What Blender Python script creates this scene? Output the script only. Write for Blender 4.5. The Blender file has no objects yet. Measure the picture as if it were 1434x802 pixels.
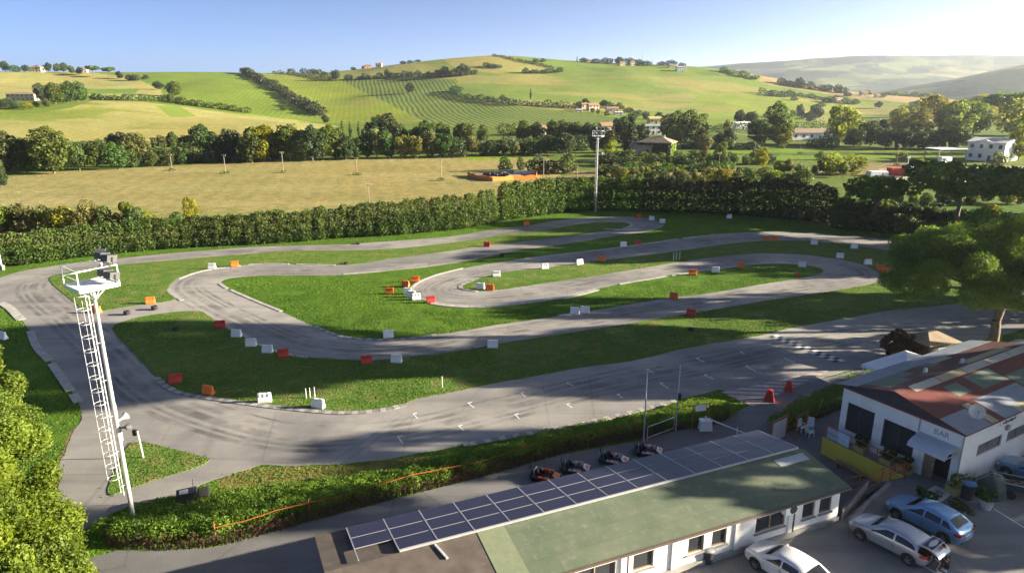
import bpy, bmesh, math, random
import numpy as np
from mathutils import Vector, Matrix
from mathutils.geometry import tessellate_polygon

random.seed(11)
RNG = np.random.default_rng(11)
SC = bpy.context.scene
COL = SC.collection
PI = math.pi
R = math.radians

# ------------------------------------------------------------------ camera
CAM_H = 25.0
PITCH = R(16.08)
FPX = 956.0
CP, SP = math.cos(PITCH), math.sin(PITCH)
cam_data = bpy.data.cameras.new("camera")
cam = bpy.data.objects.new("camera", cam_data)
COL.objects.link(cam)
cam.location = (0, 0, CAM_H)
cam.rotation_euler = (R(90) - PITCH, 0, 0)
cam_data.sensor_width = 36.0
cam_data.lens = 36.0 * FPX / 1434.0
cam_data.clip_start = 0.5
cam_data.clip_end = 30000
SC.camera = cam


def ray(px, py):
    u = (px - 717) / FPX
    v = (py - 401) / FPX
    return u, CP - v * SP, -(SP + v * CP)


def G(px, py, z=0.0):
    """Point of the horizontal plane at height z seen at photo pixel px, py."""
    u, f, d = ray(px, py)
    t = (z - CAM_H) / d
    return Vector((u * t, f * t, z))


def proj(X, Y, Z):
    dep = Y * CP + (CAM_H - Z) * SP
    return 717 + FPX * X / dep, 401 + FPX * ((CAM_H - Z) * CP - Y * SP) / dep, dep


# ------------------------------------------------------------------ objects
def tag(o, label=None, cat=None, group=None, kind=None):
    if label: o["label"] = label
    if cat: o["category"] = cat
    if group: o["group"] = group
    if kind: o["kind"] = kind
    return o


def thing(name, label, cat, loc=(0, 0, 0), rz=0.0, group=None):
    o = bpy.data.objects.new(name, None)
    COL.objects.link(o)
    o.location = loc
    o.rotation_euler = (0, 0, rz)
    o.empty_display_size = 0.3
    return tag(o, label, cat, group)


def kids(o):
    return CHILD.get(o.name, [])


CHILD = {}


def link(name, me, parent=None, loc=None):
    o = bpy.data.objects.new(name, me)
    COL.objects.link(o)
    if parent is not None:
        o.parent = parent
        CHILD.setdefault(parent.name, []).append(o)
    if loc is not None:
        o.location = loc
    return o


def copy_tree(o, parent=None, label=None, loc=None, rz=None, group=None):
    c = o.copy()
    COL.objects.link(c)
    if parent is not None:
        c.parent = parent
        CHILD.setdefault(parent.name, []).append(c)
    if label: c["label"] = label
    if group: c["group"] = group
    if loc is not None: c.location = loc
    if rz is not None: c.rotation_euler = (0, 0, rz)
    for ch in list(kids(o)):
        copy_tree(ch, c)
    return c


class MB:
    def __init__(s):
        s.v, s.f = [], []

    def add(s, vs, fs, M=None):
        b = len(s.v)
        for p in vs:
            p = Vector(p)
            s.v.append(M @ p if M is not None else p)
        s.f += [tuple(i + b for i in q) for q in fs]
        return s

    def box(s, c, size, rz=0.0, M=None, top=1.0, topy=None):
        x, y, z = (k / 2 for k in size)
        topy = top if topy is None else topy
        vs = [(-x, -y, -z), (x, -y, -z), (x, y, -z), (-x, y, -z),
              (-x * top, -y * topy, z), (x * top, -y * topy, z), (x * top, y * topy, z), (-x * top, y * topy, z)]
        T = Matrix.Translation(c) @ Matrix.Rotation(rz, 4, 'Z')
        if M is not None: T = M @ T
        return s.add(vs, [(3, 2, 1, 0), (4, 5, 6, 7), (0, 1, 5, 4), (1, 2, 6, 5), (2, 3, 7, 6), (3, 0, 4, 7)], T)

    def tube(s, a, b, r0, r1=None, n=8, cap=True):
        a, b = Vector(a), Vector(b)
        r1 = r0 if r1 is None else r1
        d = (b - a)
        if d.length < 1e-6: return s
        q = d.to_track_quat('Z', 'Y').to_matrix()
        vs = []
        for p, r in ((a, r0), (b, r1)):
            for k in range(n):
                t = 2 * PI * k / n
                vs.append(p + q @ Vector((r * math.cos(t), r * math.sin(t), 0)))
        fs = [(k, (k + 1) % n, n + (k + 1) % n, n + k) for k in range(n)]
        if cap:
            fs += [tuple(range(n - 1, -1, -1)), tuple(range(n, 2 * n))]
        return s.add(vs, fs)

    def path(s, pts, r, n=6):
        for a, b in zip(pts[:-1], pts[1:]):
            s.tube(a, b, r, r, n)
        return s

    def bar(s, a, b, w, h):
        """box section bar from a to b"""
        a, b = Vector(a), Vector(b)
        d = b - a
        L = d.length
        if L < 1e-6: return s
        q = d.to_track_quat('X', 'Z').to_matrix().to_4x4()
        M = Matrix.Translation((a + b) / 2) @ q
        return s.box((0, 0, 0), (L, w, h), M=M)

    def lathe(s, prof, c=(0, 0, 0), n=16, M=None):
        vs, fs = [], []
        m = len(prof)
        for k in range(n):
            t = 2 * PI * k / n
            for r, z in prof:
                vs.append((c[0] + r * math.cos(t), c[1] + r * math.sin(t), c[2] + z))
        for k in range(n):
            k2 = (k + 1) % n
            for j in range(m - 1):
                fs.append((k * m + j, k2 * m + j, k2 * m + j + 1, k * m + j + 1))
        return s.add(vs, fs, M)

    def quad(s, a, b, c, d):
        return s.add([a, b, c, d], [(0, 1, 2, 3)])

    def prism(s, poly, z0, z1, bottom=False):
        """vertical prism over a (possibly concave) polygon of 2D points; z1 may be a list"""
        poly = [Vector((p[0], p[1])) for p in poly]
        ar = sum(poly[i].x * poly[(i + 1) % len(poly)].y - poly[(i + 1) % len(poly)].x * poly[i].y for i in range(len(poly)))
        if ar < 0: poly = poly[::-1]
        n = len(poly)
        vs = [(p.x, p.y, z0) for p in poly] + [(p.x, p.y, z1) for p in poly]
        fs = [(i, (i + 1) % n, n + (i + 1) % n, n + i) for i in range(n)]
        tri = tessellate_polygon([[Vector((p.x, p.y, 0)) for p in poly]])
        for t in tri:
            a, b, c = (poly[i] for i in t)
            if (b - a).cross(c - a) < 0: t = t[::-1]
            fs.append(tuple(n + i for i in t))
            if bottom: fs.append(tuple(i for i in t[::-1]))
        return s.add(vs, fs)

    def build(s, name, mat, parent=None, smooth=False, loc=None, bevel=0.0):
        me = bpy.data.meshes.new(name)
        me.from_pydata([tuple(p) for p in s.v], [], s.f)
        me.materials.append(mat)
        if bevel > 0:
            bm = bmesh.new()
            bm.from_mesh(me)
            bmesh.ops.remove_doubles(bm, verts=bm.verts, dist=1e-5)
            es = [e for e in bm.edges if len(e.link_faces) == 2 and e.calc_face_angle(0) > 0.6]
            bmesh.ops.bevel(bm, geom=es, offset=bevel, segments=2, affect='EDGES', profile=0.6)
            bm.to_mesh(me)
            bm.free()
        if smooth:
            me.polygons.foreach_set("use_smooth", [True] * len(me.polygons))
            try: me.set_sharp_from_angle(angle=R(40))
            except Exception: pass
        me.update()
        return link(name, me, parent, loc)


def np_mesh(name, verts, faces, mat, smooth=False, attrs=None):
    """verts (N,3), faces (M,k) -> mesh; attrs {name: (N,) or (N,4)} per vertex"""
    me = bpy.data.meshes.new(name)
    n, (m, k) = len(verts), faces.shape
    me.vertices.add(n)
    me.vertices.foreach_set("co", np.ascontiguousarray(verts, dtype=np.float32).ravel())
    me.loops.add(m * k)
    me.loops.foreach_set("vertex_index", np.ascontiguousarray(faces, dtype=np.int32).ravel())
    me.polygons.add(m)
    me.polygons.foreach_set("loop_start", np.arange(0, m * k, k, dtype=np.int32))
    if smooth:
        me.polygons.foreach_set("use_smooth", np.ones(m, dtype=bool))
    me.update(calc_edges=True)
    for an, a in (attrs or {}).items():
        a = np.ascontiguousarray(a, dtype=np.float32)
        if a.ndim == 1:
            at = me.attributes.new(an, 'FLOAT', 'POINT')
            at.data.foreach_set("value", a)
        else:
            at = me.attributes.new(an, 'FLOAT_COLOR', 'POINT')
            at.data.foreach_set("color", a.ravel())
    me.materials.append(mat)
    return me


def smooth_closed(pts, sub=6):
    out = []
    n = len(pts)
    for i in range(n):
        p0, p1, p2, p3 = pts[i - 1], pts[i], pts[(i + 1) % n], pts[(i + 2) % n]
        # centripetal style: limit tangents so uneven spacing does not overshoot
        d1 = (p2 - p1).length
        t1 = (p2 - p0); t2 = (p3 - p1)
        t1 = t1 * (d1 / max((p1 - p0).length + d1, 1e-6)); t2 = t2 * (d1 / max((p3 - p2).length + d1, 1e-6))
        for k in range(sub):
            t = k / sub
            h1 = 2 * t**3 - 3 * t**2 + 1; h2 = -2 * t**3 + 3 * t**2
            h3 = t**3 - 2 * t**2 + t; h4 = t**3 - t**2
            out.append(p1 * h1 + p2 * h2 + t1 * h3 + t2 * h4)
    return out


def smooth_open(pts, sub=6):
    pts = list(pts)
    ext = [pts[0] * 2 - pts[1]] + pts + [pts[-1] * 2 - pts[-2]]
    out = []
    for i in range(1, len(ext) - 2):
        p0, p1, p2, p3 = ext[i - 1:i + 3]
        d1 = (p2 - p1).length
        t1 = (p2 - p0) * (d1 / max((p1 - p0).length + d1, 1e-6)); t2 = (p3 - p1) * (d1 / max((p3 - p2).length + d1, 1e-6))
        for k in range(sub):
            t = k / sub
            out.append(p1 * (2*t**3 - 3*t**2 + 1) + p2 * (-2*t**3 + 3*t**2) + t1 * (t**3 - 2*t**2 + t) + t2 * (t**3 - t**2))
    out.append(pts[-1])
    return out


def inside(px, py, poly):
    """vectorised point in polygon"""
    px = np.asarray(px); py = np.asarray(py)
    r = np.zeros(px.shape, dtype=bool)
    n = len(poly)
    for i in range(n):
        x0, y0 = poly[i][0], poly[i][1]
        x1, y1 = poly[(i + 1) % n][0], poly[(i + 1) % n][1]
        if y0 == y1: continue
        c = ((y0 > py) != (y1 > py)) & (px < (x1 - x0) * (py - y0) / (y1 - y0) + x0)
        r ^= c
    return r


# ------------------------------------------------------------------ materials
def new_mat(name):
    m = bpy.data.materials.new(name)
    m.use_nodes = True
    nt = m.node_tree
    nt.nodes.clear()
    return m, nt, nt.nodes, nt.links


def N(nt, typ, **kw):
    n = nt.nodes.new(typ)
    for k, v in kw.items():
        setattr(n, k, v)
    return n


def mixc(nt, fac, a, b, mode='MIX'):
    n = nt.nodes.new('ShaderNodeMix')
    n.data_type = 'RGBA'
    n.blend_type = mode
    for sock, val in ((n.inputs[0], fac), (n.inputs[6], a), (n.inputs[7], b)):
        if hasattr(val, 'is_output'):
            nt.links.new(val, sock)
        elif isinstance(val, (int, float)):
            sock.default_value = val if sock.type == 'VALUE' else (val, val, val, 1)
        else:
            sock.default_value = (val[0], val[1], val[2], 1)
    return n.outputs[2]


def noise(nt, scale, detail=3, rough=0.55, vec=None, dist=0.0):
    n = nt.nodes.new('ShaderNodeTexNoise')
    n.inputs['Scale'].default_value = scale
    n.inputs['Detail'].default_value = detail
    n.inputs['Roughness'].default_value = rough
    n.inputs['Distortion'].default_value = dist
    if vec is not None: nt.links.new(vec, n.inputs['Vector'])
    return n.outputs['Fac']


def ramp(nt, fac, lo, hi, a=0.0, b=1.0):
    n = nt.nodes.new('ShaderNodeMapRange')
    nt.links.new(fac, n.inputs['Value'])
    n.inputs['From Min'].default_value = lo
    n.inputs['From Max'].default_value = hi
    n.inputs['To Min'].default_value = a
    n.inputs['To Max'].default_value = b
    return n.outputs['Result']


def math_n(nt, op, a, b=None):
    n = nt.nodes.new('ShaderNodeMath')
    n.operation = op
    for s, v in ((n.inputs[0], a), (n.inputs[1], b)):
        if v is None: continue
        if hasattr(v, 'is_output'): nt.links.new(v, s)
        else: s.default_value = v
    return n.outputs[0]


def pos(nt, obj=False):
    if obj:
        return nt.nodes.new('ShaderNodeTexCoord').outputs['Object']
    return nt.nodes.new('ShaderNodeNewGeometry').outputs['Position']


def stretch(nt, vec, s, rz=0.0):
    n = nt.nodes.new('ShaderNodeMapping')
    nt.links.new(vec, n.inputs['Vector'])
    n.inputs['Scale'].default_value = s
    n.inputs['Rotation'].default_value = (0, 0, rz)
    return n.outputs['Vector']


def finish(nt, base, rough=0.6, metal=0.0, spec=0.4, bump=None, bumpd=0.05, coat=0.0, emit=None):
    b = nt.nodes.new('ShaderNodeBsdfPrincipled')
    o = nt.nodes.new('ShaderNodeOutputMaterial')
    nt.links.new(b.outputs[0], o.inputs[0])
    if hasattr(base, 'is_output'): nt.links.new(base, b.inputs['Base Color'])
    else: b.inputs['Base Color'].default_value = (*base, 1)
    if hasattr(rough, 'is_output'): nt.links.new(rough, b.inputs['Roughness'])
    else: b.inputs['Roughness'].default_value = rough
    b.inputs['Metallic'].default_value = metal
    b.inputs['Specular IOR Level'].default_value = spec
    b.inputs['Coat Weight'].default_value = coat
    b.inputs['Coat Roughness'].default_value = 0.06
    if bump is not None:
        bn = nt.nodes.new('ShaderNodeBump')
        bn.inputs['Distance'].default_value = bumpd
        bn.inputs['Strength'].default_value = 1.0
        nt.links.new(bump, bn.inputs['Height'])
        nt.links.new(bn.outputs[0], b.inputs['Normal'])
    return b


def M(name, col, rough=0.6, metal=0.0, spec=0.4, var=0.15, scale=3.0, bump=0.0, coat=0.0, obj=True, stain=None, stains=0.0, sscale=0.8):
    m, nt, _, _ = new_mat(name)
    p = pos(nt, obj)
    n = noise(nt, scale, 4, 0.6, p)
    lo = tuple(c * (1 - var) for c in col); hi = tuple(min(1, c * (1 + var)) for c in col)
    c = mixc(nt, ramp(nt, n, 0.3, 0.7), lo, hi)
    if stain is not None:
        s = noise(nt, sscale, 5, 0.65, p)
        c = mixc(nt, ramp(nt, s, 0.62 - stains * 0.3, 0.75), c, stain)
    finish(nt, c, rough, metal, spec, n if bump else None, bump, coat)
    return m
# ------------------------------------------------------------------ surface materials
def ground_mat():
    m, nt, _, L = new_mat("ground")
    p = pos(nt)
    a = N(nt, 'ShaderNodeAttribute', attribute_name='field').outputs['Color']
    gr = N(nt, 'ShaderNodeAttribute', attribute_name='rows').outputs['Fac']
    n1 = noise(nt, 0.035, 5, 0.6, p)
    n2 = noise(nt, 0.4, 5, 0.65, p)
    n3 = noise(nt, 5.0, 3, 0.6, p)
    n0 = noise(nt, 0.009, 5, 0.65, p, 0.5)
    a = mixc(nt, ramp(nt, n0, 0.42, 0.62), a, mixc(nt, 1.0, a, (1.09, 1.0, 0.94), 'MULTIPLY'))
    c = mixc(nt, ramp(nt, n1, 0.3, 0.7), a, mixc(nt, 1.0, a, (0.78, 0.86, 0.72), 'MULTIPLY'))
    c = mixc(nt, ramp(nt, n2, 0.35, 0.68), mixc(nt, 1.0, c, (1.22, 1.12, 1.0), 'MULTIPLY'), mixc(nt, 1.0, c, (0.7, 0.76, 0.72), 'MULTIPLY'))
    c = mixc(nt, ramp(nt, n3, 0.3, 0.7), mixc(nt, 1.0, c, (0.72, 0.74, 0.66), 'MULTIPLY'), mixc(nt, 1.0, c, (1.2, 1.22, 1.15), 'MULTIPLY'))
    # rows of vines / tillage lines where the field has them
    w = N(nt, 'ShaderNodeTexWave', wave_type='BANDS', bands_direction='X')
    L.new(stretch(nt, p, (1, 1, 1), R(-12)), w.inputs['Vector'])
    w.inputs['Scale'].default_value = 0.062
    w.inputs['Distortion'].default_value = 2.5
    w.inputs['Detail'].default_value = 2
    w.inputs['Detail Scale'].default_value = 0.4
    wf = math_n(nt, 'MULTIPLY', ramp(nt, w.outputs['Fac'], 0.35, 0.7), gr)
    c = mixc(nt, wf, c, mixc(nt, 1.0, c, (0.42, 0.52, 0.46), 'MULTIPLY'))
    h = math_n(nt, 'ADD', n2, math_n(nt, 'MULTIPLY', n3, 0.5))
    finish(nt, c, 0.95, 0, 0.1, h, 0.25)
    return m


def asphalt_mat(name, base, dust, streak=R(20)):
    m, nt, _, L = new_mat(name)
    p = pos(nt)
    big = noise(nt, 0.045, 4, 0.6, p, 0.6)
    mid = noise(nt, 0.5, 5, 0.65, p)
    fine = noise(nt, 14.0, 2, 0.6, p)
    st = noise(nt, 0.5, 4, 0.6, stretch(nt, p, (0.06, 1.6, 1), streak))
    c = mixc(nt, ramp(nt, big, 0.36, 0.62), base, dust)
    c = mixc(nt, ramp(nt, mid, 0.38, 0.7, 0, 0.55), c, mixc(nt, 1.0, c, (0.72, 0.74, 0.78), 'MULTIPLY'))
    c = mixc(nt, ramp(nt, st, 0.48, 0.72, 0, 0.6), c, mixc(nt, 1.0, c, (0.62, 0.62, 0.65), 'MULTIPLY'))
    c = mixc(nt, ramp(nt, fine, 0.3, 0.7), mixc(nt, 1.0, c, (0.86, 0.86, 0.86), 'MULTIPLY'), mixc(nt, 1.0, c, (1.12, 1.12, 1.12), 'MULTIPLY'))
    # pale cracks / joints
    v = N(nt, 'ShaderNodeTexVoronoi', feature='DISTANCE_TO_EDGE')
    L.new(p, v.inputs['Vector']); v.inputs['Scale'].default_value = 0.14
    crack = ramp(nt, v.outputs['Distance'], 0.0, 0.012, 0.35, 0.0)
    c = mixc(nt, crack, c, mixc(nt, 1.0, c, (0.5, 0.5, 0.5), 'MULTIPLY'))
    finish(nt, c, 0.82, 0, 0.25, math_n(nt, 'ADD', mid, fine), 0.01)
    return m


def foliage_mat(name, dark, light, trans=0.35, tcol=None, var=0.25, spec=0.25):
    """leaf colour follows the clump tone stored in the mesh and a random tint of the whole plant"""
    m, nt, _, L = new_mat(name)
    t = N(nt, 'ShaderNodeAttribute', attribute_name='tone').outputs['Fac']
    oi = N(nt, 'ShaderNodeObjectInfo').outputs['Random']
    c = mixc(nt, t, dark, light)
    hs = nt.nodes.new('ShaderNodeHueSaturation')
    L.new(c, hs.inputs['Color'])
    L.new(ramp(nt, oi, 0, 1, 0.5 - 0.045 * var / 0.25, 0.5 + 0.03 * var / 0.25), hs.inputs['Hue'])
    fr = math_n(nt, 'FRACT', math_n(nt, 'MULTIPLY', oi, 7.31))
    L.new(ramp(nt, fr, 0, 1, 1 - var * 1.3, 1 + var * 1.3), hs.inputs['Value'])
    fr2 = math_n(nt, 'FRACT', math_n(nt, 'MULTIPLY', oi, 3.77))
    L.new(ramp(nt, fr2, 0, 1, 1 - 0.7 * var, 1 + 0.4 * var), hs.inputs['Saturation'])
    c = hs.outputs[0]
    b = nt.nodes.new('ShaderNodeBsdfPrincipled')
    L.new(c, b.inputs['Base Color'])
    b.inputs['Roughness'].default_value = 0.6
    b.inputs['Specular IOR Level'].default_value = spec
    tr = nt.nodes.new('ShaderNodeBsdfTranslucent')
    L.new(mixc(nt, 1.0, c, tcol or (1.7, 1.6, 0.8), 'MULTIPLY'), tr.inputs['Color'])
    mx = nt.nodes.new('ShaderNodeMixShader')
    mx.inputs[0].default_value = trans
    L.new(b.outputs[0], mx.inputs[1]); L.new(tr.outputs[0], mx.inputs[2])
    o = nt.nodes.new('ShaderNodeOutputMaterial')
    L.new(mx.outputs[0], o.inputs[0])
    return m


MT = {}
MT['ground'] = ground_mat()
MT['asphalt'] = asphalt_mat("track_asphalt", (0.185, 0.178, 0.174), (0.33, 0.315, 0.29), R(-14))
MT['pit'] = asphalt_mat("pit_asphalt", (0.125, 0.124, 0.128), (0.21, 0.206, 0.204), R(-22))
MT['parking'] = asphalt_mat("parking_concrete", (0.21, 0.205, 0.195), (0.33, 0.315, 0.285), R(-30))
MT['yard'] = M("gravel", (0.42, 0.38, 0.32), 0.9, var=0.2, scale=0.3, obj=False)
MT['soil'] = M("bare_soil", (0.30, 0.235, 0.15), 0.95, var=0.3, scale=0.5, obj=False)
MT['leaf'] = foliage_mat("leaf_mid", (0.030, 0.055, 0.012), (0.085, 0.135, 0.024))
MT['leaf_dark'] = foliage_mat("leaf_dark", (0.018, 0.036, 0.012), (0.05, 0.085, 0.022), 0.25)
MT['leaf_pale'] = foliage_mat("leaf_pale", (0.075, 0.09, 0.03), (0.17, 0.19, 0.06), 0.4)
MT['leaf_lime'] = foliage_mat("leaf_lime", (0.075, 0.105, 0.014), (0.20, 0.23, 0.025), 0.45)
MT['needle'] = foliage_mat("pine_needles", (0.028, 0.066, 0.013), (0.12, 0.19, 0.026), 0.34, var=0.04)
MT['corner_leaf'] = foliage_mat("corner_tree_leaf", (0.04, 0.08, 0.009), (0.165, 0.228, 0.02), 0.4, (1.6, 1.6, 0.5), var=0.08)
MT['pine_bright'] = foliage_mat("umbrella_pine_needles", (0.038, 0.088, 0.017), (0.155, 0.24, 0.034), 0.36, var=0.02)
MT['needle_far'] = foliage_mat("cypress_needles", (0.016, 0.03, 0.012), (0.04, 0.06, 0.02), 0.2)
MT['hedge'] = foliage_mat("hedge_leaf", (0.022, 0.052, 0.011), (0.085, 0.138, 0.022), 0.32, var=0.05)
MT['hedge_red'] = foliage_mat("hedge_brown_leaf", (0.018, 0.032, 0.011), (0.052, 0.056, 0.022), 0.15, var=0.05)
MT['creeper'] = foliage_mat("creeper_leaf", (0.065, 0.125, 0.012), (0.17, 0.26, 0.03), 0.35, var=0.06)
MT['russet'] = foliage_mat("russet_leaf", (0.05, 0.035, 0.022), (0.13, 0.085, 0.04), 0.25)
MT['grassblade'] = foliage_mat("grass_blades", (0.055, 0.118, 0.020), (0.14, 0.24, 0.036), 0.3, (1.4, 1.5, 0.7), var=0.0, spec=0.1)
MT['bark'] = M("bark", (0.13, 0.10, 0.075), 0.9, var=0.35, scale=4, bump=0.03)
MT['bark_pale'] = M("pale_bark", (0.26, 0.21, 0.16), 0.9, var=0.3, scale=4, bump=0.03)
MT['steel'] = M("galvanised_steel", (0.48, 0.48, 0.49), 0.45, 0.35, var=0.1, scale=6)
MT['white_paint'] = M("white_painted_metal", (0.78, 0.78, 0.76), 0.5, var=0.06, scale=5)
MT['grey_paint'] = M("grey_painted_metal", (0.33, 0.34, 0.35), 0.55, var=0.1, scale=5)
MT['dark_metal'] = M("dark_metal", (0.06, 0.062, 0.065), 0.5, 0.2, var=0.15, scale=5)
MT['black'] = M("black_plastic", (0.018, 0.018, 0.02), 0.5, var=0.2, scale=8)
MT['rubber'] = M("rubber", (0.022, 0.022, 0.022), 0.85, var=0.25, scale=8)
MT['lamp_glass'] = M("lamp_glass", (0.30, 0.32, 0.34), 0.15, 0, 0.6, var=0.05)
MT['bar_white'] = M("white_plastic", (0.76, 0.77, 0.76), 0.55, var=0.08, scale=4, stain=(0.5, 0.48, 0.44), stains=0.15, sscale=2)
MT['bar_orange'] = M("orange_plastic", (0.72, 0.17, 0.025), 0.5, var=0.14, scale=4, stain=(0.5, 0.2, 0.09), stains=0.1, sscale=2)
MT['bar_red'] = M("red_plastic", (0.45, 0.045, 0.03), 0.5, var=0.14, scale=4, stain=(0.3, 0.07, 0.05), stains=0.1, sscale=2)
MT['mark_white'] = M("white_road_paint", (0.66, 0.66, 0.64), 0.75, var=0.12, scale=1.5, obj=False, stain=(0.26, 0.25, 0.24), stains=0.2, sscale=2.5)
MT['mark_faded'] = M('faded_pale_paint', (0.36, 0.355, 0.36), .8, var=.15, scale=1.5, obj=False, stain=(0.24, 0.23, 0.22), stains=.4, sscale=2)
MT['mark_black'] = M("black_road_paint", (0.045, 0.045, 0.048), 0.8, var=0.2, scale=2, obj=False, stain=(0.16, 0.155, 0.15), stains=0.3, sscale=2.5)
MT['mark_red'] = M("red_road_paint", (0.30, 0.125, 0.115), 0.8, var=0.15, scale=2, obj=False, stain=(0.25, 0.18, 0.17), stains=0.4, sscale=2.5)
MT['kerb'] = M("kerb_concrete", (0.33, 0.32, 0.305), 0.85, var=0.2, scale=1.2, obj=False, stain=(0.22, 0.21, 0.19), stains=0.35, sscale=1.5)
MT['kerb_dark'] = M("kerb_worn_paint", (0.20, 0.19, 0.185), 0.85, var=0.2, scale=1.2, obj=False)
MT['wall_white'] = M("white_render", (0.74, 0.73, 0.70), 0.85, var=0.05, scale=1.2, stain=(0.55, 0.52, 0.46), stains=0.2, sscale=0.7)
MT['wall_cream'] = M("cream_render", (0.62, 0.53, 0.38), 0.85, var=0.08, scale=0.6)
MT['wall_pink'] = M("pinkish_render", (0.55, 0.40, 0.30), 0.85, var=0.08, scale=0.6)
MT['wall_stone'] = M("rubble_stone", (0.33, 0.27, 0.21), 0.9, var=0.25, scale=2.0)
MT['wall_yellow'] = M("yellow_paint", (0.62, 0.50, 0.07), 0.7, var=0.06, scale=1.5, stain=(0.4, 0.33, 0.1), stains=0.1)
MT['roof_tile'] = M("terracotta_tiles", (0.33, 0.20, 0.12), 0.85, var=0.25, scale=1.0)
MT['roof_brown'] = M("brown_tiles", (0.26, 0.20, 0.14), 0.85, var=0.25, scale=1.0)
MT['shutter'] = M("dark_shutter", (0.06, 0.05, 0.045), 0.6, var=0.2)
MT['rail_orange'] = M("rusty_orange_paint", (0.42, 0.12, 0.045), 0.6, var=0.2, scale=5)
MT['net_orange'] = M("orange_netting", (0.80, 0.20, 0.02), 0.7, var=0.1, scale=2)
MT['wood'] = M("weathered_wood", (0.22, 0.15, 0.09), 0.8, var=0.25, scale=3, bump=0.01)
MT['wood_grey'] = M("grey_boards", (0.26, 0.24, 0.21), 0.85, var=0.2, scale=3)
MT['canvas'] = M("white_canvas", (0.74, 0.76, 0.78), 0.8, var=0.04, scale=1)
MT['planter'] = M("ochre_planter", (0.42, 0.36, 0.14), 0.8, var=0.12, scale=3)
MT['pot_white'] = M("pale_pot", (0.55, 0.53, 0.5), 0.8, var=0.1, scale=3)
MT['concrete'] = M("old_concrete", (0.30, 0.29, 0.265), 0.9, var=0.2, scale=1.5, obj=False, stain=(0.16, 0.16, 0.13), stains=0.4)


def window_mat():
    m, nt, _, L = new_mat("window_glass")
    finish(nt, (0.03, 0.035, 0.04), 0.08, 0, 0.6)
    return m


MT['glass'] = window_mat()


def tarp_mat(name, col):
    return M(name, col, 0.5, var=0.25, scale=2.5, bump=0.02)


MT['bin_dark'] = tarp_mat("dark_bin", (0.05, 0.055, 0.06))
# ------------------------------------------------------------------ light
SUN_EL = R(14.0)
SUN_DIR = Vector((1.0, 0.04, 0)).normalized()      # towards the sun, on the ground plane
SUN_V = (SUN_DIR * math.cos(SUN_EL) + Vector((0, 0, math.sin(SUN_EL)))).normalized()
SUN_STRENGTH, SKY_STRENGTH, EXPOSURE = 5.0, 0.05, 2.5
sd = bpy.data.lights.new("sun", 'SUN')
sd.energy = SUN_STRENGTH
sd.angle = R(0.53)
sd.color = (1.0, 0.87, 0.66)
so = bpy.data.objects.new("sun", sd)
COL.objects.link(so)
so.rotation_euler = SUN_V.to_track_quat('Z', 'Y').to_euler()
so.location = (80, 40, 60)

W = bpy.data.worlds.new("World")
SC.world = W
W.use_nodes = True
wn = W.node_tree
wn.nodes.clear()
sky = wn.nodes.new('ShaderNodeTexSky')
sky.sky_type = 'NISHITA'
sky.sun_disc = False
sky.sun_elevation = SUN_EL
sky.sun_rotation = math.atan2(SUN_DIR.x, SUN_DIR.y)
sky.altitude = 200
sky.air_density = 0.24
sky.dust_density = 0.55
sky.ozone_density = 2.2
bg = wn.nodes.new('ShaderNodeBackground')
bg.inputs[1].default_value = SKY_STRENGTH
wo = wn.nodes.new('ShaderNodeOutputWorld')
wn.links.new(sky.outputs[0], bg.inputs[0])
wn.links.new(bg.outputs[0], wo.inputs[0])

vs = SC.view_settings
vs.view_transform = 'Standard'
vs.look = 'None'
vs.exposure = EXPOSURE
vs.gamma = 1.0
vs.use_curve_mapping = False
SC.render.engine = 'CYCLES'
SC.cycles.max_bounces = 8
SC.cycles.transparent_max_bounces = 8
SC.cycles.use_denoising = True
SC.cycles.volume_bounces = 0

# ------------------------------------------------------------------ terrain: polar sheet around the camera's foot
TX = [-700, -400, -200, 0, 100, 200, 300, 400, 450, 500, 600, 700, 800, 900, 1000, 1100, 1200, 1330, 1434, 1700, 2100]
T620 = [150, 150, 150, 151, 143, 146, 158, 170, 176, 172, 164, 160, 160, 164, 170, 175, 178, 178, 176, 172, 172]
T740 = [146, 146, 146, 147, 139, 140, 147, 153, 154, 150, 144, 141, 144, 150, 157, 164, 170, 170, 168, 162, 162]
T930 = [122, 122, 122, 122, 121, 118, 118, 124, 126, 122, 113, 108, 113, 118, 126, 138, 150, 155, 158, 150, 150]
T1150 = [100, 100, 100, 101, 101, 102, 101, 103, 103, 98, 85, 77, 86, 90, 95, 113, 131, 139, 146, 140, 140]
# farther ridges: grey-green hill on the right, then the far mountains
T2300 = [140, 140, 140, 140, 140, 140, 140, 140, 140, 140, 140, 140, 140, 138, 135, 132, 134, 112, 88, 70, 80]
T4600 = [125, 125, 125, 125, 125, 125, 125, 125, 125, 124, 122, 118, 110, 98, 91, 84, 77, 80, 79, 76, 80]


def az_of(px, py=125.0):
    u, f, d = ray(px, py)
    return math.atan2(u, f)


def z_at(px, py, r):
    u, f, d = ray(px, py)
    return CAM_H + r * d / math.hypot(u, f)


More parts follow.
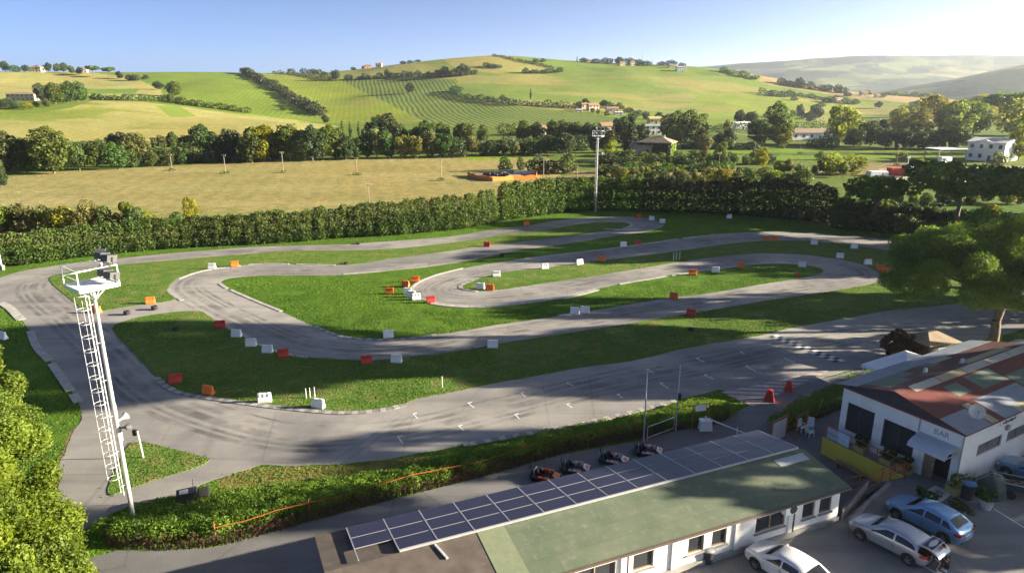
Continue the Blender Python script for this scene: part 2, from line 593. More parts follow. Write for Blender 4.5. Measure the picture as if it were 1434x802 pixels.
_az_fine = np.linspace(az_of(-120), az_of(1560), 900)
_lo = np.linspace(-PI, _az_fine[0], 60)[:-1]
_hi = np.linspace(_az_fine[-1], PI, 60)[1:]
AZ = np.concatenate([_lo, _az_fine, _hi])
_flat = [CAM_H / math.tan(math.atan((y - 401) / FPX) + PITCH) for y in np.arange(830, 196, -2.2)]
RR = np.array([3.0, 12.0, 20.0] + [r for r in _flat if r > 24] + list(np.geomspace(345, 2300, 330)) + list(np.geomspace(2340, 6500, 110)))
_cx = np.array([az_of(x) for x in TX])
KR = np.array([0, 300, 330, 460, 620, 740, 930, 1150, 1320, 1700, 2300, 2750, 4600, 6500])
rows = [np.zeros(len(TX)), np.zeros(len(TX)), np.full(len(TX), 0.0)]
rows.append(np.array([5.0 if x < 420 else (2.0 if x < 520 else 0.3) for x in TX]))
for r, tab in ((620, T620), (740, T740), (930, T930), (1150, T1150)):
    rows.append(np.array([z_at(x, y, r) for x, y in zip(TX, tab)]))
rows.append(rows[7] - 14)
rows.append(np.minimum(rows[7] - 45, 10.0))
rows.append(np.array([z_at(x, y, 2300) for x, y in zip(TX, T2300)]))
rows.append(np.array([-10.0] * len(TX)))
rows.append(np.array([z_at(x, y, 4600) for x, y in zip(TX, T4600)]))
rows.append(rows[12] * 0.5)


def _gauss(a, s, axis):
    k = int(3 * s)
    w = np.exp(-0.5 * (np.arange(-k, k + 1) / s) ** 2)
    w /= w.sum()
    a = np.moveaxis(a, axis, 0)
    p = np.concatenate([np.repeat(a[:1], k, 0), a, np.repeat(a[-1:], k, 0)])
    o = sum(w[i] * p[i:i + len(a)] for i in range(2 * k + 1))
    return np.moveaxis(o, 0, axis)


def _interp_az(row):
    z = np.interp(AZ, _cx, row)
    zz = z.copy()
    sl = slice(60, 60 + 900)
    zz[sl] = _gauss(z[sl], 16, 0)
    return zz


_Zc = np.array([_interp_az(r) for r in rows])             # (K, A)


def _pchip(x, y, xi):
    """monotone cubic along axis 0"""
    h = np.diff(x)[:, None]
    d = np.diff(y, axis=0) / h
    m = np.zeros_like(y)
    w = (d[:-1] * d[1:]) > 0
    hm = 2 * d[:-1] * d[1:] / np.where(w, d[:-1] + d[1:], 1)
    m[1:-1] = np.where(w, hm, 0)
    m[0] = d[0]; m[-1] = d[-1]
    k = np.clip(np.searchsorted(x, xi) - 1, 0, len(x) - 2)
    H = (x[k + 1] - x[k])[:, None]
    t = ((xi - x[k]) / (x[k + 1] - x[k]))[:, None]
    return (y[k] * (2*t**3 - 3*t**2 + 1) + m[k] * H * (t**3 - 2*t**2 + t) + y[k + 1] * (-2*t**3 + 3*t**2) + m[k + 1] * H * (t**3 - t**2))


ZZ = _pchip(KR.astype(float), _Zc, RR)                    # (R, A)


def vnoise(x, y, seed=0):
    xi = np.floor(x).astype(np.int64); yi = np.floor(y).astype(np.int64)
    xf, yf = x - xi, y - yi
    u, v = xf * xf * (3 - 2 * xf), yf * yf * (3 - 2 * yf)

    def hsh(a, b):
        n = (a * 374761393 + b * 668265263 + seed * 974711) & 0x7fffffff
        n = ((n ^ (n >> 13)) * 1274126177) & 0x7fffffff
        return ((n ^ (n >> 16)) & 0xffff) / 65535.0
    a, b, c, d = hsh(xi, yi), hsh(xi + 1, yi), hsh(xi, yi + 1), hsh(xi + 1, yi + 1)
    return (a * (1 - u) + b * u) * (1 - v) + (c * (1 - u) + d * u) * v


def fbm(x, y, oct=4, seed=0):
    s, a, t = 0, 0.5, 0
    for o in range(oct):
        s = s + a * vnoise(x * 2 ** o, y * 2 ** o, seed + o); t += a; a *= 0.5
    return s / t


XX = RR[:, None] * np.sin(AZ)[None, :]
YY = RR[:, None] * np.cos(AZ)[None, :]
_bump = (fbm(XX / 160, YY / 160, 3, 5) - 0.5) * 9 * np.clip((RR[:, None] - 520) / 300, 0, 1) * np.clip((1500 - RR[:, None]) / 500, 0, 1)
_bump = _bump * np.clip(1 - np.abs(RR[:, None] - 1150) / 60, 0, 1) * 0.1 + _bump * np.clip(np.abs(RR[:, None] - 1150) / 120, 0, 1)
_rid = (fbm(XX / 700, YY / 700, 5, 9) - 0.5) * 150 * np.clip((RR[:, None] - 2800) / 900, 0, 1) * np.clip(1 - np.abs(RR[:, None] - 4600) / 500 * 0, 0, 1)
_rid = np.where(RR[:, None] > 4350, _rid * 0.3, _rid)
_rid2 = (fbm(XX / 420, YY / 420, 4, 3) - 0.5) * 50 * np.clip((RR[:, None] - 1700) / 300, 0, 1) * np.clip((2250 - RR[:, None]) / 200, 0, 1)
ZZ = ZZ + _bump + _rid + _rid2


def hgt(x, y):
    r = math.hypot(x, y)
    if r < 300: return 0.0
    a = math.atan2(x, y)
    i = min(max(int(np.searchsorted(RR, r)) - 1, 0), len(RR) - 2)
    j = min(max(int(np.searchsorted(AZ, a)) - 1, 0), len(AZ) - 2)
    s = (r - RR[i]) / (RR[i + 1] - RR[i]); t = (a - AZ[j]) / (AZ[j + 1] - AZ[j])
    return float((ZZ[i, j] * (1 - s) + ZZ[i + 1, j] * s) * (1 - t) + (ZZ[i, j + 1] * (1 - s) + ZZ[i + 1, j + 1] * s) * t)


def T(px, py, rmin=0.0):
    """first point of the terrain seen at a photo pixel"""
    u, f, d = ray(px, py)
    hn = math.hypot(u, f)
    r = max(rmin, 20.0)
    while r < (6400 if rmin < 400 else 1450):
        z = CAM_H + r * d / hn
        h = hgt(u / hn * r, f / hn * r)
        if z <= h:
            lo, hi = r - max(1.0, r * 0.004), r
            for _ in range(14):
                m = (lo + hi) / 2
                if CAM_H + m * d / hn <= hgt(u / hn * m, f / hn * m): hi = m
                else: lo = m
            r = hi
            return Vector((u / hn * r, f / hn * r, hgt(u / hn * r, f / hn * r)))
        r += max(1.0, r * 0.004)
    if rmin >= 400: return T(px, py + 0.5, rmin)
    return Vector((u / hn * 6000, f / hn * 6000, hgt(u / hn * 6000, f / hn * 6000)))


# ------------------------------------------------------------------ what grows where
GRASS = (0.080, 0.155, 0.020)
STRAW = (0.335, 0.312, 0.13)
BEIGE = (0.285, 0.245, 0.115)
GREEN = (0.150, 0.215, 0.035)
LIME = (0.215, 0.265, 0.035)
VINE = (0.175, 0.225, 0.060)
OLIVE = (0.27, 0.255, 0.095)
TAN = (0.34, 0.25, 0.14)
MEADOW = (0.115, 0.165, 0.035)
_dep = YY * CP + (CAM_H - ZZ) * SP
_ok = _dep > 1
PX = np.where(_ok, 717 + FPX * XX / np.where(_ok, _dep, 1), -9999)
PY = np.where(_ok, 401 + FPX * ((CAM_H - ZZ) * CP - YY * SP) / np.where(_ok, _dep, 1), -9999)
_wob = (fbm(XX / 25, YY / 25, 3, 21) - 0.5) * np.clip(120 / np.maximum(RR[:, None], 60), 0.35, 1) * 9
FC = np.empty(ZZ.shape + (4,), dtype=np.float32)
FC[...] = (*MEADOW, 1)
ROWS = np.zeros(ZZ.shape, dtype=np.float32)
rg = RR[:, None]
FC[np.broadcast_to(rg < 190, ZZ.shape)] = (*GRASS, 1)
FC[np.broadcast_to((rg > 520) & (rg < 1600), ZZ.shape)] = (*GREEN, 1)
# far hills: woods and small fields
_pn = fbm(XX / 260, YY / 190, 3, 31)
_pm = vnoise(XX / 150 + 9, YY / 330, 77)
_far = np.broadcast_to(rg > 1600, ZZ.shape)
FC[_far] = (0.035, 0.055, 0.03, 1)
FC[_far & (_pn > 0.56)] = (0.16, 0.19, 0.06, 1)
FC[_far & (_pn > 0.60) & (_pm > 0.5)] = (0.27, 0.25, 0.10, 1)
FC[_far & (rg < 2760) & (_pn > 0.45)] = (0.17, 0.20, 0.07, 1)
FC[_far & (rg < 2760) & (_pm > 0.62)] = (0.30, 0.28, 0.12, 1)


def paint(poly, col, rmin=150, rmax=1500, rows=0.0, patch=None):
    m = inside(PX + _wob, PY + _wob * 0.3, poly) & (rg > rmin) & (rg < rmax)
    FC[m] = (*col, 1)
    ROWS[m] = rows
    if patch:
        pc, sx, sy, th, seed = patch
        k = np.clip((fbm(XX / sx, YY / sy, 4, seed) - th) / 0.08, 0, 1)
        k = (k * m)[..., None]
        FC[...] = FC * (1 - k) + np.array((*pc, 1), dtype=np.float32) * k


# the plain
paint([(300, 662), (360, 655), (480, 650), (600, 636), (590, 648), (480, 668), (380, 684), (310, 690)], (0.17, 0.15, 0.055), 0, 100)
paint([(100, 600), (112, 606), (100, 650), (95, 684), (70, 690), (78, 650)], (0.19, 0.145, 0.075), 0, 100)
paint([(-200, 262), (20, 247), (60, 242), (120, 238), (200, 234), (340, 226), (480, 221), (600, 219), (755, 216), (800, 238), (870, 246), (990, 250), (960, 262), (800, 262), (690, 285), (500, 320), (270, 345), (0, 345), (-200, 345)], BEIGE, 120, 480, 0.12, ((0.315, 0.272, 0.14), 60, 14, 0.5, 3))
paint([(640, 219), (750, 215), (752, 221), (660, 226)], LIME, 200, 480)
paint([(780, 240), (1120, 236), (1290, 250), (1290, 262), (800, 262)], (0.26, 0.21, 0.12), 150, 480, 0, (MEADOW, 30, 14, 0.5, 8))
paint([(985, 206), (1130, 208), (1300, 209), (1310, 219), (1190, 226), (985, 222)], (0.15, 0.24, 0.03), 200, 480)
paint([(985, 215), (1300, 212), (1300, 216), (985, 219)], (0.08, 0.12, 0.03), 200, 480)
paint([(1140, 232), (1300, 226), (1330, 240), (1150, 246)], (0.25, 0.19, 0.12), 150, 480)
paint([(1225, 238), (1434, 233), (1600, 240), (1600, 268), (1230, 262)], (0.46, 0.40, 0.33), 150, 480)
# hills, left to right
paint([(-200, 170), (0, 160), (60, 158), (95, 152), (130, 141), (200, 143), (300, 155), (400, 166), (475, 177), (430, 187), (250, 210), (0, 225), (-200, 230)], STRAW, 330, 760, 0.1, ((0.20, 0.245, 0.05), 70, 60, 0.60, 14))
paint([(218, 148), (250, 148), (275, 163), (240, 164)], (0.19, 0.26, 0.05), 330, 760)
paint([(-200, 100), (0, 99), (90, 98), (150, 104), (190, 110), (235, 130), (228, 139), (120, 140), (0, 148), (-200, 150)], STRAW, 640, 1500, 0.0, ((0.31, 0.31, 0.12), 90, 50, 0.55, 4))
paint([(118, 125), (195, 125), (190, 131), (122, 132)], (0.15, 0.25, 0.04), 640, 1500)
paint([(0, 138), (130, 134), (100, 152), (0, 160)], GREEN, 560, 1500)
paint([(192, 98), (345, 99), (452, 166), (400, 166), (330, 157), (235, 141), (222, 122), (195, 110)], (0.165, 0.235, 0.035), 600, 1500, 0.35)
paint([(345, 98), (384, 104), (475, 111), (610, 176), (455, 172), (452, 166)], LIME, 560, 1500, 0.25, ((0.24, 0.25, 0.06), 80, 50, 0.55, 6))
paint([(475, 112), (640, 111), (640, 140), (720, 149), (870, 166), (852, 184), (640, 186), (608, 176)], VINE, 460, 1500, 1.0)
paint([(380, 98), (520, 92), (600, 84), (640, 76), (700, 73), (800, 92), (790, 100), (640, 111), (475, 112), (384, 104)], (0.21, 0.25, 0.06), 850, 1500, 0.2, ((0.30, 0.28, 0.10), 80, 60, 0.52, 2))
paint([(618, 82), (660, 76), (690, 76), (775, 99), (690, 103), (640, 96)], (0.33, 0.30, 0.11), 850, 1500)
paint([(690, 73), (800, 88), (1000, 93), (1010, 106), (790, 99)], (0.16, 0.225, 0.045), 850, 1500, 0.0, ((0.11, 0.17, 0.04), 50, 60, 0.58, 12))
paint([(640, 111), (790, 100), (1010, 107), (1110, 135), (1130, 152), (1000, 166), (870, 162), (720, 149), (640, 140)], OLIVE, 500, 1500, 0.1, ((0.17, 0.235, 0.05), 130, 45, 0.49, 41))
paint([(985, 128), (1060, 128), (1130, 140), (1128, 156), (1000, 166), (960, 150)], (0.20, 0.255, 0.045), 500, 1500, 0.0, ((0.26, 0.25, 0.08), 70, 40, 0.55, 9))
paint([(965, 88), (1030, 92), (1100, 112), (1210, 128), (1345, 137), (1345, 150), (1200, 138), (1080, 120), (1030, 102)], TAN, 800, 1500)
paint([(1110, 135), (1345, 152), (1345, 172), (1130, 172)], (0.19, 0.245, 0.045), 450, 1500, 0.0, ((0.27, 0.25, 0.09), 60, 30, 0.55, 19))
paint([(1345, 134), (1500, 140), (1500, 172), (1345, 172)], (0.22, 0.25, 0.06), 450, 1500)
FC[..., :3] *= (0.9 + 0.2 * fbm(XX / 12, YY / 12, 3, 51))[..., None]

nr, na = ZZ.shape
_idx = np.arange(nr * na).reshape(nr, na)
_f = np.stack([_idx[:-1, :-1], _idx[:-1, 1:], _idx[1:, 1:], _idx[1:, :-1]], -1).reshape(-1, 4)[:, ::-1]
_v = np.stack([XX, YY, ZZ], -1).reshape(-1, 3)
_me = np_mesh("ground", _v, _f, MT['ground'], True, {"field": FC.reshape(-1, 4), "rows": ROWS.reshape(-1)})
tag(link("ground", _me), kind="structure")
_cap = MB().add([(3 * math.sin(a), 3 * math.cos(a), 0) for a in np.linspace(0, 2 * PI, 24, endpoint=False)], [tuple(range(23, -1, -1))])
tag(_cap.build("ground_below_camera", MT['ground']), kind="structure")
# ------------------------------------------------------------------ the kart circuit
OUT_PX = [(1371, 476), (1330, 489), (1280, 500), (1225, 512), (1180, 521), (1140, 533), (1085, 552), (1040, 560), (1012, 546), (985, 551), (944.5, 560.6), (867, 580.8), (799.8, 596), (715.6, 611), (648, 623), (614.6, 629.6), (547, 641.4), (480, 649),
    (404, 652), (368, 651), (347, 656.5), (286, 676.7), (235.6, 697), (202, 703.7), (150, 722), (95, 760), (60, 800), (20, 790), (60, 720), (82, 680), (81, 656.5), (91, 633), (101, 606), (114.4, 586), (109, 561), (91, 535.6), (69, 505), (50.5, 485), (40.4, 461.6), (20, 438), (0, 427), (-14, 412), (-8, 396),
    (2, 388), (34, 379), (98, 369), (165, 362), (236, 355), (290, 350.5), (370, 345), (480, 342.5), (500, 341), (581, 335.5), (641, 330), (682, 322.7), (736, 316.3), (776, 309.6), (816.6, 305.2), (850, 303.6), (884, 303.8), (911, 307), (926, 311.5), (929.4, 316), (917.6, 321.5), (897, 326), (850, 332),
    (783, 343), (722, 351), (662, 364), (608, 372.6), (547, 379), (480, 385), (421, 385.8), (370, 385.8), (336.6, 388), (316, 391), (309, 396), (323, 406), (350, 418), (394, 436), (424, 450), (454, 463), (480, 471.5), (500, 474.2), (530.5, 475.2), (574, 474), (611, 468.5), (648, 463.4), (695.4, 455), (742.5, 448.3), (783, 442.2), (830, 434.8), (877, 427), (917.6, 420.4), (958, 415),
    (1001, 409.5), (1038, 403), (1078.5, 396), (1115.6, 390.5), (1142.5, 385), (1153, 380), (1149, 375.8), (1135.8, 372.5), (1105.5, 369.4), (1068.4, 369.8), (1034.8, 372.5), (997.8, 378), (957, 383), (917.6, 389.4), (867, 397.8), (836.8, 404.5), (799.8, 413), (766, 418), (715.6, 424.4), (668.5, 427.5), (628, 426.4), (605, 423), (587.7, 417.5), (577, 409.6), (578, 401), (591, 392.8), (614.6, 384.3), (648, 376), (682, 369.8), (735.8, 362), (799.8, 355), (850, 349), (900.7, 342), (957, 334),
    (987.7, 329.6), (1038, 325.8), (1078.5, 324.9), (1122, 326), (1169, 329.7), (1216.5, 333.8), (1267, 338), (1340, 346), (1430, 360), (1500, 380), (1540, 410), (1500, 440), (1430, 462)]
ISL_PX = {
 'upper': [(480, 351), (404, 352), (320, 358), (252, 364), (175, 370.7), (128, 376.7), (84, 383.5), (70, 389), (72, 396), (84, 407.7), (101, 421), (116, 433), (126, 438), (148, 434.6), (188.5, 428), (228, 423), (246, 419), (238, 410), (237, 401), (249, 391), (269, 383.5), (293, 377.4), (316, 374.7), (350, 370.5), (380, 369.3), (421, 370), (480, 371.4), (513.7, 368.2), (547, 362.5), (591, 356.7), (624.7, 352.4), (668.5, 345.6), (729, 339), (783, 332.8), (836.8, 325.4), (868, 321), (883, 315.5), (878.5, 312.6), (857, 311.3), (830, 312), (796.4, 316.4), (756, 323.8), (712, 327.8), (668.5, 335.5), (614.6, 342.3), (547, 349)],
 'middle': [(159, 456.5), (175, 450), (202, 443), (242, 437.3), (279, 436), (290, 441), (306, 452), (336.6, 466.6), (363.5, 481.8), (397, 494.5), (431, 500.3), (480, 503.8), (520, 504.8), (554, 502), (621, 494.4), (668.5, 487), (715.6, 478.6), (783, 468.5), (850, 458.4), (900.7, 450), (957, 440.2), (1004.5, 433), (1048, 425.3), (1095, 418), (1136, 412.5), (1173, 406.8), (1208, 400.4), (1227, 396), (1233.5, 390), (1232, 383.5), (1221, 376), (1203, 369), (1169.4, 362), (1129, 357), (1088.6, 355), (1048, 355.8), (1004.5, 359.5), (958, 366), (917.6, 372.6), (867, 381), (803, 391), (749, 398.5), (702, 405.6), (668.5, 407.5), (650, 404.5), (646, 401), (655, 396), (682, 387), (702, 382), (756, 376), (803, 370), (850, 364), (897, 358.5), (957, 350.8), (1004.5, 343.9), (1051.6, 338.6), (1105.5, 337), (1156, 339.5), (1206, 345.5), (1267, 354), (1350, 366), (1410, 380), (1430, 398), (1400, 414), (1330, 426), (1233.4, 436.4), (1190, 445), (1112, 458.3), (1072, 468.4), (954, 488.6), (884, 505.5), (816.6, 514), (736, 529), (682, 538.5), (641.6, 547), (581, 559), (566, 566), (530.5, 574), (480, 577.5), (421, 573), (336.6, 563), (289.5, 556), (259, 551), (242, 545), (228, 536), (219, 528), (202, 511), (182, 488.5), (162, 468)],
 'triangle': [(183.5, 621), (202, 619), (235.6, 628), (269, 636), (293, 642), (286, 650), (235.6, 666.6), (188.5, 682), (155, 693.5), (151.5, 683.5), (158, 666.6), (168, 645)],
}


def ground_poly(px, sub=5, wob=0.0, seed=0):
    pts = [Vector(G(x, y).xy) for x, y in px]
    pts = smooth_closed(pts, sub)
    if wob:
        n = len(pts)
        out = []
        for i, p in enumerate(pts):
            t = (pts[(i + 1) % n] - pts[i - 1]).normalized()
            nrm = Vector((-t.y, t.x))
            out.append(p + nrm * wob * (float(fbm(np.array([p.x * 1.1]), np.array([p.y * 1.1]), 3, seed)[0]) - 0.5) * 2)
        pts = out
    return pts


OUTLINE = ground_poly(OUT_PX, 5, 0.10, 3)
ISL = {k: ground_poly(v, 5, 0.10, 5) for k, v in ISL_PX.items()}


def sheet(poly, z, name, mat, z0=None):
    b = MB()
    b.prism(poly, z - 0.02 if z0 is None else z0, z)
    o = b.build(name, mat)
    return tag(o, kind="structure")


sheet(OUTLINE, 0.016, "kart_track", MT['asphalt'], 0.0)

# grass infields: slightly raised sheets, painted as the lawn
def lawn_mat():
    m, nt, _, L = new_mat("infield_grass")
    p = pos(nt)
    n1 = noise(nt, 0.06, 4, 0.6, p)
    n2 = noise(nt, 0.55, 5, 0.65, p)
    n3 = noise(nt, 6.0, 3, 0.65, p)
    c = mixc(nt, ramp(nt, n1, 0.35, 0.65), (0.075, 0.152, 0.026), (0.110, 0.175, 0.034))
    c = mixc(nt, ramp(nt, n2, 0.48, 0.66, 0, 0.85), c, (0.20, 0.18, 0.07))
    c = mixc(nt, ramp(nt, n3, 0.3, 0.7), mixc(nt, 1.0, c, (0.65, 0.68, 0.6), 'MULTIPLY'), mixc(nt, 1.0, c, (1.2, 1.2, 1.1), 'MULTIPLY'))
    finish(nt, c, 0.95, 0, 0.1, math_n(nt, 'ADD', n2, n3), 0.25)
    return m


MT['lawn'] = lawn_mat()
for k in ISL:
    sheet(ISL[k], 0.055, "infield_grass", MT['lawn'], 0.012)


# soft dirt verge where grass meets asphalt
def ribbon(pts, off0, off1, z, mat, name, closed=False):
    n = len(pts)
    vs, fs = [], []
    for i, p in enumerate(pts):
        a = pts[i - 1] if (i > 0 or closed) else pts[i]
        b = pts[(i + 1) % n] if (i < n - 1 or closed) else pts[i]
        t = (b - a).normalized()
        nrm = Vector((-t.y, t.x))
        for o in (off0, off1):
            q = p + nrm * o
            vs.append((q.x, q.y, z))
    m = n if closed else n - 1
    for i in range(m):
        j = (i + 1) % n
        fs.append((2 * i, 2 * j, 2 * j + 1, 2 * i + 1))
    return MB().add(vs, fs)


def edge_line(pxs):
    return smooth_open([Vector(G(x, y).xy) for x, y in pxs], 6)


# kerbs: raised strips of alternating blocks along the corners the photo shows them on
KERBS = [
 ([(219, 529), (228, 537), (242, 546), (259, 552), (289.5, 557), (336.6, 564), (397, 571.5), (480, 578.5), (530, 575), (568, 567)], 0.55, 1),
 ([(110, 563), (91, 536), (69, 505), (52, 487), (42, 464)], 0.7, 0),
 ([(30, 448), (12, 430), (0, 424)], 0.9, 0),
 ([(255, 421), (238, 409.5), (238, 401)], 0.5, 0),
 ([(249, 391), (269, 383.5), (293, 377.4), (316, 374.7), (350, 370.5), (380, 369.5), (421, 370.5), (470, 371.6)], 0.45, 0),
 ([(306, 452.5), (336.6, 466.8), (363.5, 482), (397, 495), (431, 500.8)], 0.5, 0),
 ([(308, 397), (312, 400.5), (323, 406), (350, 418), (394, 436)], 0.45, 0),
 ([(440, 457), (480, 471.8), (530.5, 475.8), (574, 474.2), (611, 468.7)], 0.45, 1),
 ([(604, 424.4), (628, 428), (668.5, 429.4), (715.6, 426.2), (766, 419.6), (799.8, 414.6), (836, 405.5)], 0.9, 0),
 ([(668.5, 408.3), (648, 405), (644.5, 401), (653, 396), (668, 391)], 0.55, 1),
 ([(577, 409), (578, 401), (591, 392.6), (614.6, 384), (648, 375.8)], 0.4, 0),
 ([(846, 320.5), (868, 321.4), (885, 315.5), (880, 312.2)], 0.7, 0),
 ([(735, 362), (799.8, 354.8), (850, 348.8), (900, 342), (957, 333.8), (1000, 328.6)], 0.4, 0),
 ([(1122, 326), (1169, 329.5), (1216.5, 333.6), (1267, 338)], 0.4, 0),
 ([(947, 561.5), (867, 581.5), (799.8, 597), (715.6, 611.5), (648, 623.5)], 0.5, 1),
 ([(783, 442.4), (812, 437.8)], 0.6, 0),
 ([(480, 384), (512, 381.6), (546, 379.4)], 0.5, 0),
 ([(1034, 373), (957, 383.3), (917, 389.8), (867, 398)], 0.35, 0),
]
for pxs, w, blocks in KERBS:
    ln = edge_line(pxs)
    # resample evenly
    d = [0.0]
    for a, b in zip(ln[:-1], ln[1:]): d.append(d[-1] + (b - a).length)
    step = 0.55 if blocks else 1.0
    cnt = max(2, int(d[-1] / step))
    pts = []
    for k in range(cnt + 1):
        s = d[-1] * k / cnt
        i = min(max(int(np.searchsorted(d, s)) - 1, 0), len(ln) - 2)
        f = (s - d[i]) / max(d[i + 1] - d[i], 1e-6)
        pts.append(ln[i].lerp(ln[i + 1], f))
    A, B = MB(), MB()
    for i in range(cnt):
        t = (pts[i + 1] - pts[i]).normalized(); nrm = Vector((-t.y, t.x))
        p, q = pts[i] + t * 0.02, pts[i + 1] - t * 0.02
        if not blocks and random.random() < 0.08: continue
        bb = B if (blocks and i % 2) else A
        c0, c1, c2, c3 = p - nrm * w / 2, q - nrm * w / 2, q + nrm * w / 2, p + nrm * w / 2
        h = 0.07 + random.uniform(-0.008, 0.008)
        bb.prism([c0, c1, c2, c3], 0.005, h)
    o = A.build("kerb", MT['kerb'])
    tag(o, kind="structure")
    if blocks:
        tag(B.build("kerb_worn_blocks", MT['kerb_dark']), kind="structure")

# racing line: rubber laid on the asphalt
RL_PX = [(1300, 462), (1150, 478), (1000, 508), (850, 538), (700, 575), (560, 606), (420, 615), (300, 590), (215, 555), (150, 500), (95, 450), (52, 415), (48, 398), (80, 385), (160, 371), (290, 357), (480, 347), (640, 335), (740, 322), (830, 308.5), (890, 307.5), (912, 313), (890, 323), (780, 339), (660, 357), (540, 374), (430, 379), (330, 381), (275, 390), (262, 402), (285, 420), (340, 448), (410, 478), (480, 490), (560, 489), (680, 471), (850, 444), (1000, 421), (1120, 402), (1185, 392), (1205, 383), (1180, 372), (1100, 361), (1000, 368), (860, 390), (740, 412), (660, 419), (612, 413), (608, 402), (640, 389), (740, 369), (860, 354), (980, 338), (1100, 331), (1260, 346)]
rl = edge_line(RL_PX)


def rubber_mat():
    m, nt, _, L = new_mat("tyre_rubber_marks")
    p = pos(nt)
    n = noise(nt, 0.35, 4, 0.6, p)
    d = nt.nodes.new('ShaderNodeBsdfDiffuse')
    d.inputs['Color'].default_value = (0.05, 0.05, 0.052, 1)
    t = nt.nodes.new('ShaderNodeBsdfTransparent')
    mx = nt.nodes.new('ShaderNodeMixShader')
    L.new(ramp(nt, n, 0.4, 0.75, 0.0, 0.42), mx.inputs[0])
    L.new(t.outputs[0], mx.inputs[1]); L.new(d.outputs[0], mx.inputs[2])
    o = nt.nodes.new('ShaderNodeOutputMaterial')
    L.new(mx.outputs[0], o.inputs[0])
    return m


MT['rubber_mark'] = rubber_mat()
RBM = MB()
for o0, w in ((-1.5, 0.5), (-0.55, 0.9), (0.75, 0.35), (1.4, 0.5), (-2.3, 0.25)):
    r_ = ribbon(rl, o0, o0 + w, 0.0205, None, "")
    RBM.add(r_.v, r_.f)
tag(RBM.build("road_tyre_marks", MT['rubber_mark']), kind="structure")

# start grid marks, chequered line, striped kerb
GM = MB()
for a, b in [((793, 536), (803, 540)), ((729, 550), (736, 555.6)), ((655, 564), (664, 571)), ((578, 579), (585, 586)), ((641.6, 596), (650, 603)), ((557, 611), (564, 621)), ((720.7, 580), (727, 586)), ((863.7, 552), (872, 557)), ((924, 536), (936, 544)), ((793, 565.7), (801, 570.7)),
             ((1075.5, 481.5), (1089, 485.7)), ((1098, 501.6), (1112.6, 507.3)), ((1043.7, 513), (1058.6, 519.6)), ((985.4, 525), (999, 530.6)), ((975, 501.6), (986.5, 507)), ((1036, 493), (1043, 495.7)), ((905, 517), (915, 522))]:
    p, q = Vector(G(*a).xy), Vector(G(*b).xy)
    t = (q - p).normalized(); n = Vector((-t.y, t.x)) * 0.042
    GM.prism([p - n, q - n, q + n, p + n], 0.014, 0.0255)
    e = Vector((n.y, -n.x)).normalized()
    k = n.normalized()
    GM.prism([p + k * 0.06, p + k * 0.34, p + k * 0.34 + t * 0.09, p + k * 0.06 + t * 0.09], 0.014, 0.0255)
tag(GM.build("road_grid_markings", MT['mark_white']), kind="structure")
c00, c01, c10, c11 = (Vector(G(*p).xy) for p in ((1076.5, 471.2), (1088, 468.7), (1169, 507.5), (1184, 505)))
CW, CB = MB(), MB()
NCH = 17
for i in range(NCH):
    for j in range(2):
        def P(a, b): return c00.lerp(c10, a).lerp(c01.lerp(c11, a), b)
        q = [P(i / NCH, j / 2), P((i + 1) / NCH, j / 2), P((i + 1) / NCH, (j + 1) / 2), P(i / NCH, (j + 1) / 2)]
        (CW if (i + j) % 2 else CB).prism(q, 0.014, 0.0255)
tag(CW.build("road_finish_line_white_markings", MT['mark_white']), kind="structure")
tag(CB.build("road_finish_line_black_markings", MT['mark_black']), kind="structure")
s0, s1, s2, s3 = (Vector(G(*p).xy) for p in ((1010, 549), (1160, 517.5), (1174, 512.5), (1054, 569)))
SW, SR = MB(), MB()
def clip_band(poly, lo, hi):
    nrm = Vector((0.10, 0.995))
    for sg, lim in ((1, lo), (-1, -hi)):
        out = []
        for i, p in enumerate(poly):
            q = poly[(i + 1) % len(poly)]
            dp, dq = sg * p.dot(nrm) - lim, sg * q.dot(nrm) - lim
            if dp >= 0: out.append(p)
            if dp * dq < 0: out.append(p.lerp(q, dp / (dp - dq)))
        poly = out
        if len(poly) < 3: return None
    return poly


quad = [s0, s1, s2, s3]
nv = [p.dot(Vector((0.10, 0.995))) for p in quad]
NS = 24
for i in range(NS):
    lo = min(nv) + (max(nv) - min(nv)) * i / NS
    hi = min(nv) + (max(nv) - min(nv)) * (i + (0.8 if i % 2 else 1.2)) / NS
    q = clip_band(quad, lo + (0.2 * (max(nv) - min(nv)) / NS if i % 2 else 0), hi)
    if q: (SR if i % 2 else SW).prism(q, 0.014, 0.034 if i % 2 else 0.030)
tag(SW.build("kerb_pale_stripes", MT['mark_faded']), kind="structure")
tag(SR.build("kerb_red_stripes", MT['mark_red']), kind="structure")

# ------------------------------------------------------------------ pit lane apron and car park
g_ang = R(23.0)
GE1, GE2 = Vector((math.cos(g_ang), math.sin(g_ang))), Vector((-math.sin(g_ang), math.cos(g_ang)))
GP = Vector((19.0, 33.75))                          # near right eave corner of the long building


def gb(x, y): return GP + GE1 * x + GE2 * y


BAR_O = Vector((27.27, 37.06))
BF, BG = Vector((-0.5, 0.8660)), Vector((0.8660, 0.5))


def bb(f, g): return BAR_O + BF * f + BG * g


PARK_Z = 1.2
apx = [(20, 812), (165, 770), (240, 770), (303, 765), (480, 718), (581, 691), (682, 666), (783, 637), (897, 616), (960, 599), (1000, 590), (1030, 577), (1048, 568), (1090, 551), (1140, 533), (1225, 512), (1290, 500)]
ap = [Vector(G(x, y).xy) for x, y in apx]
ap += [Vector((42.0, 60.0)), Vector((36.0, 52.0)), bb(6, 8), bb(4, 2), gb(3, -2), gb(-30, -2), Vector((-14, 18)), Vector((-28, 20))]
sheet(ap, 0.008, "pit_lane", MT['pit'], -0.02)

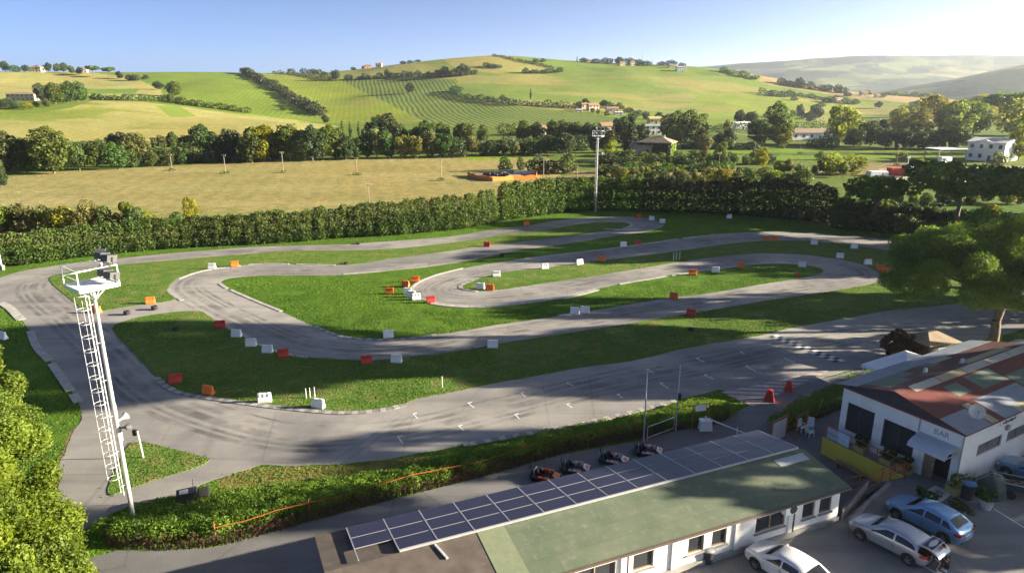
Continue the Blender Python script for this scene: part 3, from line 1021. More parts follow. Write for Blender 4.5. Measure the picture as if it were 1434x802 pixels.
pk = [gb(0.25, 0.32), bb(2.6, -2.6), bb(2.45, -1.1), bb(8.3, -1.1), bb(8.3, 14), Vector((70, 60)), Vector((70, 0)), Vector((10, -4)), gb(-32, -10), gb(-32, 0.32)]
sheet(pk, PARK_Z, "car_park_pavement", MT['parking'], -0.02)
# ramp between the car park and the alley
rm = MB()
a0, a1 = bb(2.45, -1.12), bb(2.6, -2.62)
b0, b1 = bb(4.6, -5.2), bb(3.2, -6.0)
rm.add([(a0.x, a0.y, PARK_Z), (a1.x, a1.y, PARK_Z), (b1.x, b1.y, 0.02), (b0.x, b0.y, 0.02), (a0.x, a0.y, -0.05), (a1.x, a1.y, -0.05), (b1.x, b1.y, -0.05), (b0.x, b0.y, -0.05)], [(3, 2, 1, 0), (0, 1, 5, 4), (1, 2, 6, 5), (3, 0, 4, 7)])
tag(rm.build("ramp_pavement", MT['pit']), kind="structure")
# bay lines in the car park
PL = MB()
for a, b in [((1392, 712), (1434, 738)), ((1290, 790), (1330, 812)), ((1325, 738), (1345, 751))]:
    p, q = Vector(G(*a, PARK_Z).xy), Vector(G(*b, PARK_Z).xy)
    t = (q - p).normalized(); n = Vector((-t.y, t.x)) * 0.05
    PL.prism([p - n, q - n, q + n, p + n], PARK_Z - 0.002, PARK_Z + 0.008)
tag(PL.build("car_park_markings", MT['mark_white']), kind="structure")
# ------------------------------------------------------------------ foliage builders
def leaf_cards(cent, nrm, size, tone, rng, aspect=0.6, spread=0.9):
    """folded leaf cards (two triangles as a bent quad) at the given centres"""
    n = len(cent)
    rnd = rng.normal(size=(n, 3))
    d = nrm * (1 - spread * 0.5) + rnd * spread * 0.6
    d /= np.linalg.norm(d, axis=1)[:, None] + 1e-9
    t = np.cross(d, rng.normal(size=(n, 3)))
    t /= np.linalg.norm(t, axis=1)[:, None] + 1e-9
    b = np.cross(d, t)
    s = size * (0.6 + 0.8 * rng.random(n))[:, None]
    v = np.stack([cent - t * s, cent - b * s * aspect + d * s * 0.12, cent + t * s, cent + b * s * aspect + d * s * 0.12], 1).reshape(-1, 3)
    f = np.arange(n * 4).reshape(n, 4)
    return v, f, np.repeat(tone, 4)


def blob_points(blobs, n, rng, depth=0.35, cull=0.72):
    """points in the outer layer of a union of ellipsoids; blobs: (c, r(3), tone)"""
    C = np.array([b[0] for b in blobs], dtype=float)
    RAD = np.array([b[1] for b in blobs], dtype=float)
    TN = np.array([b[2] for b in blobs], dtype=float)
    ar = (RAD[:, 0] * RAD[:, 1] + RAD[:, 0] * RAD[:, 2] + RAD[:, 1] * RAD[:, 2])
    k = rng.choice(len(blobs), size=int(n * 1.6), p=ar / ar.sum())
    d = rng.normal(size=(len(k), 3))
    d /= np.linalg.norm(d, axis=1)[:, None]
    rr = 1 - depth * rng.random(len(k)) ** 1.5 + rng.normal(size=len(k)) * 0.07
    p = C[k] + d * RAD[k] * rr[:, None]
    keep = np.ones(len(k), dtype=bool)
    for i in range(len(blobs)):
        q = (p - C[i]) / RAD[i]
        keep &= ~(((q ** 2).sum(1) < cull ** 2) & (k != i))
    p, d, k = p[keep][:n], d[keep][:n], k[keep][:n]
    nr_ = d / RAD[k]
    nr_ /= np.linalg.norm(nr_, axis=1)[:, None]
    tone = np.clip(TN[k] + rng.normal(size=len(k)) * 0.16, 0, 1)
    return p, nr_, tone


def crown_mesh(name, blobs, n, leaf, mat, seed, aspect=0.6, depth=0.35, cull=0.72, spread=0.9):
    rng = np.random.default_rng(seed)
    p, d, tn = blob_points(blobs, n, rng, depth, cull)
    v, f, t = leaf_cards(p, d, leaf, tn, rng, aspect, spread)
    return np_mesh(name, v, f, mat, False, {"tone": t})


def trunk_mb(h, r, limbs, lean=0.0, seed=0, n=7, flare=1.4):
    rr = random.Random(seed)
    b = MB()
    pts = []
    k = 5
    for i in range(k + 1):
        t = i / k
        pts.append((Vector((lean * t * h + rr.uniform(-1, 1) * r * 0.5 * t, rr.uniform(-1, 1) * r * 0.5 * t, h * t - 0.15)), r * (flare if i == 0 else 1) * (1 - 0.4 * t)))
    for (a, ra), (c, rc) in zip(pts[:-1], pts[1:]): b.tube(a, c, ra, rc, n)
    for e in limbs:
        s = pts[-1][0] if rr.random() < 0.6 else pts[-2][0]
        e = Vector(e)
        m = s.lerp(e, 0.5) + Vector((rr.uniform(-.1, .1), rr.uniform(-.1, .1), rr.uniform(-0.05, .1))) * (e - s).length
        b.tube(s, m, r * 0.55, r * 0.35, 6); b.tube(m, e, r * 0.35, r * 0.1, 5)
    return b


def round_blobs(rng, w, h0, h1, n, r0, r1, top=1.0, tone=(0.2, 0.8), sq=0.85):
    """clumps through an ellipsoid envelope from h0 to h1, total width w"""
    out = []
    cz, hz = (h0 + h1) / 2, (h1 - h0) / 2
    for i in range(n):
        d = rng.normal(size=3); d /= np.linalg.norm(d)
        q = rng.random() ** 0.4
        rad = r0 + (r1 - r0) * rng.random()
        x = d[0] * q * max(w / 2 - rad * 0.8, 0.1); y = d[1] * q * max(w / 2 - rad * 0.8, 0.1)
        zz = d[2] * q
        if zz < 0: zz *= 0.9
        if zz > 0 and top != 1.0:
            x *= 1 - (1 - top) * zz; y *= 1 - (1 - top) * zz
        z = cz + zz * max(hz - rad * 0.7, 0.05)
        out.append(((x, y, z), (rad, rad, rad * sq), tone[0] + (tone[1] - tone[0]) * rng.random()))
    return out


# prototypes are unit-ish trees (10 m tall); copies share their meshes and are scaled
PROTO = {}


def proto(kind, crown, trunk, bark='bark', bm=None):
    PROTO[kind] = (crown, trunk, bark)


def make_proto(kind, blobs, n, leaf, mat, seed, th, tr, nl=5, **kw):
    rr = random.Random(seed)
    cm = crown_mesh(kind + "_crown", blobs, n, leaf, MT[mat], seed, **kw)
    limbs = [b[0] for b in rr.sample(blobs, min(nl, len(blobs)))]
    t = trunk_mb(th, tr, limbs, seed=seed)
    me = bpy.data.meshes.new(kind + "_trunk")
    me.from_pydata([tuple(p) for p in t.v], [], t.f)
    me.materials.append(MT['bark'])
    PROTO[kind] = (cm, me)


_r = np.random.default_rng(5)
for i, mt in enumerate(('leaf', 'leaf', 'leaf_dark', 'leaf_pale', 'leaf_lime')):
    make_proto("broad%d" % i, round_blobs(_r, 8.5 + (i % 3), 0.0, 10, 38, 1.0, 1.9), 3400, 0.33, mt, 40 + i, 3.2, 0.25)
for i, mt in enumerate(('leaf', 'leaf_dark', 'leaf_pale', 'leaf_lime')):
    make_proto("tall%d" % i, round_blobs(_r, 5.4, 0.0, 10, 30, 0.8, 1.4, 0.75), 2600, 0.30, mt, 60 + i, 3.0, 0.2)
make_proto("poplar0", round_blobs(_r, 2.6, 0.6, 10, 22, 0.5, 0.85, 0.5), 1500, 0.24, 'leaf', 71, 2.5, 0.15)
make_proto("cypress0", [((0, 0, 0.8 + k * 0.85), (0.85 * (1 - (k / 11.5) ** 2) + .12, 0.85 * (1 - (k / 11.5) ** 2) + .12, 0.9), 0.3 + 0.4 * random.random()) for k in range(11)], 1500, 0.20, 'needle_far', 72, 1.5, 0.16)
make_proto("conifer0", [((_r.normal() * .25 * (11 - k) / 10, _r.normal() * .25 * (11 - k) / 10, 1.0 + k * 0.8), (2.5 * (1 - k / 12.5), 2.5 * (1 - k / 12.5), 0.75), 0.2 + 0.6 * _r.random()) for k in range(12)], 2400, 0.28, 'needle_far', 73, 2.0, 0.2)
_pb = round_blobs(_r, 13.5, 5.2, 9.6, 34, 1.3, 2.1, 1.0, sq=0.7)
make_proto("pinetall0", round_blobs(_r, 4.4, 5.6, 9.9, 70, .55, .85, 1.0, sq=.8), 8000, 0.15, "needle", 75, 7.0, 0.14, 8)
make_proto("pine0", _pb, 4200, 0.34, 'needle', 74, 5.4, 0.32, 9)
for i, mt in enumerate(('leaf', 'leaf_dark', 'leaf_pale', 'leaf_lime')):
    make_proto("bush%d" % i, round_blobs(_r, 13, -1.5, 10, 18, 2.0, 3.4), 1500, 0.55, mt, 80 + i, 1.5, 0.3, 4)
make_proto("grove0", round_blobs(_r, 24, -2.0, 10, 34, 2.2, 3.6), 2600, 0.6, 'leaf', 90, 2, 0.4, 4)

TREES = []          # records for labelling


def tree(kind, loc, h, wide=1.0, name="tree", cat="tree", label=None, group=None, rz=None):
    cm, tm = PROTO[kind]
    s = h / 10.0
    o = thing(name, None, cat, loc, random.uniform(0, 2 * PI) if rz is None else rz, group)
    o.scale = (s * wide, s * wide, s)
    if label: o["label"] = label
    link("trunk", tm, o)
    link("crown", cm, o)
    TREES.append((o, kind))
    return o


def tree_px(kind, px, py, hpx, wide=1.0, rmin=0, **kw):
    p = T(px, py, rmin)
    dep = p.y * CP + (CAM_H - p.z) * SP
    return tree(kind, p - Vector((0, 0, 0.1)), hpx * dep / FPX * 1.02, wide, **kw)
# ------------------------------------------------------------------ trees by stand
ORD = "first second third fourth fifth sixth seventh eighth ninth tenth eleventh twelfth thirteenth fourteenth fifteenth sixteenth seventeenth eighteenth nineteenth twentieth".split()
LOOK = {'broad0': 'round green tree', 'broad1': 'round green tree', 'broad2': 'dark green round tree', 'broad3': 'pale green round tree', 'broad4': 'yellow green round tree',
        'tall0': 'tall green tree', 'tall1': 'tall dark tree', 'tall2': 'tall pale green tree', 'tall3': 'tall yellow green tree', 'poplar0': 'slim poplar', 'cypress0': 'slim dark cypress',
        'conifer0': 'dark conifer', 'pine0': 'umbrella pine', 'pinetall0': 'very tall pine', 'bush0': 'green bush', 'bush1': 'dark green bush', 'bush2': 'pale bush', 'bush3': 'yellow green bush', 'grove0': 'dense green thicket'}


def stand(where, group, items, rmin=0):
    """items: (kind, px, base py, height px, width factor); each is labelled by its rank from the left"""
    items = sorted(items, key=lambda t: t[1])
    for i, (k, px, py, h, w) in enumerate(items):
        bush = k.startswith('bush') or k == 'grove0'
        cat = 'bush' if bush else 'tree'
        nm = {'po': 'poplar_tree', 'cy': 'cypress_tree', 'co': 'conifer_tree', 'pi': 'pine_tree', 'bu': 'bush', 'gr': 'thicket'}.get(k[:2], 'tree')
        rank = ("%s from left" % ORD[i]) if i < 20 else ("%s from right" % ORD[len(items) - 1 - i])
        rank = rank.replace("first from left", "leftmost").replace("first from right", "rightmost")
        if i == len(items) - 1: rank = "rightmost"
        lab = "%s, %s %s" % (LOOK[k], rank, where)
        tree_px(k, px, py, h, w, rmin, name=nm, cat=cat, label=lab, group=group)


def rk(opts): return random.choice(opts)


def fill(x0, y0, x1, y1, n, hlo, hhi, kinds, jy=2.0, wide=(0.9, 1.2)):
    out = []
    for i in range(n):
        t = (i + random.uniform(0.2, 0.8)) / n
        out.append((rk(kinds), x0 + (x1 - x0) * t, y0 + (y1 - y0) * t + random.uniform(-jy, jy), random.uniform(hlo, hhi), random.uniform(*wide)))
    return out


# belt beyond the beige field, left half: tall front trees, then smaller fillers
stand("in front row of belt left of beige field", "trees in the front row left of the beige field", [
    ('broad0', -20, 244, 62, 1), ('broad0', 8, 244, 60, .9), ('broad1', 38, 243, 52, .8), ('broad0', 76, 243, 66, 1.0), ('broad1', 112, 239, 44, .8), ('tall0', 135, 238, 42, 1.1),
    ('broad0', 165, 237, 38, 1.0), ('bush0', 187, 234, 24, .8), ('broad3', 193, 229, 45, 1.1), ('broad0', 212, 233, 22, 1.4), ('bush0', 235, 232, 18, 1.0), ('bush0', 255, 230, 18, 1.0), ('broad3', 243, 213, 27, 1.0), ('broad1', 262, 213, 25, 1.0)])
stand("in belt behind left part of beige field", "trees in the belt behind the left of the beige field", [
    ('broad2', 285, 212, 38, 1.0), ('broad2', 300, 220, 32, .9), ('broad2', 322, 226, 45, .9), ('broad0', 353, 228, 50, 1.0), ('broad4', 371, 227, 53, .9), ('broad0', 384, 225, 40, .8), ('broad1', 407, 226, 55, .9), ('broad3', 424, 226, 45, .9),
    ('broad2', 438, 226, 50, .85), ('tall0', 452, 225, 48, 1.2), ('broad0', 468, 224, 50, 0.85), ('bush1', 276, 228, 16, 1.3), ('bush1', 296, 228, 17, 1.2), ('bush2', 270, 222, 16, 1.1), ('bush1', 340, 228, 16, 1.1), ('bush1', 312, 227, 18, 1.2)])
stand("in back row above belt left of beige field", "trees in the back row of the left belt", fill(0, 225, 250, 215, 12, 22, 34, ['broad0', 'broad2', 'broad1', 'tall0'], 3))
# middle part of the belt
stand("in front belt row behind beige field middle", "trees in the front row behind the middle of the beige field", [
    ('broad0', 484, 224, 38, .9), ('tall1', 500, 223, 32, 1.2), ('broad1', 514, 222, 36, .9), ('tall2', 528, 222, 44, 1.1), ('broad0', 543, 222, 40, .8), ('broad3', 566, 222, 34, .9), ('broad3', 582, 222, 33, .9), ('broad3', 603, 221, 38, .9), ('broad1', 620, 221, 36, .9),
    ('tall2', 661, 219, 30, 1.3), ('tall0', 705, 218, 24, 1.2), ('bush0', 726, 217, 18, 1.1), ('tall2', 722, 219, 22, 1.1), ('bush1', 640, 220, 22, 1.2), ('bush1', 684, 218, 22, 1.3), ('bush1', 747, 216, 22, 1.3), ('broad2', 768, 217, 28, 1.1), ('broad2', 790, 218, 32, 1.1)])
stand("in back belt row behind beige field middle", "trees in the back row behind the middle of the beige field", [
    ('broad2', 527, 207, 42, .9), ('broad2', 545, 206, 47, .9), ('broad0', 562, 205, 32, .9), ('broad1', 585, 205, 30, .9), ('broad0', 600, 206, 38, .9), ('broad0', 622, 205, 34, .9), ('broad1', 645, 203, 32, .8), ('broad1', 653, 205, 36, .9), ('broad0', 676, 202, 28, .9),
    ('broad0', 733, 200, 32, .9), ('broad2', 752, 199, 28, .9), ('broad0', 775, 200, 32, .9), ('broad0', 790, 201, 34, .8), ('broad1', 806, 201, 32, .9), ('broad2', 822, 202, 30, 1), ('poplar0', 480, 197, 27, .8), ('poplar0', 491, 195, 24, .8), ('poplar0', 503, 195, 24, .8)])
# belt behind the mast, around the ivy house
stand("around the ivy covered stone house", "trees around the ivy covered stone house", [
    ('broad3', 850, 214, 36, .9), ('broad2', 872, 202, 38, .9), ('conifer0', 883, 214, 50, 1.1), ('broad4', 857, 226, 30, .9), ('broad1', 833, 214, 30, .9), ('broad2', 899, 200, 26, .9), ('broad0', 936, 196, 36, .9), ('broad0', 953, 199, 44, 1.0), ('broad4', 945, 205, 30, .8), ('broad0', 972, 206, 52, 1.0),
    ('broad3', 985, 217, 30, .9), ('bush0', 866, 228, 16, 1.4), ('bush0', 880, 228, 18, 1.4), ('bush0', 900, 228, 15, 1.5), ('bush0', 926, 228, 14, 1.5), ('bush0', 948, 227, 15, 1.5), ('bush0', 972, 229, 18, 1.3), ('broad4', 1010, 232, 34, .7), ('bush1', 1020, 228, 16, 1.3), ('broad2', 962, 176, 20, 1)])
stand("beside the fenced dirt patch in the beige field", "bushes beside the fenced dirt patch", [('bush0', 707, 240, 20, .9), ('bush0', 729, 238, 18, .6), ('bush1', 752, 242, 26, .9), ('bush1', 771, 243, 20, 1.0), ('bush0', 795, 243, 28, .9)])
stand("on the plain between stone house and barn", "trees between the stone house and the barn", [
    ('broad2', 1036, 178, 24, .8), ('tall2', 1019, 190, 24, 1.2), ('broad1', 1052, 180, 25, .9), ('broad0', 1090, 205, 62, .9), ('broad1', 1062, 207, 42, .95), ('broad4', 1098, 208, 36, .9), ('broad2', 1022, 200, 20, 1.1), ('broad2', 1008, 203, 18, 1.1),
    ('broad4', 1175, 203, 56, 1.05), ('broad2', 1120, 166, 20, .7), ('broad2', 1142, 168, 22, .9), ('broad2', 1133, 172, 16, 1.1), ('broad2', 1230, 152, 10, 1.2), ('broad2', 1218, 206, 36, 1.1), ('broad2', 1195, 207, 26, 1.3), ('tall1', 1234, 190, 24, 1.2), ('bush1', 1160, 207, 18, 1.2), ('bush1', 1140, 207, 14, 1.2)])
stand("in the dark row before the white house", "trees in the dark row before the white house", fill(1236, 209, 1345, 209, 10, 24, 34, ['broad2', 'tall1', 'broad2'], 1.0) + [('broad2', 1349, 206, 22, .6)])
stand("in the sunlit grove behind the white house", "sunlit trees behind the white house", [
    ('broad4', 1258, 190, 40, .9), ('broad3', 1284, 196, 46, 1.2), ('broad4', 1300, 185, 52, 1.0), ('broad3', 1322, 190, 44, 1.0), ('broad4', 1338, 192, 52, 1.0), ('broad2', 1345, 175, 36, 1.0), ('broad4', 1362, 190, 48, 1.0), ('broad4', 1375, 170, 38, 1.2), ('pine0', 1408, 184, 56, 1.0), ('broad4', 1420, 196, 58, 1.0),
    ('broad4', 1440, 215, 62, .9), ('broad4', 1455, 190, 55, 1), ('broad4', 1310, 165, 26, 1.2), ('broad4', 1280, 163, 22, 1.2), ('broad3', 1265, 160, 14, 1.3), ('broad4', 1425, 225, 45, .8)])
# scrub between hedge and plain
stand("in scrub behind hedge right of far mast", "shrubs behind the hedge right of the mast", fill(845, 262, 1130, 262, 16, 16, 30, ['bush0', 'bush3', 'bush0', 'tall2', 'broad4', 'bush2'], 4, (.8, 1.2)) + [('broad4', 1068, 236, 30, .75)])
stand("in the scrub before the gravel yard", "shrubs before the gravel yard", fill(1085, 246, 1200, 246, 8, 16, 32, ['bush0', 'tall2', 'bush3', 'broad4'], 3, (.9, 1.3)) + [('bush1', 1205, 232, 12, 1.2), ('bush2', 1262, 222, 10, 1.5), ('bush2', 1290, 232, 10, 2), ('bush0', 1150, 224, 12, 1.2), ('bush3', 1408, 262, 14, 1.2), ('bush2', 1398, 232, 20, 1.0)])
stand("behind left end of the clipped hedge", "loose bushes behind the left end of the hedge", [
    ('bush3', -10, 325, 40, .9), ('bush3', 10, 322, 36, 1.0), ('bush2', 34, 322, 38, 1.0), ('bush2', 62, 322, 36, 1.0), ('bush3', 88, 322, 34, 1.0), ('broad3', 126, 322, 46, .8), ('bush0', 150, 322, 34, .7), ('broad4', 178, 320, 40, .8), ('bush0', 192, 322, 32, .8), ('bush3', 208, 320, 26, .9), ('broad4', 268, 312, 38, .7), ('bush0', 248, 316, 20, 1), ('broad0', 2, 262, 40, .7)])
stand("in the rough ground above the shaded hedge", "shrubs on the rough ground above the shaded hedge", fill(835, 252, 1100, 252, 18, 14, 24, ['bush0', 'bush3', 'bush1', 'tall2', 'bush2'], 2.5, (.9, 1.3)))
stand("in the rough ground beyond the dirt strip", "shrubs beyond the dirt strip", fill(842, 233, 1080, 231, 16, 12, 20, ['bush0', 'bush1', 'broad0', 'tall0'], 2.5, (1.0, 1.4)))
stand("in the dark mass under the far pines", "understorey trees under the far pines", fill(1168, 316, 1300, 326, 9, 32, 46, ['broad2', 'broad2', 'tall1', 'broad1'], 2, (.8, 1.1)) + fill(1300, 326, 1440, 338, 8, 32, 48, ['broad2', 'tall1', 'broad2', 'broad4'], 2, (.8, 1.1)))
stand("behind the understorey by the gravel yard", "yellow green trees behind the far pines", fill(1180, 292, 1300, 288, 7, 20, 28, ['broad4', 'broad0', 'tall3'], 3, (.9, 1.2)) + fill(1310, 285, 1440, 285, 6, 20, 28, ['broad4', 'broad0'], 3, (.9, 1.2)))
# hills
stand("on the skyline left of the cream villa", "trees around the cream villa on the hill", [('broad2', 8, 99, 15, 1.0), ('bush0', 22, 99, 9, 1.49), ('broad0', 36, 98, 10, 1.2), ('bush1', 55, 94, 9, 1.38), ('broad2', 68, 97, 13, .9), ('broad0', 80, 98, 12, 1.1), ('broad0', 90, 100, 13, 1.2), ('broad0', 101, 103, 11, 1.1), ('broad2', 112, 105, 11, 1.0)], 900)
stand("on the skyline right of the cream villa", "skyline trees right of the cream villa", [('pine0', 131, 107, 15, 1.1), ('pine0', 153, 109, 15, 1.0), ('broad2', 168, 111, 11, 1.0), ('bush0', 182, 113, 8, 1.38), ('bush1', 190, 113, 9, 1.15), ('bush0', 204, 111, 6, 1.5)], 900)
stand("beside the long dark farmhouse on the left hill", "trees beside the long dark farmhouse", [('broad0', 62, 143, 26, 1.1), ('broad0', 78, 146, 30, 1.1), ('broad0', 95, 145, 31, 1.1), ('broad0', 109, 143, 29, 1.0), ('broad0', 117, 142, 20, .9), ('bush0', 5, 153, 10, 1.5), ('bush0', 20, 152, 9, 1.5), ('bush3', 38, 153, 9, 1.5), ('bush0', 50, 150, 8, 1.2), ('bush1', 12, 147, 10, 1.5), ('broad0', 66, 150, 12, 1.2)], 560)
stand("on the slope below the hill skyline", "single trees on the green slope", [('broad0', 244, 136, 22, 1.2), ('broad2', 222, 126, 12, 1.3), ('broad0', 240, 145, 14, 1), ('broad0', 470, 112, 14, 1.2), ('broad2', 574, 131, 15, .9), ('broad2', 622, 108, 15, 1), ('broad2', 648, 107, 17, 1.3), ('broad0', 543, 109, 12, 1.1), ('bush0', 705, 142, 9, 1.15), ('poplar0', 743, 141, 16, .8), ('bush1', 640, 128, 8, 1.61), ('bush0', 398, 155, 6, 1.38), ('broad2', 1120, 122, 13, 1.2), ('broad2', 456, 173, 12, 1)], 560)
stand("around the farm cluster below the patchy field", "trees around the farm cluster", [('broad2', 812, 152, 10, 1.4), ('broad2', 820, 150, 12, 1.0), ('broad2', 845, 150, 10, 1.2), ('bush1', 854, 151, 9, 1.26), ('bush0', 868, 153, 9, 1.38), ('broad3', 830, 158, 7, 1.3), ('broad3', 838, 160, 7, 1.3), ('bush0', 850, 162, 6, 1.4), ('bush1', 880, 158, 8, 1.49), ('bush1', 893, 163, 9, 1.38), ('broad0', 905, 168, 12, 1.3), ('broad2', 922, 168, 11, 1.2), ('broad0', 885, 172, 14, 1.2), ('broad2', 940, 172, 12, 1.1)], 430)
stand("on the skyline right of the hilltop", "skyline trees right of the hilltop", [('bush1', 750, 87, 5, 1.49), ('bush0', 760, 87, 5, 1.49), ('cypress0', 808, 87, 8, 1.0), ('bush1', 818, 87, 6, 1.84), ('bush1', 835, 89, 7, 1.84), ('bush1', 850, 89, 8, 1.84), ('broad2', 866, 90, 10, 1.3), ('bush1', 880, 90, 9, 1.84), ('bush1', 893, 91, 8, 1.84), ('bush1', 905, 92, 7, 1.84), ('bush1', 926, 92, 6, 1.61), ('bush1', 940, 92, 8, 1.61), ('bush1', 955, 94, 6, 1.61), ('bush1', 565, 88, 4, 2.07), ('bush1', 575, 87, 4, 2.07), ('bush1', 585, 86, 3.5, 2.07), ('bush1', 495, 96, 4, 1.72), ('bush1', 510, 96, 4, 1.72)], 950)
stand("around the small houses on the right slope", "trees on the right slope", [('bush1', 1160, 144, 9, 1.61), ('bush1', 1172, 141, 8, 1.38), ('bush0', 1185, 145, 8, 1.61), ('bush0', 1198, 146, 7, 1.49), ('bush1', 1110, 163, 9, 1.38), ('bush1', 1186, 135, 6, 1.61), ('bush0', 1215, 133, 6, 1.72), ('bush0', 1235, 137, 6, 1.61), ('bush0', 1112, 141, 7, 1.38), ('bush0', 1150, 150, 7, 1.49), ('bush1', 1090, 158, 7, 1.49), ('bush0', 1075, 165, 8, 1.49)], 430)


# hedgerows on the hills: each one a hedge, foliage along a line on the terrain
def hedgerow(pts, w, h, label, mat='leaf_dark', rmin=560, n=2600, leaf=0.7, name="hedgerow"):
    P = [T(x, y, rmin) for x, y in pts]
    line = smooth_open(P, 8)
    seg = [(line[i], line[i + 1]) for i in range(len(line) - 1)]
    L = np.array([(b - a).length for a, b in seg])
    tot = L.sum()
    rng = np.random.default_rng(abs(hash(label)) % 99991 if False else int(sum(ord(c) for c in label)))
    blobs = []
    k = max(6, int(tot / (w * 0.75)))
    for i in range(k):
        s = tot * (i + rng.random()) / k
        c = np.cumsum(L)
        j = min(int(np.searchsorted(c, s)), len(seg) - 1)
        t = (s - (c[j] - L[j])) / max(L[j], 1e-6)
        p = seg[j][0].lerp(seg[j][1], float(min(max(t, 0), 1)))
        hh = h * (0.55 + 0.6 * rng.random())
        z = hgt(p.x, p.y)
        blobs.append(((p.x + rng.normal() * w * .15, p.y + rng.normal() * w * .15, z + hh * 0.45), (w * .62, w * .62, hh * .58), 0.2 + 0.6 * rng.random()))
    me = crown_mesh(name, blobs, n, leaf, MT[mat], 7)
    return tag(link(name, me), label, "hedge", "hedgerows on the hills")


hedgerow([(232, 142), (262, 147), (305, 153), (352, 159)], 7, 6, "line of olive green shrubs along the top of the pale left field", 'leaf', 560, 2600, .8)
hedgerow([(125, 140), (180, 141), (228, 142)], 5, 5, "low green hedge above the pale field right of the farmhouse", 'leaf', 560, 1500, .8)
hedgerow([(342, 103), (362, 112), (395, 130), (425, 150), (450, 164)], 12, 8, "dark diagonal hedge dividing the two green hill fields", 'leaf_dark', 560, 11000, 1.1)
hedgerow([(382, 103), (410, 105), (440, 109), (466, 112)], 7, 5, "grey green hedge along the skyline above the lime field", 'leaf_pale', 800, 2000, .8)
hedgerow([(405, 101), (430, 103), (458, 107)], 8, 7, "short dark hedge on the skyline above the lime field", 'leaf_dark', 900, 1500, .9)
hedgerow([(482, 112), (520, 111), (560, 108), (612, 109)], 9, 7, "dark hedge along the top edge of the vineyard", 'leaf_dark', 700, 3500, .9)
hedgerow([(612, 108), (640, 107), (665, 104)], 9, 9, "thick dark hedge under the hilltop left of the pale strip", 'leaf_dark', 700, 1600, 1.0)
hedgerow([(732, 103), (760, 103), (786, 101)], 8, 6, "dark row of shrubs below the hilltop right of the pale strip", 'leaf_dark', 700, 1600, .9)
hedgerow([(678, 93), (700, 96)], 8, 5, "short dark row of shrubs on the hilltop field", 'leaf_dark', 800, 700, .9)
hedgerow([(690, 78), (720, 84), (755, 91), (775, 96)], 4, 3, "thin dark hedge running down from the hilltop", 'leaf_dark', 800, 1500, .7)
hedgerow([(632, 128), (650, 138), (680, 142), (720, 147), (760, 149), (806, 152)], 8, 6, "long dark hedge between the vineyard and the patchy field", 'leaf_dark', 560, 4000, .8)
hedgerow([(1064, 131), (1090, 136), (1110, 134)], 9, 7, "dark clump of shrubs left of the poplar row on the right slope", 'leaf_dark', 560, 1200, .9)
hedgerow([(1088, 116), (1110, 121), (1150, 127), (1185, 131)], 10, 9, "dark tree row along the lower edge of the brown field", 'leaf_dark', 700, 3200, 1.0)
hedgerow([(1012, 100), (1030, 105), (1060, 112)], 12, 7, "green scrub below the left end of the brown field", 'leaf', 700, 1800, 1.0)
hedgerow([(1236, 126), (1270, 127), (1310, 131)], 12, 9, "green scrub beyond the right end of the brown field", 'leaf', 1200, 1500, 1.2)
hedgerow([(1100, 133), (1130, 136), (1150, 140)], 7, 5, "thin row of shrubs crossing the right green slope", 'leaf_dark', 560, 1200, .8)
hedgerow([(960, 208), (1000, 209), (1060, 210)], 5, 4.5, "dark bushy hedge along the meadow right of the stone house", 'leaf_dark', 200, 2200, .45)
hedgerow([(640, 213), (690, 211), (760, 209), (830, 212)], 9, 6, "dark undergrowth band in the belt behind the beige field", 'leaf_dark', 200, 4000, .5)
hedgerow([(0, 236), (80, 236), (170, 228), (280, 219)], 9, 7, "undergrowth band in the belt left of the beige field", 'leaf', 200, 4000, .5)
hedgerow([(290, 224), (380, 222), (480, 217), (630, 214)], 9, 6, "undergrowth band in the belt behind the left of the beige field", 'leaf_dark', 200, 5000, .5)
hedgerow([(845, 243), (900, 240), (960, 240), (1030, 240)], 4, 3, "low weedy hedge along the dirt strip behind the mast", 'leaf', 150, 3000, .35)
hedgerow([(980, 186), (1050, 183), (1120, 180), (1230, 176)], 9, 6, "low hedge line at the foot of the right slope", 'leaf', 300, 3000, .6)
hedgerow([(700, 190), (760, 188), (840, 186)], 9, 6, "low hedge line at the foot of the vineyard", 'leaf', 300, 2500, .6)
# ------------------------------------------------------------------ hedges, big near trees, grass
def box_hedge(line, w, h, n, leaf, mat, seed, name, label, cat="hedge", z=0.0, col=1.1, top_var=0.12, group=None, front=None):
    """clipped hedge along a ground line: plant columns a step apart, leaf cards over their surface"""
    line = smooth_open([Vector((p[0], p[1])) for p in line], 8)
    d = [0.0]
    for a, b in zip(line[:-1], line[1:]): d.append(d[-1] + (b - a).length)
    rng = np.random.default_rng(seed)
    k = int(d[-1] / col)
    blobs = []
    for i in range(k):
        s = d[-1] * (i + 0.5 + rng.uniform(-.25, .25)) / k
        j = min(max(int(np.searchsorted(d, s)) - 1, 0), len(line) - 2)
        f = (s - d[j]) / max(d[j + 1] - d[j], 1e-6)
        p = line[j].lerp(line[j + 1], f)
        hh = (h if not isinstance(h, tuple) else h[0] + (h[1] - h[0]) * (s / d[-1]) ** 1.6) * (1 - top_var + 2 * top_var * rng.random())
        tn = 0.15 + 0.6 * rng.random()
        for q in range(3):
            zc = hh * (0.2 + 0.3 * q)
            ww = w * (0.52 - 0.05 * q) * (0.9 + 0.2 * rng.random())
            blobs.append(((p.x + rng.normal() * .12, p.y + rng.normal() * .12, z + zc), (ww, ww, hh * 0.24), np.clip(tn + rng.normal() * .12 + 0.1 * q, 0, 1)))
    me = crown_mesh(name, blobs, n, leaf, MT[mat], seed, depth=0.3, cull=0.8)
    o = link(name, me)
    tag(o, label, cat, group)
    return o, line


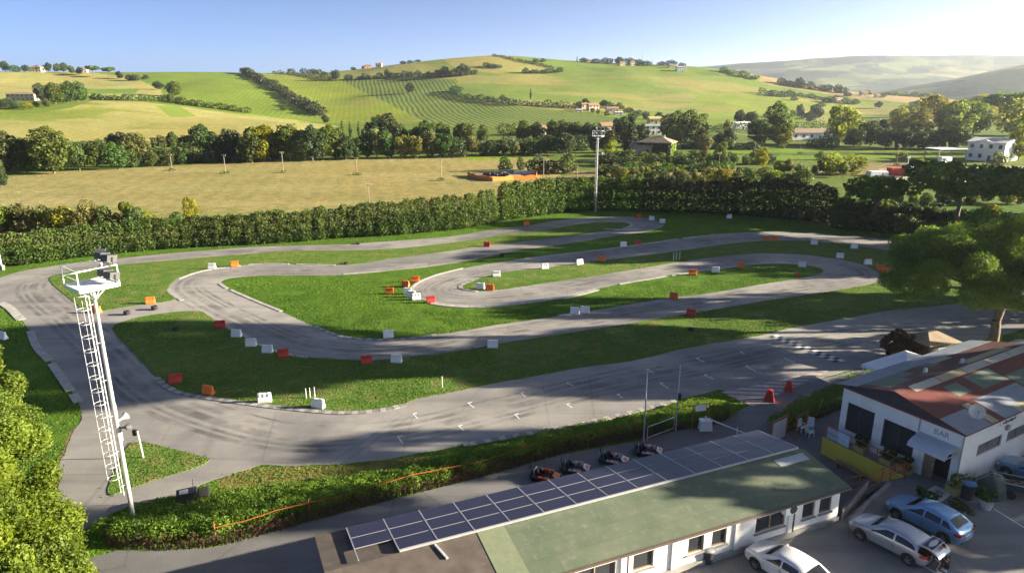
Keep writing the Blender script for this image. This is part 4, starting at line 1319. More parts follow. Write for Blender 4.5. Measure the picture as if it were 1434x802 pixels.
HL = [(-60, 388), (-20, 376), (40, 370), (100, 362), (180, 353), (260, 347), (340, 343), (420, 338), (480, 333), (540, 330), (600, 325), (650, 320), (692, 313)]
h1, _ = box_hedge([G(x, y - 1).xy for x, y in HL], 2.4, (4.5, 6.2), 95000, 0.16, 'hedge', 3, "clipped_hedge", "tall sunlit clipped hedge between the kart track and the beige field", col=1.0, top_var=.08)
HR = [(700, 311), (745, 304), (790, 299), (834, 296), (900, 297), (970, 299), (1040, 303), (1110, 309), (1165, 315)]
h2, _ = box_hedge([G(x, y - 2).xy for x, y in HR[:5]], 2.8, 6.8, 42000, 0.19, 'hedge', 4, "clipped_hedge", "tall shaded green hedge behind the far hairpin and the distant mast", col=1.1, top_var=0.08)
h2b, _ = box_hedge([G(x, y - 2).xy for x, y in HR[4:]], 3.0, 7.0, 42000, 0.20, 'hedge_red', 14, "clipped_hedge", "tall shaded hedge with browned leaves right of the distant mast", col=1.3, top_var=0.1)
HS = [(1165, 318), (1205, 322), (1245, 326), (1290, 330), (1340, 335), (1400, 342)]
h3, _ = box_hedge([G(x, y).xy for x, y in HS], 3.2, 2.6, 9000, 0.26, 'leaf_dark', 5, "shrub_border", "low dark shrub border under the pines at the far right bend", cat="shrubs", col=1.8, top_var=0.35)


# ground cover strip along the pit lane: sprawling green top, brown stems at the front
def cover_strip(front_px, back_px, h, n, name, label, seed):
    F = [Vector(G(x, y).xy) for x, y in front_px]
    B = [Vector(G(x, y).xy) for x, y in back_px]
    F, B = smooth_open(F, 6), smooth_open(B, 6)
    m = min(len(F), len(B))
    rng = np.random.default_rng(seed)
    blobs = []
    for i in range(m):
        a = F[int(i * (len(F) - 1) / (m - 1))]; b = B[int(i * (len(B) - 1) / (m - 1))]
        L = (b - a).length
        k = max(3, int(L / 0.5))
        for j in range(k):
            t = 0.16 + 0.84 * (j + rng.random() * 0.8) / k
            p = a.lerp(b, t)
            hh = h * (1 - 0.75 * t ** 1.5) * (0.8 + 0.35 * rng.random())
            blobs.append(((p.x + rng.normal() * .25, p.y + rng.normal() * .15, hh * 0.62), (0.62, 0.52, max(hh * 0.42, .16)), np.clip(0.45 + rng.normal() * .22, 0, 1)))
    me = crown_mesh(name, blobs, n, 0.062, MT['creeper'], seed, aspect=0.45, depth=0.4, cull=0.7)
    root = link(name, me)
    tag(root, label, "hedge")
    # bare brown stems showing along the front
    rng2 = random.Random(seed)
    v, f, tn = [], [], []
    sb = MB()
    for i in range(m - 1):
        a = F[int(i * (len(F) - 1) / (m - 1))]; a2 = F[int((i + 1) * (len(F) - 1) / (m - 1))]
        b = B[int(i * (len(B) - 1) / (m - 1))]
        inn = (b - a).normalized()
        cnt = max(2, int((a2 - a).length / 0.07))
        for c in range(cnt * 2):
            p = a.lerp(a2, rng2.random()) - inn * 0.1 + inn * rng2.uniform(0, 0.35)
            q = p + Vector((rng2.uniform(-.2, .2), rng2.uniform(-.1, .1)))
            hh = h * rng2.uniform(.45, .85)
            sb.add([(p.x - .035, p.y, 0), (p.x + .035, p.y, 0), (q.x, q.y, hh)], [(0, 1, 2)])
            x, y = p.lerp(q, .5)
            s = rng2.uniform(.05, .13)
            z = hh * rng2.uniform(.2, 1)
            sb.add([(x - s, y, z - s), (x + s, y + s * .5, z - s * .4), (x + s * .3, y, z + s)], [(0, 1, 2)])
    sb.build("stems", M("dry_brown_stems_" + name, (0.11, 0.06, 0.035), 0.9, var=0.4, scale=5), root)
    return root, F, B


CF1 = [(150, 764), (200, 768), (240, 769), (303, 764), (390, 742), (480, 717), (581, 690), (682, 665), (783, 636), (897, 613), (930, 607)]
CB1 = [(165, 728), (200, 712), (240, 703), (303, 690), (390, 684), (480, 671), (581, 655), (682, 630), (783, 606), (884, 588), (930, 578)]
cs1, F1, B1 = cover_strip(CF1, CB1, 1.2, 110000, "creeper_hedge", "long sprawling green creeper hedge between start straight and pit lane", 21)
CF2 = [(940, 604), (965, 600), (990, 597), (1012, 590), (1022, 583)]
CB2 = [(940, 572), (960, 566), (985, 563), (1005, 566), (1018, 575)]
cs2, F2, B2 = cover_strip(CF2, CB2, 1.1, 18000, "creeper_hedge", "bushy green end of the creeper hedge beside the white barrier box", 22)
CF3 = [(1092, 610), (1110, 601), (1135, 590), (1165, 578), (1195, 566), (1230, 545)]
CB3 = [(1090, 590), (1105, 578), (1130, 562), (1160, 548), (1190, 537), (1228, 520)]
cs3, F3, B3 = cover_strip(CF3, CB3, 1.15, 34000, "creeper_hedge", "green creeper hedge between the bar building and the track exit", 23)
# scattered rough grass behind the strip is part of the ground's grass

# orange netting fixed along the creeper hedge, on posts
NT_ = MB()
off = []
for i in range(0, len(F1) - 6, 3):
    p = F1[i]; q = F1[min(i + 3, len(F1) - 1)]
    inn = Vector((-(q - p).normalized().y, (q - p).normalized().x))
    off.append(p + inn * 0.35)
for i in range(6, len(off) - 1):
    a, b = off[i], off[i + 1]
    z0, z1 = 1.02 + 0.1 * math.sin(i * 1.7), 1.02 + 0.1 * math.sin((i + 1) * 1.7)
    e = (b - a).normalized()
    n = Vector((-e.y, e.x)) * 0.012
    NT_.add([(a.x + n.x, a.y + n.y, z0), (b.x + n.x, b.y + n.y, z1), (b.x + n.x, b.y + n.y, z1 + .055), (a.x + n.x, a.y + n.y, z0 + .055),
             (a.x - n.x, a.y - n.y, z0), (b.x - n.x, b.y - n.y, z1), (b.x - n.x, b.y - n.y, z1 + .055), (a.x - n.x, a.y - n.y, z0 + .055)],
            [(0, 1, 2, 3), (7, 6, 5, 4), (0, 4, 5, 1), (3, 2, 6, 7)])
nr = thing("netting_fence", "orange plastic netting strung along the long creeper hedge", "fence")
NT_.build("netting", M("shade_darkened_netting", (0.30, 0.085, 0.02), .7, var=.15), nr)  # orange darkened in the colour to stand for shade on the net
for i in range(6, len(off), 3):
    MB().tube((off[i].x, off[i].y, 0), (off[i].x, off[i].y, 1.35), 0.03, n=6).build("post", MT['rail_orange'], nr)


# big near trees -------------------------------------------------
def big_tree(name, label, cat, loc, blobs, n, leaf, mat, seed, th, tr, nl, bark='bark', aspect=0.6, **kw):
    o = thing(name, label, cat, loc)
    me = crown_mesh("crown", blobs, n, leaf, MT[mat], seed, aspect, **kw)
    link("crown", me, o)
    rr = random.Random(seed)
    limbs = [b[0] for b in rr.sample(blobs, nl)]
    trunk_mb(th, tr, limbs, seed=seed, n=10).build("trunk", MT[bark], o, True)
    return o


rg5 = np.random.default_rng(77)
# the umbrella pine by the bar
PINE = G(1383, 496)
pb = []
for i in range(120):
    a = rg5.random() * 2 * PI; q = rg5.random() ** 0.5
    x, y = 10.6 * q * math.cos(a), 8.5 * q * math.sin(a)
    zt = 13.7 - 4.6 * q ** 2.2
    z = zt - rg5.random() ** 1.2 * (7.2 - 4.2 * q)
    r_ = 1.0 + 0.75 * rg5.random()
    pb.append(((x, y, z), (r_ * 1.15, r_ * 1.15, r_ * 0.85), 0.25 + 0.6 * rg5.random()))
big_tree("umbrella_pine", "large umbrella pine with dense rounded crown behind the bar building", "tree", PINE + Vector((0.3, 0, 0)), pb, 190000, 0.15, 'pine_bright', 5, 6.2, 0.52, 16, 'bark', 0.22, depth=0.4, cull=0.75)
# pines at the far right bend
for (px, py, hp, wd, lab) in [(1222, 322, 80, 1.0, "spreading pine with bare lower branches beside the shaded hedge"), (1335, 334, 112, 1.15, "broad umbrella pine in front of the gravel yard and white house"), (1450, 345, 115, 1.1, "dark pine cut by the right edge behind the big pine")]:
    t_ = tree_px('pine0', px, py, hp, wd, 0, name="pine_tree", cat="tree", label=lab)

# sunlit trees in the lower left corner
def clump_tree(seed, w, h0, h1, n, r0, r1, top=0.8):
    return round_blobs(np.random.default_rng(seed), w, h0, h1, n, r0, r1, top, (0.15, 0.9), 0.9)


big_tree("tree", "big lime green tree filling the lower left corner", "tree", (-26.0, 28.0, 0), clump_tree(1, 10.5, 0.2, 8.6, 90, 0.6, 1.25), 95000, 0.085, 'corner_leaf', 31, 3.0, 0.22, 14, depth=0.55)
big_tree("tree", "lime green tree at the left edge beside the track exit road", "tree", (-32.6, 37.0, 0), clump_tree(2, 8.4, 0.2, 8.6, 70, 0.6, 1.2), 60000, 0.085, 'corner_leaf', 32, 3.0, 0.2, 12, depth=0.55)
big_tree("tree", "smaller lime green tree between the two corner trees at the left edge", "tree", (-29.6, 31.8, 0), clump_tree(3, 7.0, 0.2, 7.2, 50, 0.55, 1.05), 42000, 0.085, 'corner_leaf', 33, 2.2, 0.16, 10, depth=0.55)
big_tree("tree", "yellow green tree at the left edge above the corner trees", "tree", (-37.6, 44.5, 0), clump_tree(4, 6.5, 0.2, 8.4, 44, 0.55, 1.1), 34000, 0.09, 'corner_leaf', 34, 2.2, 0.14, 10, depth=0.55)
big_tree("tree", "lime green tree at the bottom edge right of the corner tree", "tree", (-20.6, 25.2, 0), clump_tree(5, 6.6, 0.2, 6.6, 44, 0.5, 1.0), 40000, 0.08, 'corner_leaf', 35, 2.0, 0.15, 10, depth=0.55)

# russet bush by the hut
rb = clump_tree(9, 4.6, -0.2, 2.9, 20, .5, .9)
bh = thing("bush", "russet brown bush beside the wooden hut", "bush", G(1263, 502))
link("foliage", crown_mesh("foliage", rb, 9000, 0.09, MT['russet'], 9), bh)

# trees just outside the frame that throw the long evening shadows
OFF = [('pinetall0', 70, 60.5, 34.5, .9), ('pinetall0', 70, 70.5, 34.5, .88), ('pinetall0', 79, 66, 36, .8), ('tall1', 68, 46, 21.5, .95), ('poplar0', 76, 39.8, 27, .9), ('broad0', 55, 34.8, 15, 1.0), ('tall0', 92, 108, 27.5, 1.0), ('broad2', 87, 99, 16, 1.0),
       ('pinetall0', 114, 133, 31, 1.1), ('pinetall0', 104, 119, 27, 1.1), ('tall1', 80, 80, 23, .9), ('broad1', 64, 74.5, 10, 1.1), ('broad0', 63, 67, 8.5, 1.1), ('broad1', 60, 41, 12.5, .85), ('tall0', 120, 142, 28, 1.1)]
OFF_N = ["nearest the big pine", "just beyond the tallest", "behind two equals", "behind the bar roof", "slim and alone", "nearest the car park", "beside the far bend", "low by the far bend", "tall behind the far pines", "among the far pines", "between both bends", "low before both tallest", "lowest of all", "between bar and car park", "farthest back"]
for (k, x, y, h, w), nn in zip(OFF, OFF_N):
    tree(k, (x, y, PARK_Z - .1 if (x < 69 and y < 47) else -0.1), h, w, {'p': 'pine_tree', 't': 'tree', 'b': 'tree'}[k[0]], "tree", "%s off the right edge, %s" % (LOOK[k], nn), "trees off the right edge")

# grass: blades over the verges and infields -----------------------------------
rg6 = np.random.default_rng(8)
def scatter(n, x0, x1, y0, y1):
    return np.stack([x0 + (x1 - x0) * rg6.random(n), y0 + (y1 - y0) * rg6.random(n)], 1)


gp = np.concatenate([scatter(420000, -75, 75, 34, 90), scatter(190000, -110, 95, 90, 150)])
dep = gp[:, 1] * CP + CAM_H * SP
xs = 717 + FPX * gp[:, 0] / dep
gp = gp[(xs > -60) & (xs < 1500)]
ol = [(p.x, p.y) for p in OUTLINE]
gj = gp + rg6.normal(size=gp.shape) * 0.13
keep = ~inside(gj[:, 0], gj[:, 1], ol)
onisl = np.zeros(len(gp), dtype=bool)
for k in ISL: onisl |= inside(gj[:, 0], gj[:, 1], [(p.x, p.y) for p in ISL[k]])
keep |= onisl
keep &= ~(inside(gp[:, 0], gp[:, 1], [(p.x, p.y) for p in ap]))
keep &= ~(inside(gp[:, 0], gp[:, 1], [(p.x, p.y) for p in pk]))
gp, onisl = gp[keep], onisl[keep]
dens = fbm(gp[:, 0] / 3.0, gp[:, 1] / 3.0, 3, 61)
bare = fbm(gp[:, 0] / 5.5, gp[:, 1] / 2.6, 4, 64)
k2 = (dens > 0.30) & (bare < 0.60 + 0.05 * rg6.normal(size=len(gp)))
gp, onisl, dens = gp[k2], onisl[k2], dens[k2]
n = len(gp)
hh = (0.035 + 0.05 * rg6.random(n)) * (0.6 + 0.9 * dens)
aa = rg6.random(n) * 2 * PI
ww = 0.035 + 0.04 * rg6.random(n)
z0 = np.where(onisl, 0.05, 0.0)
ln = rg6.normal(size=(n, 2)) * 0.05
ca, sa = np.cos(aa) * ww, np.sin(aa) * ww
V = np.stack([np.stack([gp[:, 0] - ca, gp[:, 1] - sa, z0], 1), np.stack([gp[:, 0] + ca, gp[:, 1] + sa, z0], 1), np.stack([gp[:, 0] + ln[:, 0], gp[:, 1] + ln[:, 1], z0 + hh], 1)], 1).reshape(-1, 3)
tn = np.clip(fbm(gp[:, 0] / 9, gp[:, 1] / 9, 3, 62) * 1.3 - 0.25 + rg6.normal(size=n) * 0.18, 0, 1)
gm = np_mesh("grass", V, np.arange(n * 3).reshape(n, 3), MT['grassblade'], False, {"tone": np.repeat(tn, 3)})
tag(link("grass", gm), "short mown grass on the infields and verges", "grass", kind="stuff")
# ------------------------------------------------------------------ long building with solar panels (local frame: x along GE1, y along GE2)
LB = thing("long_building", "long low white building with green felt roof and a strip of solar panels", "building", (GP.x, GP.y, 0), g_ang)
LEN, DEP, EAVE, RIDGE, RY = 28.3, 7.1, 3.6, 4.15, 3.55


def roof_z(y):
    return EAVE + (RIDGE - EAVE) * (y / RY if y < RY else (DEP - y) / (DEP - RY))


wall = MB()
# walls as four slabs (near wall left in pieces round its openings)
WINS = [(-1.75, -0.85, 0.95, 0.95), (-3.0, -2.1, 0.95, 0.95), (-6.3, -4.25, 0.9, 1.0), (-9.2, -8.25, 0.95, 0.95), (-10.7, -9.7, 0.95, 0.95), (-14.0, -12.8, .95, .95), (-17.3, -15.0, .95, .95), (-20.5, -19.4, .95, .95), (-24, -22.5, .95, .95), (-27.2, -26.2, .95, .95)]
ZB = 1.1
y0, th = 0.35, 0.22
wall.box((-LEN / 2, y0 + th / 2, (ZB + 2.05) / 2 + 0.0), (LEN - .5, th, 2.05 - ZB + 0.0 + 0.0 + 0.0 + 2.05 * 0), 0) if False else None
sill, head = 2.05, 3.0
wall.box((-LEN / 2, y0 + th / 2, sill / 2), (LEN - .5, th, sill))
wall.box((-LEN / 2, y0 + th / 2, (head + 3.55) / 2), (LEN - .5, th, 3.55 - head))
xs_ = sorted([w[0] for w in WINS] + [w[1] for w in WINS] + [-0.25, -LEN + .25])
for a, b in zip(xs_[0::2], xs_[1::2]):
    wall.box(((a + b) / 2, y0 + th / 2, (sill + head) / 2), (b - a, th, head - sill))
wall.box((-LEN / 2, DEP - y0 - th / 2, 1.78), (LEN - .5, th, 3.56))
for x in (-0.25 - th / 2, -LEN + .25 + th / 2):
    wall.prism([(x - th / 2, y0 + th), (x + th / 2, y0 + th), (x + th / 2, DEP - y0 - th), (x - th / 2, DEP - y0 - th)], 0, 3.56)
    wall.add([(x, y0 + th, 3.55), (x, RY, 4.08), (x, DEP - y0 - th, 3.55)], [(0, 1, 2), (2, 1, 0)])
# pilasters along the near wall
for x in (-3.9, -7.6, -11.6, -14.6, -18.4, -21.6):
    wall.box((x, y0 - 0.04, 2.3), (0.28, 0.1, 2.36))
wall.build("wall", MT['wall_white'], LB)
pl = MB()
pl.box((-LEN / 2, y0 - 0.06, 1.34), (LEN - .4, 0.12, 0.34))
pl.build("plinth", MT['concrete'], LB)
for (a, b, _, _) in WINS:
    fr = MB()
    xm, wd = (a + b) / 2, b - a
    for x in (a + .03, b - .03): fr.box((x, y0 + 0.1, (sill + head) / 2), (0.06, 0.1, head - sill))
    fr.box((xm, y0 + 0.1, head - .03), (wd - .12, 0.1, 0.06)); fr.box((xm, y0 + 0.1, sill + .03), (wd - .12, 0.1, 0.06))
    if wd > 1.3: fr.box((xm, y0 + 0.1, (sill + head) / 2), (0.06, 0.1, head - sill - .12))
    f = fr.build("window", MT['roof_brown'], LB)
    MB().box((xm, y0 + 0.12, (sill + head) / 2), (wd - .13, 0.02, head - sill - .13)).build("pane", MT['glass'], f)
    MB().box((xm, y0 - 0.035, sill - 0.035), (wd + .16, 0.16, 0.06)).build("sill", MT['concrete'], f)


def felt_mat():
    m, nt, _, L = new_mat("green_roof_felt")
    p = pos(nt, True)
    n1 = noise(nt, 0.35, 5, 0.65, p)
    n2 = noise(nt, 2.5, 4, 0.6, p)
    c = mixc(nt, ramp(nt, n1, 0.35, 0.68), (0.088, 0.118, 0.078), (0.135, 0.155, 0.108))
    # strips of felt laid across the slope
    w = N(nt, 'ShaderNodeTexBrick')
    L.new(p, w.inputs['Vector'])
    w.inputs['Scale'].default_value = 1.0
    w.inputs['Brick Width'].default_value = 4.0
    w.inputs['Row Height'].default_value = 1.0
    w.inputs['Mortar Size'].default_value = 0.012
    w.inputs['Color1'].default_value = (0.97, 0.98, 0.97, 1); w.inputs['Color2'].default_value = (1.05, 1.03, 1.0, 1); w.inputs['Mortar'].default_value = (0.74, 0.76, 0.74, 1)
    c = mixc(nt, 1.0, c, w.outputs['Color'], 'MULTIPLY')
    c = mixc(nt, ramp(nt, n2, 0.55, 0.75, 0, 0.5), c, (0.24, 0.22, 0.19))
    finish(nt, c, 0.85, 0, 0.25, n2, 0.01)
    return m


MT['felt'] = felt_mat()
MT['felt_dark'] = M("brown_roof_felt", (0.085, 0.07, 0.06), 0.9, var=0.25, scale=1.2, stain=(0.13, 0.11, 0.09), stains=0.3)
def slope(x0, x1, ya, yb, t=0.12, lift=0.0):
    b = MB()
    v = []
    for x in (x0, x1):
        for y in (ya, yb):
            v += [(x, y, roof_z(y) + lift - t), (x, y, roof_z(y) + lift)]
    b.add(v, [(0, 4, 5, 1), (3, 7, 6, 2), (1, 5, 7, 3), (2, 6, 4, 0), (0, 1, 3, 2), (6, 7, 5, 4)])
    return b
SPLIT = -19.6
slope(SPLIT, 0, 0, RY).build("roof", MT['felt'], LB)
slope(-LEN, SPLIT, 0, RY).build("roof", MT['felt_dark'], LB)["label"] = "dark brown felt end of the roof"
slope(-LEN, 0, RY, DEP).build("roof", MT['felt_dark'], LB)["label"] = "far roof slope under the solar panels"
sm_ = slope(SPLIT - 1.4, SPLIT + .02, 0.02, RY - .02, 0.02, 0.022)
sm_.build("roof_flashing", M("pale_green_flashing", (0.16, 0.185, 0.115), .85, var=.1), LB)
g_ = MB()
g_.box((-LEN / 2, -0.06, EAVE - 0.09), (LEN + .02, 0.11, 0.12)); g_.box((-LEN / 2, DEP + .06, EAVE - 0.09), (LEN + .02, 0.11, 0.12))
for x in (-3.9, -14.6): g_.tube((x + .25, 0.28, 1.25), (x + .25, 0.28, 3.5), 0.045)
g_.build("gutter", M("brown_gutter", (0.10, 0.075, 0.06), .6), LB)
slope(-2.6, -0.4, RY - .95, RY - .35, 0.015, 0.022).build("roof_patch", M("pale_roof_patch", (0.34, 0.38, 0.40), .8), LB)


def pv_mat():
    m, nt, _, L = new_mat("solar_cells")
    p = pos(nt, True)
    w = N(nt, 'ShaderNodeTexBrick', offset=0.0)
    L.new(p, w.inputs['Vector'])
    w.inputs['Scale'].default_value = 1.0; w.inputs['Brick Width'].default_value = 0.16; w.inputs['Row Height'].default_value = 0.16; w.inputs['Mortar Size'].default_value = 0.006
    w.inputs['Color1'].default_value = (0.02, 0.02, 0.042, 1); w.inputs['Color2'].default_value = (0.025, 0.024, 0.05, 1); w.inputs['Mortar'].default_value = (0.05, 0.055, 0.09, 1)
    finish(nt, w.outputs['Color'], 0.3, 0, 0.35)
    return m


MT['pv'] = pv_mat()
MT['pv_frame'] = M('aluminium_frame', (0.34, 0.35, 0.38), .5, .3, var=.05)
# fourteen bays of three panels; the outermost bay at the far left has two
PVX0, PVW = -0.35, 1.885
rowy = [RY + 0.06, RY + 1.17, RY + 2.28, DEP - 0.08]
for i in range(14):
    for j in range(3):
        if i == 13 and j == 0: continue
        xa, xb = PVX0 - PVW * (i + 1) + .02, PVX0 - PVW * i - .05
        ya, yb = rowy[j] + .02, rowy[j + 1] - .02
        za, zb = roof_z(ya) + 0.14, roof_z(yb) + 0.14
        f = MB().add([(xa, ya, za), (xb, ya, za), (xb, yb, zb), (xa, yb, zb), (xa, ya, za - .04), (xb, ya, za - .04), (xb, yb, zb - .04), (xa, yb, zb - .04)],
                     [(0, 1, 2, 3), (7, 6, 5, 4), (0, 4, 5, 1), (1, 5, 6, 2), (2, 6, 7, 3), (3, 7, 4, 0)])
        fo = f.build("solar_panel", MT['pv_frame'], LB)
        e = 0.014
        k = (zb - za) / (yb - ya)
        MB().add([(xa + e, ya + e, za + k * e + .004), (xb - e, ya + e, za + k * e + .004), (xb - e, yb - e, zb - k * e + .004), (xa + e, yb - e, zb - k * e + .004)], [(0, 1, 2, 3)]).build("cells", MT['pv'], fo)
rl_ = MB()
for y in (RY + .04, ):
    rl_.bar((PVX0 - PVW * 13, y - .03, roof_z(y) + .09), (PVX0, y - .03, roof_z(y) + .09), .05, .1)
for i in range(15):
    x = PVX0 - PVW * i
    yb = DEP - .06
    rl_.bar((x - .015, RY + .05, roof_z(RY + .05) + .13), (x - .015, yb, roof_z(yb) + .13), .04, .05)
rl_.build("panel_rails", MT['steel'], LB)
# air conditioner on the wall
ac = MB().box((-4.2, y0 - 0.2, 3.2), (0.85, 0.34, 0.6))
aco = ac.build("air_conditioner", MT['white_paint'], LB, bevel=.02)
fan = MB().lathe([(0.0, 0.0), (0.22, 0.0), (0.25, 0.015), (0.25, 0.0)], n=20, M=Matrix.Translation((-4.1, y0 - .372, 3.2)) @ Matrix.Rotation(R(90), 4, 'X'))
fan.build("fan_grille", MT['dark_metal'], aco)
# raised pipe on the roof near the solar strip end
MB().bar((PVX0 - PVW * 12.1, RY - .1, RIDGE + .02), (PVX0 - PVW * 11.95, RY - 1.1, roof_z(RY - 1.1) + .05), .12, .08).build("roof_pipe", MT['steel'], LB)

# ------------------------------------------------------------------ bar building (local frame: x = along BF, y = along BG -> use world coords through bb)
BB = thing("bar_building", "white bar building with patchwork corrugated roof and canopied door", "building", (BAR_O.x, BAR_O.y, PARK_Z), math.atan2(BG.y, BG.x))
# local axes: X = depth direction BG, Y = front wall direction BF ; front wall is x=0
WL, WDp, WH = 8.0, 17.0, 3.85
RX = 4.4                                  # ridge runs along X at local y = RX
RZ = WH + 1.05


def wall_with_holes(b, axis, at, u0, u1, z0, z1, holes, th):
    """slab wall; axis 'x': wall lies along Y at x=at, else along X at y=at; holes (u0,u1,z0,z1) not overlapping in u"""
    holes = sorted(holes)
    cur = u0
    def blk(a, c, zA, zB):
        if c - a < 1e-4 or zB - zA < 1e-4: return
        if axis == 'x': b.box((at + th / 2, (a + c) / 2, (zA + zB) / 2), (th, c - a, zB - zA))
        else: b.box(((a + c) / 2, at + th / 2, (zA + zB) / 2), (c - a, th, zB - zA))
    for (h0, h1, hz0, hz1) in holes:
        blk(cur, h0, z0, z1)
        blk(h0, h1, z0, hz0); blk(h0, h1, hz1, z1)
        cur = h1
    blk(cur, u1, z0, z1)


bw = MB()
fw_holes = [(0.45, 2.05, 0.0, 2.25), (2.75, 4.9, 0.75, 2.75), (5.55, 7.55, 0.75, 2.85)]
wall_with_holes(bw, 'x', 0.0, 0.0, WL, 0, WH, fw_holes, 0.25)
rw_holes = [(2.0, 4.9, 1.75, 2.55), (5.6, 8.2, 1.75, 2.55), (9.5, 12.2, 1.75, 2.55)]
wall_with_holes(bw, 'y', 0.0, 0.25, WDp, 0, WH, rw_holes, 0.25)
bw.box((WDp - .12, WL / 2, WH / 2), (.24, WL - .5, WH)); bw.box((WDp / 2, WL - .125, WH / 2), (WDp - .5, .25, WH))
bw.build("wall", MT['wall_white'], BB)
gb_ = MB().add([(-.02, 0, WH), (-.02, WL, WH), (-.02, RX, RZ), (.1, 0, WH), (.1, WL, WH), (.1, RX, RZ)], [(0, 2, 1), (3, 4, 5), (0, 3, 5, 2), (1, 2, 5, 4), (0, 1, 4, 3)])
gb_.build("gable", M("dark_gable_boards", (0.05, 0.045, 0.06), .8, var=.2), BB)
tr = MB(); tr.bar((-.06, -.1, WH - .03), (-.06, WL + .1, WH - .03), .08, .1); tr.bar((-.1, -.1, WH + .0), (WDp, -.1, WH + .0), .08, .1)
tr.build("trim", M("red_fascia", (0.24, 0.07, 0.06), .7, var=.2), BB)
# glazing
for (a, b, z0_, z1_) in fw_holes[1:]:
    fr = MB()
    for y in (a + .04, b - .04, (a + b) / 2): fr.box((0.12, y, (z0_ + z1_) / 2), (.1, .07, z1_ - z0_ - .002))
    fr.box((.12, (a + b) / 2, z1_ - .04), (.098, b - a - .15, .08)); fr.box((.12, (a + b) / 2, z0_ + .04), (.098, b - a - .15, .08))
    f = fr.build("window", MT['dark_metal'], BB)
    MB().box((.13, (a + b) / 2, (z0_ + z1_) / 2), (.02, b - a - .16, z1_ - z0_ - .16)).build("pane", MT['glass'], f)
for (a, b, z0_, z1_) in rw_holes:
    fr = MB()
    for x in (a + .03, b - .03, (a + b) / 2): fr.box((x, 0.12, (z0_ + z1_) / 2), (.06, .1, z1_ - z0_ - .002))
    fr.box(((a + b) / 2, .12, z1_ - .03), (b - a, .098, .06)); fr.box(((a + b) / 2, .12, z0_ + .03), (b - a, .098, .06))
    f = fr.build("window", MT['roof_brown'], BB)
    MB().box(((a + b) / 2, .13, (z0_ + z1_) / 2), (b - a - .12, .02, z1_ - z0_ - .01)).build("pane", M("dusty_pane_%d" % int(a), (0.16, 0.15, 0.16), .35, var=.3, scale=2), f)
# door: black panel painting the dark inside, wooden leaf, canopy with curved roof
MB().box((0.9, 1.25, 1.12), (.05, 1.5, 2.2)).build("door_recess", MT['black'], BB)
dl = MB().box((0.1, 1.72, 1.08), (.06, .66, 2.1)).build("door", MT['wood'], BB)
MB().box((0.06, 1.45, 1.05), (.03, .05, .2)).build("handle", MT['steel'], dl)
cn = MB()
npt = 8
for i in range(npt):
    a0_, a1_ = PI / 2 * i / npt, PI / 2 * (i + 1) / npt
    p0 = (-1.35 * math.sin(a0_), 2.35 + .55 * math.cos(a0_)); p1 = (-1.35 * math.sin(a1_), 2.35 + .55 * math.cos(a1_))
    cn.add([(p0[0], .15, p0[1]), (p0[0], 2.5, p0[1]), (p1[0], 2.5, p1[1]), (p1[0], .15, p1[1]), (p0[0], .15, p0[1] - .04), (p0[0], 2.5, p0[1] - .04), (p1[0], 2.5, p1[1] - .04), (p1[0], .15, p1[1] - .04)],
           [(0, 1, 2, 3), (7, 6, 5, 4), (0, 3, 7, 4), (1, 5, 6, 2), (2, 6, 7, 3)])
cn.build("canopy", M("pale_blue_canopy", (0.45, 0.50, 0.52), .5, var=.06), BB)
cp_ = MB()
for y in (.2, 2.45): MB().bar((0, y, 2.4), (-1.3, y, 2.4), .05, .05).build("canopy_bracket", MT['grey_paint'], BB)
MB().tube((-.05, -.06, 0.1), (-.05, -.06, WH - .1), .05).build("downpipe", MT['grey_paint'], BB)
MB().tube((-.05, 2.62, 2.9), (-.05, 2.62, WH - .1), .04).build("downpipe", MT['grey_paint'], BB)


def text_obj(body, size, mat, parent, M_, name="lettering", extrude=0.015):
    cu = bpy.data.curves.new(name, 'FONT')
    cu.body = body; cu.size = size; cu.extrude = extrude; cu.align_x = 'CENTER'
    tmp = bpy.data.objects.new(name, cu); COL.objects.link(tmp)
    bpy.context.view_layer.update()
    me = bpy.data.meshes.new_from_object(tmp.evaluated_get(bpy.context.evaluated_depsgraph_get()))
    bpy.data.objects.remove(tmp)
    me.transform(M_)
    me.materials.clear(); me.materials.append(mat)
    return link(name, me, parent)


# letters face -X of the local frame: text x axis runs along -Y
MT_face = Matrix(((0, 0, -1, 0), (-1, 0, 0, 0), (0, 1, 0, 0), (0, 0, 0, 1)))
text_obj("BAR", 0.52, MT['grey_paint'], BB, Matrix.Translation((-.02, 1.25, 3.16)) @ MT_face)
# patchwork roof: near slope (y from -0.25 to RX) and far slope (RX to WL+.4)


def corr_mat(name, col, var=.15):
    m, nt, _, L = new_mat(name)
    p = pos(nt, True)
    w = N(nt, 'ShaderNodeTexWave', wave_type='BANDS', bands_direction='X')
    L.new(p, w.inputs['Vector']); w.inputs['Scale'].default_value = 2.2
    n = noise(nt, 0.9, 5, .65, p)
    n2 = noise(nt, 7, 3, .6, p)
    c = mixc(nt, ramp(nt, n, .3, .7), tuple(k * (1 - var) for k in col), tuple(k * (1 + var) for k in col))
    c = mixc(nt, ramp(nt, n2, .58, .75, 0, .6), c, tuple(k * .6 + .05 for k in col))
    finish(nt, c, .7, 0, .3, math_n(nt, 'ADD', w.outputs['Fac'], math_n(nt, 'MULTIPLY', n2, .2)), .03)
    return m


